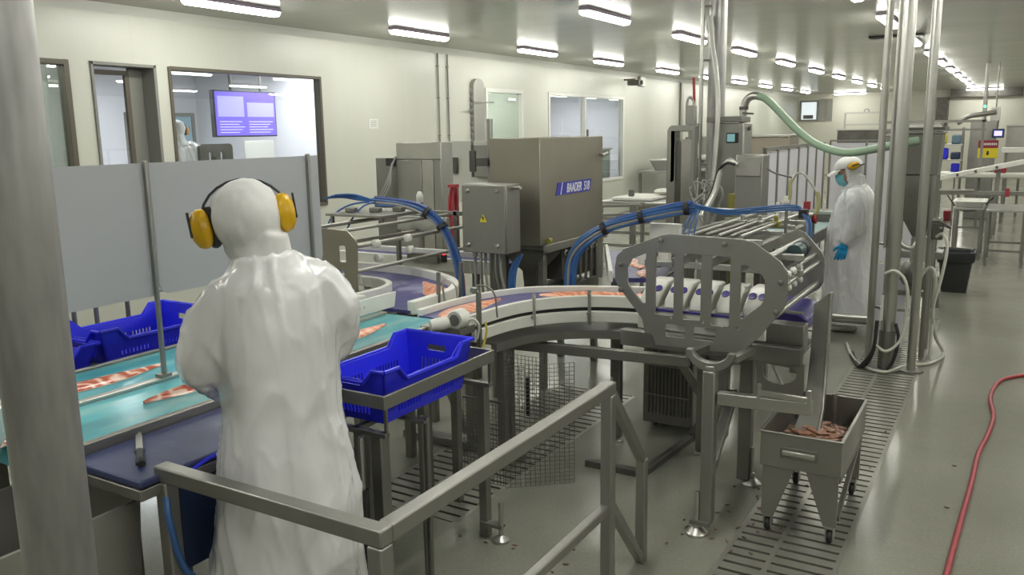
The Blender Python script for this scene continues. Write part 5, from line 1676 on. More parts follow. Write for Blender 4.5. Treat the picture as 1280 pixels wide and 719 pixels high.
# strip screens behind the far worker
t = thing('strip_screen', 'row of white plastic strips between dark posts behind the far worker', 'screen', (-2.2, 10.3, 0))
for i in range(7):
    y = 8.7 + i * 0.5
    M().bar((-2.2, y, 0), (-2.2, y, 1.73), 0.035).build('post', STEELD, t)
    if i < 6:
        M().box(-2.205, -2.195, y + 0.03, y + 0.47, 0.35, 1.71).build('strip', STRIPP, t)
M().bar((-2.2, 8.68, 1.74), (-2.2, 11.72, 1.74), 0.04, 0.03).build('top_rail', STEELD, t)
t = thing('partition_screen', 'wide pale plastic partition directly behind the far worker', 'screen', (-1.75, 11.9, 0))
for x0_, x1_ in ((-2.14, -1.72), (-1.69, -1.30), (-1.27, -1.05)):
    M().box(x0_, x1_, 11.9, 11.91, 0.2, 1.74).build('sheet', STRIPP, t)
for x in (-2.155, -1.705, -1.285, -1.03):
    M().bar((x, 11.905, 0), (x, 11.905, 1.76), 0.025).build('post', STEELD, t)
M().bar((-2.16, 11.905, 1.77), (-1.02, 11.905, 1.77), 0.03, 0.02).build('top_rail', STEELD, t)
t = thing('low_counter', 'low steel counter rail between strip screen and far worker', 'counter', (-1.7, 9.6, 0))
M().box(-2.1, -1.62, 9.5, 9.75, 1.02, 1.06).build('worktop', STEELB, t, bevel=0.004)
M().box(-2.08, -1.64, 9.53, 9.72, 0.80, 1.02).build('apron', STEELD, t)
for x in (-2.05, -1.68):
    M().bar((x, 9.62, 0), (x, 9.62, 0.8), 0.05).build('leg', STEELD, t)
tag(M().box(-1.98, -1.91, 9.56, 9.61, 1.062, 1.15).build('red_pack', REDP, bevel=0.008), 'small red pack standing on the low counter by the strip screen', 'pack')
# ------------------------------------------------------------------ steel poles and hopper
def pole(label, x, y, r, z1, mt, base=True, extra=None):
    t = thing('steel_pole', label, 'pole', (x, y, 0), 'steel poles by the hopper')
    M().cyl((x, y, 0.015), (x, y, z1), r, n=24).build('shaft', mt, t)
    M().lathe([(r + 0.06, 0), (r + 0.06, 0.015), (r, 0.016)], (x, y, 0), 20).build('base_plate', STEELD, t)
    return t


t = pole('thickest polished steel pole, from grate to ceiling behind the far worker', -0.79, 7.21, 0.054, CZ, STEELB)
M().cyl((-0.79, 7.21, 0.02), (-0.79, 7.21, 0.33), 0.062, n=24).build('base_sleeve', STEELD, t)
M().bar((-0.835, 7.145, 0.42), (-0.835, 7.145, 0.62), 0.02, 0.03).build('white_tag', WHITEP, t)
M().cyl((-0.85, 7.18, 1.0), (-0.85, 7.18, CZ), 0.010, n=10).build('side_conduit', STEELB, t)
pole('thin steel pole, leftmost of the poles by the hopper, closest to the far worker', -0.935, 7.3, 0.029, CZ, STEEL)
pole('bright steel pole, rightmost of the poles, in front of the hopper', -0.605, 7.25, 0.034, CZ, STEELB)
t = thing('pole_tie', 'pair of short steel tie rods clamped between the steel poles', 'bracket', (-0.8, 7.25, 0.5))
M().bar((-0.90, 7.285, 0.5), (-0.85, 7.23, 0.5), 0.02).build('tie_rod', STEELD, t)
M().bar((-0.90, 7.285, 1.02), (-0.85, 7.23, 1.02), 0.015).build('tie_rod', STEELD, t)
M().bar((-0.73, 7.215, 0.5), (-0.645, 7.24, 0.5), 0.02).build('tie_rod', STEELD, t)

t = thing('hopper', 'tall grey steel hopper tank tapering to a pump behind the poles', 'hopper', (-0.68, 7.9, 0))
def sq(x0, x1, y0, y1, z):
    return [(x0, y0, z), (x1, y0, z), (x1, y1, z), (x0, y1, z)]
M().rings([sq(-0.86, -0.555, 7.72, 8.1, 1.55), sq(-0.88, -0.54, 7.7, 8.15, 1.88), sq(-0.89, -0.53, 7.69, 8.16, 1.885), sq(-0.89, -0.53, 7.69, 8.16, 1.90), sq(-0.87, -0.55, 7.71, 8.14, 1.90), sq(-0.85, -0.565, 7.73, 8.09, 1.6)]).build('upper_tank', STEELW, t, bevel=0.005)
M().rings([sq(-0.72, -0.62, 7.84, 7.96, 1.02), sq(-0.855, -0.56, 7.725, 8.09, 1.30), sq(-0.855, -0.56, 7.725, 8.09, 1.545)]).build('cone', STEELD, t, bevel=0.005)
M().box(-0.90, -0.52, 7.68, 8.17, 1.91, 1.935).build('lid_rail', DARKST, t)
M().cyl((-0.67, 7.9, 0.80), (-0.67, 7.9, 1.015), 0.06).build('outlet_pipe', STEELB, t)
M().lathe([(0.0, 0.0), (0.09, 0.0), (0.12, 0.04), (0.12, 0.14), (0.08, 0.2), (0.0, 0.2)], (-0.68, 7.9, 0.60), 24).build('pump_body', STEELD, t)
for a, b in ((-0.84, 7.74), (-0.575, 7.74), (-0.84, 8.07), (-0.575, 8.07)):
    M().cyl((a, b, 0), (a, b, 1.55), 0.022, n=12).build('leg', STEELW, t)
M().bar((-0.84, 7.74, 0.55), (-0.575, 7.74, 0.55), 0.04).build('cross_bar', STEELD, t)
M().bar((-0.84, 8.07, 0.55), (-0.575, 8.07, 0.55), 0.04).build('cross_bar', STEELD, t)
M().bar((-0.68, 7.75, 0.57), (-0.68, 8.06, 0.57), 0.10, 0.05).build('pump_mount', STEELD, t)
for z in (1.18, 1.12, 1.06):
    M().lathe([(0.0, 0), (0.016, 0), (0.016, 0.05), (0.022, 0.055), (0.022, 0.075), (0.0, 0.075)], (-0.56, 7.72, z), 12, 'X').build('fitting', STEELB, t)
M().tube([(-0.80, 7.70, 1.2), (-0.82, 7.66, 1.1), (-0.78, 7.64, 0.98), (-0.70, 7.66, 0.95), (-0.66, 7.7, 1.02)], 0.02, 10, sm=5).build('bypass_pipe', STEELB, t)
M().bar((-0.50, 7.72, 1.16), (-0.42, 7.70, 1.12), 0.02).build('valve_lever', DARKST, t)
M().box(-0.56, -0.48, 7.70, 7.78, 1.02, 1.16).build('valve_block', DARKST, t, bevel=0.008)
M().tube([(-0.64, 7.66, 0.62), (-0.60, 7.62, 0.74), (-0.54, 7.6, 0.80), (-0.50, 7.6, 0.72), (-0.50, 7.6, 0.5), (-0.50, 7.62, 0.02)], 0.014, 8, sm=5).build('drain_hose', TRANSH, t)
t = thing('clear_hose', 'long clear plastic hose looping from the hopper valve onto the wet floor', 'hose', (-0.6, 7.7, 0))
M().tube([(-0.52, 7.66, 1.05), (-0.47, 7.6, 1.08), (-0.43, 7.55, 0.98), (-0.45, 7.5, 0.75), (-0.50, 7.55, 0.45), (-0.47, 7.7, 0.2), (-0.42, 7.9, 0.04), (-0.42, 7.75, 0.016), (-0.5, 7.5, 0.016), (-0.66, 7.33, 0.016), (-0.78, 7.07, 0.016), (-0.95, 7.18, 0.016), (-1.08, 7.45, 0.016), (-1.2, 7.9, 0.016)], 0.013, 8, sm=6).build('hose', TRANSH, t)
t = thing('clear_hose', 'second clear plastic hose hanging in a narrow loop from the pole clamp', 'hose', (-0.7, 7.4, 0))
M().tube([(-0.83, 7.14, 0.80), (-0.76, 7.12, 0.83), (-0.69, 7.12, 0.78), (-0.655, 7.13, 0.65), (-0.66, 7.15, 0.4), (-0.70, 7.13, 0.25), (-0.78, 7.1, 0.18), (-0.86, 7.1, 0.22)], 0.012, 8, sm=6).build('hose', TRANSH, t)
m = M()
for i in range(2):
    m.tube([(-0.86, 7.12 - 0.03 * i, 0.42), (-0.87, 7.1 - 0.03 * i, 0.2), (-0.92 - 0.03 * i, 7.12, 0.05), (-1.0, 7.2, 0.014), (-1.1, 7.5 + 0.1 * i, 0.014)], 0.013, 8, sm=5)
m.tube([(-0.73, 7.16, 0.40), (-0.70, 7.14, 0.28), (-0.72, 7.12, 0.12), (-0.77, 7.1, 0.02)], 0.013, 8, sm=5)
tag(m.build('black_cable', DARK), 'black cables bunched round the foot of the thickest pole', 'cables', kind='stuff')
t = thing('tool_rack', 'low steel rail with pale pipes behind the far worker, along the floor', 'rail', (-1.1, 8.2, 0))
M().cyl((-1.5, 8.05, 0.22), (-0.80, 8.05, 0.24), 0.025, n=10).build('pipe', STEELB, t)
M().cyl((-1.5, 8.12, 0.17), (-0.80, 8.12, 0.18), 0.02, n=10).build('pipe', STEELW, t)
for x in (-1.46, -0.95):
    M().bar((x, 8.08, 0), (x, 8.08, 0.26), 0.03).build('stand', STEELD, t)
M().bar((-0.88, 8.0, 0), (-0.88, 8.0, 0.75), 0.012, 0.25, up=(1, 0, 0)).build('white_apron_sheet', STRIPP, t)

# machine feet and pipes to the right of the hopper, waste bin
t = thing('machine_stand', 'dark low machine stand with pipes behind the black bin and hopper', 'stand', (-0.8, 10.6, 0))
M().box(-0.70, -0.61, 10.0, 10.1, 0.0, 0.34).build('foot_block', STEELD, t, bevel=0.006)
M().box(-1.15, -0.62, 10.2, 10.5, 0.50, 0.58).build('beam', STEELD, t, bevel=0.006)
M().box(-1.1, -0.68, 10.25, 10.45, 0.30, 0.36).build('lower_beam', STEELB, t, bevel=0.006)
for x in (-1.1, -0.72):
    M().bar((x, 10.35, 0), (x, 10.35, 0.9), 0.05).build('post', STEELD, t)
M().bar((-1.15, 10.35, 0.92), (-0.65, 10.35, 0.92), 0.05).build('top_bar', STEELB, t)
t = thing('refuse_bin', 'black plastic refuse bin with a bag liner standing on the open floor', 'bin', (-0.52, 11.15, 0))
cx, cy = -0.53, 11.17
def rc(h, z, n=6):
    return [(cx + a, cy + b, z) for a, b in rr(-h, h, -h, h, 0.05, n)]
M().rings([rc(0.135, 0.0), rc(0.185, 0.47), rc(0.175, 0.47), rc(0.13, 0.02)]).build('bin_body', BLACKBAG, t, smooth=60)
rg_ = []
rnd = random.Random(5)
for h, z in ((0.187, 0.36), (0.20, 0.40), (0.205, 0.475), (0.198, 0.49), (0.178, 0.485), (0.165, 0.40), (0.15, 0.2)):
    base = rc(h, z)
    rg_.append([(x + rnd.uniform(-0.008, 0.008), y + rnd.uniform(-0.008, 0.008), zz + rnd.uniform(-0.012, 0.012)) for x, y, zz in base])
M().rings(rg_).build('bag_liner', BLACKBAG, t, smooth=80)


def steel_table(name, label, x0, x1, y0, y1, z, lower=True, mt=STEELD):
    t = thing(name, label, 'table', ((x0 + x1) / 2, (y0 + y1) / 2, 0))
    M().box(x0, x1, y0, y1, z - 0.03, z).build('table_top', STEELB, t, bevel=0.004)
    for x in (x0 + 0.025, x1 - 0.025):
        for y in (y0 + 0.025, y1 - 0.025):
            M().bar((x, y, 0), (x, y, z - 0.03), 0.04).build('leg', mt, t, bevel=0.003)
    if lower:
        for y in (y0 + 0.025, y1 - 0.025):
            M().bar((x0 + 0.03, y, 0.22), (x1 - 0.03, y, 0.22), 0.03).build('stretcher', mt, t)
        for x in (x0 + 0.025, x1 - 0.025):
            M().bar((x, y0 + 0.03, 0.22), (x, y1 - 0.03, 0.22), 0.03).build('stretcher', mt, t)
    return t


t = steel_table('work_table', 'slim steel table with a white tray on top, near the black bin', -0.75, -0.36, 13.9, 14.7, 0.76, False)
M().bar((-0.72, 13.93, 0.47), (-0.38, 13.93, 0.47), 0.03).build('stretcher', STEELD, t)
t = thing('white_tray', 'shallow white plastic tray on the slim steel table', 'tray', (-0.55, 14.3, 0.761))
def tr(x, y, z):
    return [(-0.55 + a, 14.3 + b, z) for a, b in rr(-x, x, -y, y, 0.05, 4)]
M().rings([tr(0.17, 0.32, 0.762), tr(0.20, 0.36, 0.84), tr(0.22, 0.38, 0.845), tr(0.19, 0.35, 0.845), tr(0.16, 0.31, 0.772)]).build('tray_shell', WHITEP, t)
steel_table('work_table', 'open steel frame table at the edge of the picture, beside the slim one', -0.31, 0.18, 13.35, 14.4, 0.79)

# ------------------------------------------------------------------ red hose on the floor
tag(M().tube([(0.55, 7.35, 0.014), (0.25, 7.5, 0.014), (0.08, 7.36, 0.014), (-0.0, 7.12, 0.014), (-0.03, 6.72, 0.014), (0.0, 6.3, 0.014), (-0.02, 5.9, 0.014), (-0.06, 5.5, 0.014), (-0.075, 5.0, 0.014), (-0.10, 4.42, 0.014), (-0.12, 3.89, 0.014), (-0.14, 3.3, 0.014), (-0.10, 2.6, 0.014)], 0.0135, 12, sm=6).build('floor_hose', HOSER), 'long red rubber hose curving across the open grey floor', 'hose')

# ------------------------------------------------------------------ wire mesh guard and things under the conveyors
def mesh_panel(m, x0, x1, z0, z1, y, n, k, slope=0.0):
    for i in range(n + 1):
        x = x0 + (x1 - x0) * i / n
        m.bar((x, y + slope * i / n, z0), (x, y + slope * i / n, z1), 0.0024)
    for j in range(k + 1):
        z = z0 + (z1 - z0) * j / k
        m.bar((x0, y, z), (x1, y + slope, z), 0.0024)


t = thing('wire_basket', 'tall folded wire mesh guard standing under the curved conveyor', 'wire guard', (-2.3, 3.8, 0))
m = M()
mesh_panel(m, -2.56, -2.30, 0.02, 0.50, 3.72, 12, 22)
m.build('front_mesh', STEELD, t, smooth=0)
m = M()
mesh_panel(m, -2.30, -2.0, 0.0, 0.70, 3.74, 14, 30, 0.25)
m.build('side_mesh', STEELD, t, smooth=0)
m = M()
mesh_panel(m, -2.40, -2.12, 0.42, 0.74, 3.86, 12, 14)
m.build('back_mesh', STEELD, t, smooth=0)
M().bar((-2.56, 3.72, 0.50), (-2.30, 3.72, 0.50), 0.012).build('top_wire', STEELD, t)
M().bar((-2.22, 3.86, 0.40), (-2.22, 3.86, 0.62), 0.02, 0.012).build('black_hinge', DARK, t)
t = thing('ribbed_cabinet', 'ribbed steel vent cabinet standing on the floor under the curved conveyor', 'cabinet', (-1.8, 5.1, 0))
M().box(-2.0, -1.66, 5.0, 5.25, 0.05, 0.72).build('body', STEELD, t, bevel=0.006)
for i in range(12):
    x = -1.96 + i * 0.025
    M().bar((x, 4.992, 0.12), (x, 4.992, 0.66), 0.010, 0.014).build('rib', STEELD, t)
for z in (0.25, 0.45, 0.62):
    M().bar((-1.98, 4.984, z), (-1.68, 4.984, z), 0.01).build('cross_wire', STEELW, t)
for x in (-1.96, -1.70):
    M().cyl((x, 5.12, 0), (x, 5.12, 0.05), 0.02, n=10).build('foot', STEELD, t)
t = thing('floor_bracket', 'dark angled steel bar frame lying on the floor under the machine', 'bracket', (-1.8, 4.4, 0))
M().bar((-2.05, 4.25, 0.02), (-1.70, 4.25, 0.02), 0.05, 0.04).build('cross_bar', DARKST, t, bevel=0.003)
M().bar((-1.70, 4.23, 0.02), (-1.64, 4.95, 0.02), 0.04, 0.04).build('long_bar', DARKST, t, bevel=0.003)
M().bar((-1.64, 4.93, 0.03), (-1.60, 5.0, 0.10), 0.05, 0.04).build('upturned_end', DARKST, t, bevel=0.003)
t = thing('corner_strut', 'diagonal steel strut frame under the slotted plate', 'strut', (-1.5, 4.8, 0))
M().bar((-1.72, 4.8, 0.60), (-1.50, 4.9, 0.22), 0.05).build('strut', STEELW, t)
M().bar((-1.50, 4.9, 0.0), (-1.50, 4.9, 0.24), 0.05).build('foot_post', STEELW, t)
M().bar((-1.75, 4.79, 0.61), (-1.20, 4.79, 0.61), 0.05).build('top_bar', STEELW, t)
# bits on the floor
rnd = random.Random(21)
m = M()
for i in range(46):
    c = rnd.choice([(-1.05, 4.15, 0.2, 0.25), (-1.1, 3.85, 0.2, 0.2), (-1.95, 3.1, 0.35, 0.25), (-0.6, 4.6, 0.7, 1.2), (-1.25, 3.9, 0.25, 0.3)])
    x, y = c[0] + rnd.uniform(-1, 1) * c[2], c[1] + rnd.uniform(-1, 1) * c[3]
    m.ell((x, y, 0.004), (rnd.uniform(0.008, 0.02), rnd.uniform(0.004, 0.008), 0.005), 8, 4, Matrix.Rotation(rnd.uniform(0, 3), 3, 'Z'))
tag(m.build('floor_scraps', mat('dark_scrap', (0.05, 0.045, 0.04), 0.5, c2=(0.25, 0.15, 0.12), scale=8)), 'small dark fish scraps scattered on the floor round the cart', 'scraps', kind='stuff')

# ------------------------------------------------------------------ distant hall: benches and machines
t = thing('white_trough', 'flat white trough on the wall bench beside the clock room', 'trough', (-7.2, 19.8, 0))
M().box(-7.9, -6.6, 19.2, 21.2, 0.92, 0.97).build('bench_top', STEELB, t, bevel=0.006)
M().rings([[(-7.25 + a * s, 20.1 + b * s, z) for a, b in rr(-0.5, 0.5, -0.6, 0.6, 0.15, 4)] for s, z in ((0.8, 0.972), (1, 1.2), (1.04, 1.22), (0.95, 1.22), (0.76, 0.98))]).build('trough_shell', WHITEP, t)
for x in (-7.85, -6.65):
    for y in (19.25, 21.15):
        M().bar((x, y, 0), (x, y, 0.92), 0.06).build('leg', STEELD, t)
t = thing('bench_machine', 'dull steel bench machine against the window wall, left of the arched cabinet', 'machine', (-6.9, 22.3, 0))
M().box(-7.6, -6.2, 21.7, 23.0, 0.5, 1.75).build('body', STEELW, t, bevel=0.02)
M().box(-7.5, -6.3, 21.4, 21.7, 0.9, 1.1).build('shelf', STEELB, t, bevel=0.01)
M().ell((-6.9, 21.55, 1.2), (0.35, 0.14, 0.1), 16, 8).build('white_sack', OFFW, t)
for x in (-7.5, -6.3):
    for y in (21.8, 22.9):
        M().bar((x, y, 0), (x, y, 0.5), 0.08).build('leg', STEELD, t)


def far_bench(name, label, x0, x1, y, z0, z1, mt, rail=True):
    t = thing(name, label, 'machine', ((x0 + x1) / 2, y, 0))
    M().box(x0, x1, y, y + 0.8, z0, z1).build('body', mt, t, bevel=0.01)
    M().box(x0 - 0.02, x1 + 0.02, y - 0.03, y + 0.82, z1, z1 + 0.04).build('top_rim', STEELB, t, bevel=0.004)
    n = 3
    for i in range(n):
        x = x0 + 0.06 + (x1 - x0 - 0.12) * i / (n - 1)
        for yy in (y + 0.06, y + 0.74):
            M().bar((x, yy, 0), (x, yy, z0), 0.05).build('leg', STEELD, t)
    return t


far_bench('far_machine', 'brown steel box machine above the strip screen, below the green hose', -4.75, -3.75, 16.6, 1.0, 1.78, mat('brownish_steel', (0.33, 0.29, 0.24), 0.4, 0.6))
far_bench('far_machine', 'dark boxed conveyor below the far clock, behind the partition screen', -4.1, -2.9, 23.5, 1.3, 1.85, DARKST)
t = thing('far_rail', 'light rectangular rail frame standing on the dark boxed conveyor', 'rail', (-3.5, 23.9, 1.9))
m = M()
for z in (2.0, 2.3):
    m.bar((-4.0, 23.9, z), (-3.0, 23.9, z), 0.04)
for x in (-4.0, -3.0):
    m.bar((x, 23.9, 1.892), (x, 23.9, 2.32), 0.04)
m.build('rail_frame', STEELB, t)
far_bench('far_machine', 'long grey steel machine bench right behind the hopper tank', -2.4, -1.5, 19.0, 0.9, 1.75, STEELD)
far_bench('far_machine', 'far bright machine cluster left of the dark far doorway', -3.2, -2.0, 28.0, 1.0, 2.0, STEELB)
t = thing('overhead_pipework', 'grey overhead pipe rail running across above the distant machines', 'pipe', (-1.3, 18.5, 0))
M().bar((-2.4, 18.4, 2.02), (-0.55, 18.4, 2.02), 0.05).build('pipe', STEELD, t)
M().bar((-2.4, 18.4, 1.86), (-0.55, 18.4, 1.86), 0.04).build('pipe', STEELD, t)
for x in (-2.35, -1.5, -0.6):
    M().bar((x, 18.4, 0), (x, 18.4, 2.04), 0.05).build('post', STEELD, t)
# steel cabinet with warning sign and screen
t = thing('sign_cabinet', 'grey steel machine cabinet carrying the red and yellow warning sign', 'cabinet', (-0.7, 20.3, 0))
M().box(-0.90, -0.42, 20.1, 20.8, 0.0, 2.02).build('body', STEELW, t, bevel=0.01)
M().box(-0.55, -0.38, 20.2, 20.6, 2.025, 2.3).build('upper_box', OFFW, t, bevel=0.01)
M().tube([(-1.15, 20.2, 1.98), (-0.95, 20.2, 2.12), (-0.7, 20.2, 2.16), (-0.45, 20.2, 2.2)], 0.05, 8, sm=4).build('cover_pipe', STEELD, t)
t = thing('warning_sign', 'red and yellow warning sign on the distant steel cabinet', 'sign', (-0.53, 20.09, 1.27))
M().box(-0.72, -0.36, 20.075, 20.098, 1.27, 1.47).build('yellow_board', YELS, t)
M().box(-0.72, -0.36, 20.075, 20.098, 1.472, 1.63).build('red_board', REDP, t)
m = M()
for a in range(9):
    m.box(-0.68 + a * 0.034, -0.657 + a * 0.034, 20.07, 20.075, 1.53, 1.575)
m.build('white_letters', WHT, t)
m = M().ell((-0.54, 20.073, 1.37), (0.022, 0.004, 0.05), 10, 6).box(-0.565, -0.515, 20.07, 20.075, 1.345, 1.36)
m.build('black_symbol', DARK, t)
t = thing('operator_screen', 'small violet lit operator screen on an arm right of the warning sign', 'screen', (-0.38, 20.0, 1.69))
M().box(-0.49, -0.27, 19.95, 20.0, 1.68, 1.86).build('bezel', NAVYD, t, bevel=0.01)
M().box(-0.45, -0.31, 19.945, 19.95, 1.72, 1.82).build('display', emis('violet_display', (0.45, 0.40, 1.0), 1.6), t)
M().bar((-0.40, 19.98, 1.86), (-0.40, 20.25, 2.03), 0.03).build('arm', STEELD, t)
t = thing('indicator_pole', 'thin pole with a tiny green light above the sign cabinet', 'lamp', (-0.66, 22.0, 0))
M().cyl((-0.72, 22.0, 0), (-0.72, 22.0, CZ), 0.045, n=12).build('pole', STEELW, t)
M().ell((-0.72, 21.95, 2.35), (0.03, 0.03, 0.03), 10, 6).build('green_light', emis('green_led', (0.1, 0.9, 0.5), 3.0), t)
M().cyl((-0.5, 22.0, 2.2), (-0.5, 22.0, CZ), 0.015, n=8).bar((-0.72, 22.0, 2.22), (-0.48, 22.0, 2.22), 0.03).build('thin_conduit', STEELD, t)
far_bench('far_machine', 'grey distant machine at the picture edge right of the operator screen', -0.25, 0.35, 21.0, 0.9, 1.9, STEEL)
# white conveyors across the aisle
t = thing('white_conveyor', 'level white conveyor crossing behind the steel tables', 'conveyor', (-0.4, 18.2, 0))
M().box(-1.35, 0.45, 18.0, 18.4, 0.97, 1.06).build('belt_frame', WHITEP, t, bevel=0.01)
M().box(-1.35, 0.45, 17.98, 17.995, 0.99, 1.035).build('edge_strip', OFFW, t)
for x in (-1.25, -0.3, 0.35):
    M().bar((x, 18.2, 0), (x, 18.2, 0.97), 0.06).build('leg', STEELD, t)
t = thing('white_conveyor', 'sloping white conveyor rising towards the picture edge', 'conveyor', (-0.5, 17.2, 0))
M().bar((-1.22, 17.2, 1.0), (0.35, 17.2, 1.36), 0.3, 0.085).build('belt_frame', WHITEP, t, bevel=0.01)
for x, z in ((-0.95, 1.0), (-0.27, 1.16), (0.25, 1.28)):
    M().bar((x, 17.2, 0), (x, 17.2, z), 0.07 if x == -0.27 else 0.03).build('leg', STEELD, t)
m = M()
for x in (-0.9, -0.62, -0.3):
    z = 1.0 + (x + 1.22) * 0.229
    m.box(x - 0.02, x + 0.02, 17.03, 17.048, z - 0.02, z + 0.02)
m.build('side_bolt', DARKST, t)
t = thing('white_conveyor', 'short white conveyor farther back beside the operator screen', 'conveyor', (0.0, 19.4, 0))
M().box(-0.28, 0.5, 19.2, 19.5, 1.40, 1.50).build('belt_frame', WHITEP, t, bevel=0.01)
for x in (-0.2, 0.4):
    M().bar((x, 19.35, 0), (x, 19.35, 1.40), 0.05).build('leg', STEELD, t)
t = thing('steel_rail_bench', 'low steel rail bench below the white conveyors', 'bench', (-0.5, 16.6, 0))
M().bar((-1.2, 16.6, 0.78), (0.4, 16.6, 0.80), 0.12, 0.07).build('rail', STEELD, t, bevel=0.006)
M().bar((-1.2, 16.55, 0.83), (-0.6, 16.55, 0.84), 0.08, 0.03).build('rail_top', STEELB, t)
for x in (-1.15, -0.3, 0.35):
    M().bar((x, 16.6, 0), (x, 16.6, 0.76), 0.06).build('leg', STEELD, t)
M().tube([(-1.0, 16.55, 0.74), (-0.8, 16.5, 0.5), (-0.5, 16.5, 0.52), (-0.3, 16.55, 0.72)], 0.012, 6, sm=5).build('cable', DARK, t)
M().box(-0.13, -0.07, 16.5, 16.56, 0.74, 0.88).build('red_switch_box', REDP, t)
t = thing('crate_shelf_unit', 'distant shelf holding blue containers right of the hopper', 'shelf', (-1.15, 19.2, 0))
for z in (1.0, 1.25, 1.55):
    M().box(-1.42, -0.95, 18.9, 19.3, z, z + 0.03).build('shelf_plate', STEELB, t)
for x in (-1.41, -0.96):
    for y in (18.92, 19.28):
        M().bar((x, y, 0), (x, y, 1.9), 0.03).build('post', STEELD, t)
for lb, b_, mt in (('blue distant box on the middle shelf right of the hopper', (-1.38, -1.2, 18.95, 19.2, 1.282, 1.5), BLUEC), ('navy distant box on the shelf, beside the blue one', (-1.15, -0.98, 18.95, 19.2, 1.282, 1.42), NAVYD), ('navy distant box on the lower shelf right of the hopper', (-1.13, -0.98, 18.95, 19.2, 1.032, 1.2), BLUEC), ('yellow distant can on the top shelf right of the hopper', (-1.32, -1.24, 18.95, 19.1, 1.582, 1.78), YELS), ('steel blue drum box on the top shelf right of the hopper', (-1.15, -0.98, 18.95, 19.2, 1.582, 1.76), mat('slate_plastic', (0.12, 0.2, 0.26), 0.5))):
    tag(M().box(*b_).build('storage_box', mt, bevel=0.02), lb, 'box', 'boxes on the distant shelf')
tag(M().box(-1.24, -1.08, 19.6, 19.9, 0.0, 0.20).build('red_bin', REDP, bevel=0.02), 'small dark red bin on the floor beneath the white conveyors', 'bin')
tag(M().box(-0.36, -0.16, 18.05, 18.3, 1.061, 1.22).build('red_crate', REDP, bevel=0.02), 'small red crate lying on the level white conveyor', 'crate')
# ------------------------------------------------------------------ people
def hand(m, wr, d, pn, side, s=1.0, curl=0.4, inf=0.0):
    """palm and five bent fingers. d: finger direction, pn: palm faces this way, side: towards the thumb"""
    d, pn = V(d).normalized(), V(pn).normalized()
    lat = V(side).normalized()
    wr = V(wr)
    for k in (-0.03, -0.01, 0.01, 0.03):
        m.cap(wr + lat * k * 0.75 * s + d * 0.01 * s, wr + lat * k * s + d * 0.085 * s, 0.0135 * s + inf, 0.0125 * s + inf, 10)
    for k, L, r in ((0.032, 0.072, 0.0088), (0.0105, 0.080, 0.009), (-0.0115, 0.074, 0.0086), (-0.032, 0.058, 0.0078)):
        p = wr + lat * k * 1.08 * s + d * 0.088 * s
        dd_ = (d + lat * k * 3.6).normalized()
        ax = d.cross(pn)
        for j, f in enumerate((0.45, 0.32, 0.23)):
            dd_ = (Matrix.Rotation(curl * (0.5 + 0.4 * j), 3, ax) @ dd_).normalized()
            q = p + dd_ * L * f * s
            m.cap(p, q, (r - 0.0006 * j) * s + inf, (r - 0.0006 * (j + 1)) * s + inf, 10)
            p = q
    p = wr + lat * 0.032 * s + d * 0.025 * s + pn * 0.008 * s
    t1 = (d * 0.65 + lat * 0.7 + pn * 0.35).normalized()
    q = p + t1 * 0.042 * s
    m.cap(p, q, 0.012 * s + inf, 0.0105 * s + inf, 10)
    t2 = (d * 0.85 + lat * 0.30 + pn * 0.4).normalized()
    m.cap(q, q + t2 * 0.034 * s, 0.0105 * s + inf, 0.0085 * s + inf, 10)


def head(m, c, r, rot):
    """skull, jaw, nose, ears, lips; local y is where the face looks"""
    def P(x, y, z):
        return c + rot @ V((x * r, y * r, z * r))
    m.ell(P(0, -0.1, 0.18), (0.74 * r, 0.92 * r, 0.86 * r), 20, 12, rot)
    m.ell(P(0, 0.16, -0.35), (0.60 * r, 0.68 * r, 0.72 * r), 20, 12, rot)
    m.ell(P(0, 0.42, -0.82), (0.30 * r, 0.30 * r, 0.22 * r), 12, 8, rot)
    m.cap(P(0, 0.80, 0.02), P(0, 1.0, -0.30), 0.10 * r, 0.15 * r)
    m.ell(P(0, 0.76, 0.14), (0.42 * r, 0.10 * r, 0.08 * r), 12, 6, rot)
    for s in (-1, 1):
        m.ell(P(s * 0.14, 0.86, -0.32), (0.10 * r, 0.10 * r, 0.08 * r), 10, 6, rot)
        m.ell(P(s * 0.74, -0.05, -0.12), (0.07 * r, 0.20 * r, 0.28 * r), 10, 8, rot)
        m.ell(P(s * 0.30, 0.66, 0.0), (0.13 * r, 0.10 * r, 0.09 * r), 10, 6, rot)
    m.ell(P(0, 0.80, -0.54), (0.22 * r, 0.10 * r, 0.05 * r), 10, 6, rot)
    m.ell(P(0, 0.79, -0.63), (0.19 * r, 0.10 * r, 0.055 * r), 10, 6, rot)


class Fig:
    """joint positions in the figure's own frame (x = right-hand side, y = facing, z = up)"""
    def __init__(s, o, face):
        f = V((face[0], face[1], 0)).normalized()
        r = V((f.y, -f.x, 0))
        s.o = V(o)
        s.R = Matrix((r, f, V((0, 0, 1)))).transposed()

    def p(s, x, y, z):
        return s.o + s.R @ V((x, y, z))


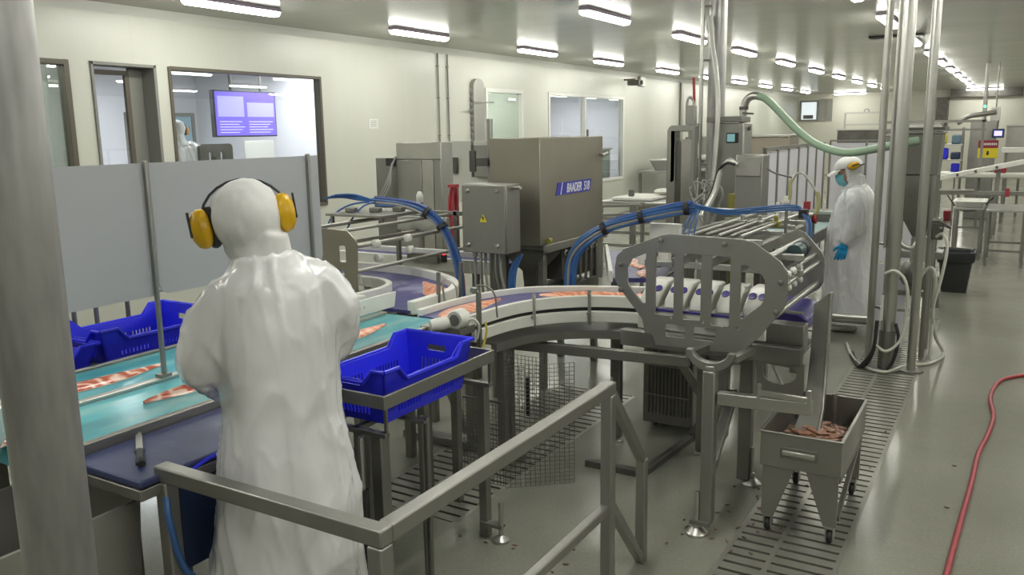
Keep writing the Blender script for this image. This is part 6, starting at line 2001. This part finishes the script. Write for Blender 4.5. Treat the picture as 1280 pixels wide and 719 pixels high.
def film_fold(F, amp, amp2):
    """long soft folds and sharp creases of loose plastic film"""
    inv = F.R.inverted()

    def f(co, n):
        q = inv @ (co - F.o)
        d = amp * noise.noise(V((co.x * 8, co.y * 8, co.z * 1.6)))
        r = 1 - min(1, abs(noise.noise(V((co.x * 9 + 5, co.y * 9, co.z * 2.0 + q.x * 4)))) * 3.2)
        d += amp2 * r ** 3
        r = 1 - min(1, abs(noise.noise(V((co.x * 16, co.y * 16 + 9, co.z * 6)))) * 3.0)
        d += amp2 * 0.5 * r ** 3
        if q.z < 0.95 and q.y < 0:
            d -= 0.03 * min(1, (0.95 - q.z) * 2.5) * math.exp(-((q.x - 0.03) / 0.045) ** 2)
        return d
    return f


def noise_fold(amp, sx, sz, amp2=0.0, s2=30):
    def f(co, n):
        a = noise.noise(V((co.x * sx, co.y * sx, co.z * sz)))
        b = noise.noise(V((co.x * s2, co.y * s2, co.z * s2 * 0.55)))
        return amp * a + amp2 * b
    return f


def ring_xy(F, cx, cy, z, a, b, n=36, fold=0.0, k=9, ph=0.0):
    out = []
    for i in range(n):
        t = 2 * PI * i / n
        w = 1 + fold * (math.sin(k * t + ph) + 0.5 * math.sin((k + 4) * t + 1.7 * ph + 1))
        out.append(F.p(cx + a * w * math.cos(t), cy + b * w * math.sin(t), z))
    return out


def person(label, o, face, J, gown_rings, sleeves, head_c, head_r, head_rot, loc_boots, glove=False):
    F = Fig(o, face)
    t = thing('person', label, 'person', o)
    m = M()
    hc = F.p(*head_c)
    hr = F.R @ head_rot
    head(m, hc, head_r, hr)
    m.cap(F.p(*J['neck']), hc + hr @ V((0, -0.02, -0.5 * head_r)), 0.058, 0.052)
    sh, hp = J['sh'], J['hip']
    m.cap(F.p(*J['neck']), F.p(0, 0, hp[0][2] + 0.1), 0.10, 0.13)
    m.ell(F.p(0, 0.0, 1.30 * J['s']), (0.17, 0.17, 0.20), 18, 10, F.R @ Matrix.Diagonal((1, 0.68, 1)))
    for i in (0, 1):
        m.cap(F.p(0, 0, sh[i][2] - 0.03), F.p(*sh[i]), 0.08, 0.06)
        m.cap(F.p(*sh[i]), F.p(*J['el'][i]), 0.047, 0.038)
        m.cap(F.p(*J['el'][i]), F.p(*J['wr'][i]), 0.038, 0.027)
        dirv = F.R @ V(J['hd'][i])
        pal = F.R @ V(J['pn'][i])
        sd = F.R @ V(J['th'][i])
        hand(m, F.p(*J['wr'][i]), dirv, pal, sd, 0.98, J['curl'])
        m.cap(F.p(0, 0, hp[i][2] + 0.04), F.p(*hp[i]), 0.11, 0.082)
        m.cap(F.p(*hp[i]), F.p(*J['kn'][i]), 0.078, 0.054)
        m.cap(F.p(*J['kn'][i]), F.p(*J['an'][i]), 0.058, 0.042)
        a = J['an'][i]
        m.cap(F.p(a[0], a[1] - 0.03, 0.055), F.p(a[0], a[1] + 0.14, 0.045), 0.04, 0.035)
    me = baked(m, 0.0042, smooth_it=2, org=V(o))
    link('body', me, SKIN, t, smooth=180)
    # gown with sleeves
    g = M()
    g.rings([ring_xy(F, *r) for r in gown_rings])
    for path, rad in sleeves:
        g.tube([F.p(*q) for q in path], rad, 18, sm=4)
    me = baked(g, 0.011, disp=film_fold(F, 0.018, 0.010), smooth_it=6, org=V(o))
    link('gown', me, GOWN, t, smooth=180)
    # rubber boots
    for i in (0, 1):
        a = J['an'][i]
        b = M()
        b.cap(F.p(a[0], a[1], 0.10), F.p(a[0], a[1], 0.30), 0.058, 0.066)
        b.cap(F.p(a[0], a[1] - 0.03, 0.06), F.p(a[0], a[1] + 0.16, 0.052), 0.056, 0.050)
        me = baked(b, 0.008, smooth_it=2, org=V(o))
        zs = min(q.co.z for q in me.vertices)
        for q in me.vertices:
            q.co.z -= zs
        link('rubber_boot', me, WHITEP, t, smooth=180)
    if glove:
        for i in (0, 1):
            gm = M()
            dirv = F.R @ V(J['hd'][i])
            hand(gm, F.p(*J['wr'][i]), dirv, F.R @ V(J['pn'][i]), F.R @ V(J['th'][i]), 1.0, J['curl'], 0.0035)
            gm.cap(F.p(*J['wr'][i]) - dirv * 0.05, F.p(*J['wr'][i]) + dirv * 0.02, 0.040, 0.034)
            link('glove', baked(gm, 0.0038, smooth_it=2, org=V(o)), GLOVE, t, smooth=180)
    return t, F, hc, hr


def hood(t, F, hc, hr, r, neck, o, name='hood', face_cut=True, mt=None, drape=(0.15, 0.12), voxel=0.008, face_y=0.35):
    m = M()
    m.ell(hc + hr @ V((0, -0.012, 0.03)), (0.88 * r + 0.009, 1.02 * r + 0.008, 0.98 * r + 0.012), 26, 16, hr)
    m.cap(hc + hr @ V((0, 0.0, -0.3 * r)), F.p(neck[0], neck[1], neck[2] + 0.05), 0.80 * r, 0.088, 20)
    n = neck
    m.rings([ring_xy(F, n[0], n[1], n[2] + dz, a, b, 30, 0.02, 5, 1.0) for dz, a, b in ((0.12, 0.08, 0.085), (0.06, 0.086, 0.088), (0.02, 0.4 * 0.086 + 0.6 * min(drape[0], 0.11), 0.4 * 0.088 + 0.6 * min(drape[1], 0.1)), (-0.02, drape[0], drape[1]), (-0.05, drape[0] * 1.08, drape[1] * 1.04))])
    inv = hr.inverted()

    def cut(c):
        q = inv @ (c - hc)
        return face_cut and q.y > face_y * r and abs(q.x) < 1.2 * r and q.y > face_y * r + (abs(q.x) / r - 0.4) * 0.3 * r and -1.0 * r < q.z < 0.6 * r
    me = baked(m, voxel, disp=noise_fold(0.007, 14, 7, 0.005, 32), cut=cut, solid=0.003, smooth_it=3, org=V(o))
    return link(name, me, mt or CLOTH, t, smooth=180)


def ear_cup(t, c, out, up, s=1.0):
    """hearing protector: yellow cup with black cushion"""
    z = V(out).normalized()
    y = (V(up) - z * V(up).dot(z)).normalized()
    x = y.cross(z)
    rot = Matrix((x, y, z)).transposed()
    prof = [(0.85, 0.0), (1.0, 0.008), (1.0, 0.020), (0.88, 0.034), (0.55, 0.044), (0.01, 0.047)]
    m = M()
    m.rings([[c + rot @ V((0.036 * k * s * math.cos(a), 0.054 * k * s * math.sin(a), h * s)) for a in [2 * PI * q / 26 for q in range(26)]] for k, h in prof])
    cu = m.build('ear_cup', YEL, t, smooth=60)
    m = M()
    m.rings([[c + rot @ V((0.040 * k * s * math.cos(a), 0.058 * k * s * math.sin(a), h * s)) for a in [2 * PI * q / 26 for q in range(26)]] for k, h in ((0.7, -0.020), (0.95, -0.019), (1.0, -0.010), (0.96, -0.001), (0.7, 0.0))])
    m.build('cushion', DARK, cu, smooth=60)
    M().bar(c + rot @ V((0, -0.018 * s, 0.047 * s)), c + rot @ V((0, 0.05 * s, 0.046 * s)), 0.012 * s, 0.005 * s, up=z).build('band_fork', DARK, cu)
    return cu


I3 = Matrix.Identity(3)
# --- nearer worker, seen from behind
oN = (-1.958, 1.79, 0)
fN = (-0.80, 0.60)
JN = dict(s=1.0, neck=(0, 0, 1.50), sh=[(-0.125, 0.0, 1.45), (0.18, 0.0, 1.47)], el=[(-0.180, 0.04, 1.255), (0.20, 0.09, 1.27)], wr=[(-0.13, 0.27, 1.12), (0.09, 0.30, 1.12)],
          hd=[(0.25, 0.9, -0.2), (-0.25, 0.9, -0.2)], pn=[(0, -0.2, -1), (0, -0.2, -1)], th=[(1, -0.2, 0), (-1, -0.2, 0)], curl=0.55,
          hip=[(-0.07, 0.0, 0.93), (0.10, 0.0, 0.93)], kn=[(-0.085, 0.02, 0.50), (0.11, 0.02, 0.50)], an=[(-0.10, -0.01, 0.08), (0.12, -0.01, 0.08)])
GN = [(0.0, 0.0, 1.595, 0.098, 0.098, 36, 0.03, 5, 0), (0.0, 0.0, 1.56, 0.112, 0.106, 36, 0.02, 5, 0), (0.01, -0.005, 1.52, 0.155, 0.122, 36, 0.015, 6, 0), (0.02, -0.005, 1.46, 0.175, 0.135, 36, 0.015, 7, 0),
      (0.025, 0.0, 1.36, 0.19, 0.155, 36, 0.012, 7, .3), (0.028, 0.0, 1.22, 0.185, 0.155, 36, 0.015, 8, .6), (0.03, 0.0, 1.10, 0.183, 0.155, 36, 0.018, 8, .8), (0.025, -0.005, 0.95, 0.208, 0.17, 36, 0.02, 9, 1.0),
      (0.025, -0.01, 0.80, 0.228, 0.18, 36, 0.022, 9, 1.2), (0.015, 0.0, 0.60, 0.24, 0.18, 36, 0.025, 9, 1.4), (0.01, 0.0, 0.40, 0.25, 0.185, 36, 0.03, 9, 1.6), (0.01, 0.0, 0.20, 0.255, 0.19, 36, 0.03, 9, 1.8)]
SN = [([(-0.06, 0, 1.485), (-0.11, 0.0, 1.45), (-0.155, 0.01, 1.37), (-0.196, 0.035, 1.27), (-0.172, 0.13, 1.205), (-0.14, 0.24, 1.13)], [0.07, 0.08, 0.083, 0.080, 0.066, 0.05]),
      ([(0.09, 0, 1.50), (0.165, 0.0, 1.475), (0.205, 0.01, 1.395), (0.21, 0.08, 1.28), (0.16, 0.19, 1.20), (0.11, 0.27, 1.13)], [0.08, 0.088, 0.082, 0.070, 0.058, 0.046])]
hrN = Matrix.Rotation(math.radians(-7), 3, 'Y') @ Matrix.Rotation(math.radians(-12), 3, 'X')
tN, FN, hcN, hRN = person('nearer worker in white hood, shiny white plastic gown and yellow earmuffs, seen from behind', oN, fN, JN, GN, SN, (-0.035, 0.03, 1.675), 0.108, hrN, None, glove=True)
hood(tN, FN, hcN, hRN, 0.108, (0.0, 0.0, 1.54), oN, drape=(0.088, 0.085))
for s, dz, dy, ox in ((-1, 0.018, -0.01, 0.112), (1, 0.024, -0.03, 0.094)):
    c = hcN + hRN @ V((s * ox, dy, dz))
    ear_cup(tN, c, hRN @ V((s, -0.22, -0.05)), hRN @ V((s * -0.12, -0.1, 1)), 1.12)
pts = []
for k in range(13):
    a = PI * k / 12
    pts.append(hcN + hRN @ V((-math.cos(a) * 0.128, -0.02 + 0.01 * math.sin(a), 0.03 + 0.118 * math.sin(a))))
M().tube(pts, 0.0042, 8).build('headband', DARK, tN)

# --- far worker in profile
oF = (-1.30, 8.53, 0)
fF = (-1.0, -0.12)
# his right-hand side is away from us; index 0 = left arm (towards us)
JF = dict(s=0.92, neck=(0, 0, 1.36), sh=[(-0.17, 0, 1.32), (0.17, 0, 1.32)], el=[(-0.215, -0.03, 1.06), (0.215, -0.02, 1.06)], wr=[(-0.215, 0.06, 0.86), (0.20, 0.10, 0.86)],
          hd=[(0.0, 0.22, -1), (0, 0.3, -1)], pn=[(1, 0.1, 0), (-1, 0.1, 0)], th=[(0, 1, 0.2), (0, 1, 0.2)], curl=0.28,
          hip=[(-0.09, 0, 0.86), (0.09, 0, 0.86)], kn=[(-0.10, 0.02, 0.46), (0.10, 0.02, 0.46)], an=[(-0.10, -0.01, 0.08), (0.10, -0.01, 0.08)])
GF = [(0, 0, 1.425, 0.07, 0.07, 36, 0.02, 5, 0), (0, -0.01, 1.40, 0.11, 0.09, 36, 0.02, 5, 0), (0, -0.02, 1.36, 0.16, 0.12, 36, 0.02, 6, 0), (0, -0.02, 1.28, 0.20, 0.165, 36, 0.02, 7, 0), (0, 0.0, 1.12, 0.205, 0.195, 36, 0.025, 7, 0.3),
      (0, 0.01, 0.95, 0.21, 0.215, 36, 0.03, 8, 0.6), (0, 0.01, 0.75, 0.22, 0.225, 36, 0.03, 8, 0.9), (0, 0.0, 0.5, 0.235, 0.235, 36, 0.035, 9, 1.2), (0, 0.0, 0.25, 0.24, 0.245, 36, 0.04, 9, 1.4), (0, 0.0, 0.08, 0.245, 0.25, 36, 0.04, 9, 1.5)]
SF = [([(-0.10, 0, 1.34), (-0.175, -0.01, 1.30), (-0.215, -0.03, 1.18), (-0.225, -0.03, 1.06), (-0.222, 0.02, 0.94), (-0.218, 0.055, 0.87)], [0.085, 0.10, 0.092, 0.08, 0.062, 0.045]),
      ([(0.10, 0, 1.34), (0.175, -0.01, 1.30), (0.215, -0.03, 1.18), (0.225, -0.02, 1.06), (0.21, 0.04, 0.94), (0.20, 0.09, 0.87)], [0.085, 0.10, 0.092, 0.08, 0.062, 0.045])]
hrF = Matrix.Rotation(math.radians(-10), 3, 'X')
tF, FF, hcF, hRF = person('far worker standing in profile with white cap, blue mask, yellow earmuff and blue gloves', oF, fF, JF, GF, SF, (0, 0.06, 1.525), 0.112, hrF, None, glove=True)
hood(tF, FF, hcF, hRF, 0.106, (0, 0.0, 1.38), oF, drape=(0.14, 0.12), face_y=0.12)
# cap with brim
m = M()
m.ell(hcF + hRF @ V((0, 0.0, 0.045)), (0.112, 0.130, 0.108), 24, 14, hRF, 0.5, 1.0)
m.build('cap', CLOTH2, tF, smooth=60)
m = M()
rs = []
for y, wd, z in ((0.085, 0.10, 0.052), (0.135, 0.096, 0.040), (0.175, 0.078, 0.022), (0.20, 0.046, 0.008)):
    top = [hcF + hRF @ V((wd * u, y - 0.02 * abs(u) ** 2, z - 0.018 * u * u)) for u in (-1, -0.6, -0.2, 0.2, 0.6, 1)]
    bot = [q - hRF @ V((0, 0, 0.004)) for q in reversed(top)]
    rs.append(top + bot)
m.rings(rs).build('cap_brim', CLOTH2, tF, smooth=60)
# mask
m = M()
rs = []
for z, y, wd in ((-0.005, 0.124, 0.052), (-0.03, 0.132, 0.072), (-0.07, 0.126, 0.078), (-0.105, 0.108, 0.070), (-0.125, 0.075, 0.05)):
    f_ = [hcF + hRF @ V((wd * u, y - 0.075 * abs(u) ** 2.2, z)) for u in (-1, -0.75, -0.5, -0.25, 0, 0.25, 0.5, 0.75, 1)]
    b_ = [q - hRF @ V((0, 0.005, 0)) for q in reversed(f_)]
    rs.append(f_ + b_)
m.rings(rs).build('face_mask', MASK, tF, smooth=60)
for s in (-1, 1):
    M().tube([hcF + hRF @ V((s * 0.058, 0.05, -0.01)), hcF + hRF @ V((s * 0.082, 0.02, 0.0)), hcF + hRF @ V((s * 0.086, -0.01, -0.005))], 0.002, 6, sm=3).build('mask_strap', WHITEP, tF)
    c = hcF + hRF @ V((s * 0.120, -0.05, 0.06))
    ear_cup(tF, c, hRF @ V((s, -0.1, 0.05)), hRF @ V((0, -1, 0.15)), 0.95)
pts = [hcF + hRF @ V((-math.cos(PI * k / 12) * 0.14, -0.085 - 0.055 * math.sin(PI * k / 12), 0.055)) for k in range(13)]
M().tube(pts, 0.007, 8).build('headband', DARK, tF)

# --- worker in the office, seen from behind through the glass
oO = (-9.55, 7.42, 0.35)
fO = (-0.9, 0.35)
JO = dict(s=1.05, neck=(0, 0, 1.50), sh=[(-0.18, 0, 1.46), (0.18, 0, 1.46)], el=[(-0.24, 0.05, 1.20), (0.24, 0.05, 1.20)], wr=[(-0.17, 0.26, 1.12), (0.17, 0.26, 1.12)],
          hd=[(0, 1, 0), (0, 1, 0)], pn=[(0, 0, -1), (0, 0, -1)], th=[(1, 0, 0), (-1, 0, 0)], curl=0.4,
          hip=[(-0.09, 0, 0.92), (0.09, 0, 0.92)], kn=[(-0.10, 0.02, 0.5), (0.10, 0.02, 0.5)], an=[(-0.10, 0, 0.08), (0.10, 0, 0.08)])
GO = [(0, 0, 1.57, 0.075, 0.075, 30, 0.02, 5, 0), (0, 0, 1.53, 0.12, 0.10, 30, 0.02, 5, 0), (0, 0, 1.46, 0.20, 0.14, 30, 0.02, 6, 0), (0, 0, 1.3, 0.21, 0.16, 30, 0.02, 7, 0), (0, 0, 1.1, 0.20, 0.16, 30, 0.02, 7, 0), (0, 0, 0.8, 0.22, 0.18, 30, 0.03, 8, 0), (0, 0, 0.5, 0.24, 0.2, 30, 0.03, 8, 0)]
SOF = [([(s * 0.12, 0, 1.47), (s * 0.19, 0, 1.43), (s * 0.235, 0.03, 1.3), (s * 0.24, 0.06, 1.21), (s * 0.2, 0.16, 1.16), (s * 0.175, 0.25, 1.13)], [0.085, 0.095, 0.085, 0.075, 0.06, 0.045]) for s in (-1, 1)]
tO, FO, hcO, hRO = person('distant worker in white hood behind the office window, facing the screen', oO, fO, JO, GO, SOF, (0, 0.02, 1.68), 0.105, I3, None)
hood(tO, FO, hcO, hRO, 0.105, (0, 0, 1.52), oO)
for s in (-1, 1):
    c = hcO + hRO @ V((s * 0.11, -0.01, 0))
    cu = ear_cup(tO, c, hRO @ V((s, -0.1, 0)), hRO @ V((0, 0, 1)), 1.0)
    cu.data.materials[0] = ORNG
M().tube([hcO + hRO @ V((-math.cos(PI * k / 12) * 0.125, 0, 0.02 + 0.118 * math.sin(PI * k / 12))) for k in range(13)], 0.006, 8).build('headband', DARK, tO)

# ------------------------------------------------------------------ camera, world, view
cam = bpy.data.cameras.new('camera')
cam.sensor_width = 36
cam.sensor_fit = 'HORIZONTAL'
cam.lens = 36 * 1049 / 1280
cam.clip_start = 0.05
cam.clip_end = 200
co = bpy.data.objects.new('camera', cam)
COL.objects.link(co)
R_ = Matrix(((0.859211, 0.080269, -0.505285), (0.511389, -0.164433, 0.843471), (-0.015381, -0.983117, -0.182331)))  # image right, image down, forward as columns
right = V((R_[0][0], R_[1][0], R_[2][0]))
down = V((R_[0][1], R_[1][1], R_[2][1]))
fwd = V((R_[0][2], R_[1][2], R_[2][2])).normalized()
right = (right - fwd * right.dot(fwd)).normalized()
upv = right.cross(fwd)
mw = Matrix((right, upv, -fwd)).transposed().to_4x4()
mw.translation = V((0, 0, 1.95))
co.matrix_world = mw
sc = bpy.context.scene
sc.camera = co
w = bpy.data.worlds.new('world')
sc.world = w
w.use_nodes = True
w.node_tree.nodes['Background'].inputs['Color'].default_value = (0.9, 0.95, 1.0, 1)
w.node_tree.nodes['Background'].inputs['Strength'].default_value = 0.05
sc.view_settings.view_transform = 'Standard'
sc.view_settings.look = 'None'
sc.view_settings.gamma = 1
sc.view_settings.use_curve_mapping = False
sc.view_settings.exposure = 0.15
cy_ = sc.cycles
cy_.use_denoising = True
cy_.max_bounces = 8
cy_.diffuse_bounces = 4
cy_.glossy_bounces = 4
cy_.transmission_bounces = 4
cy_.transparent_max_bounces = 12
cy_.sample_clamp_indirect = 3
cy_.sample_clamp_direct = 12
cy_.caustics_reflective = False
cy_.caustics_refractive = False
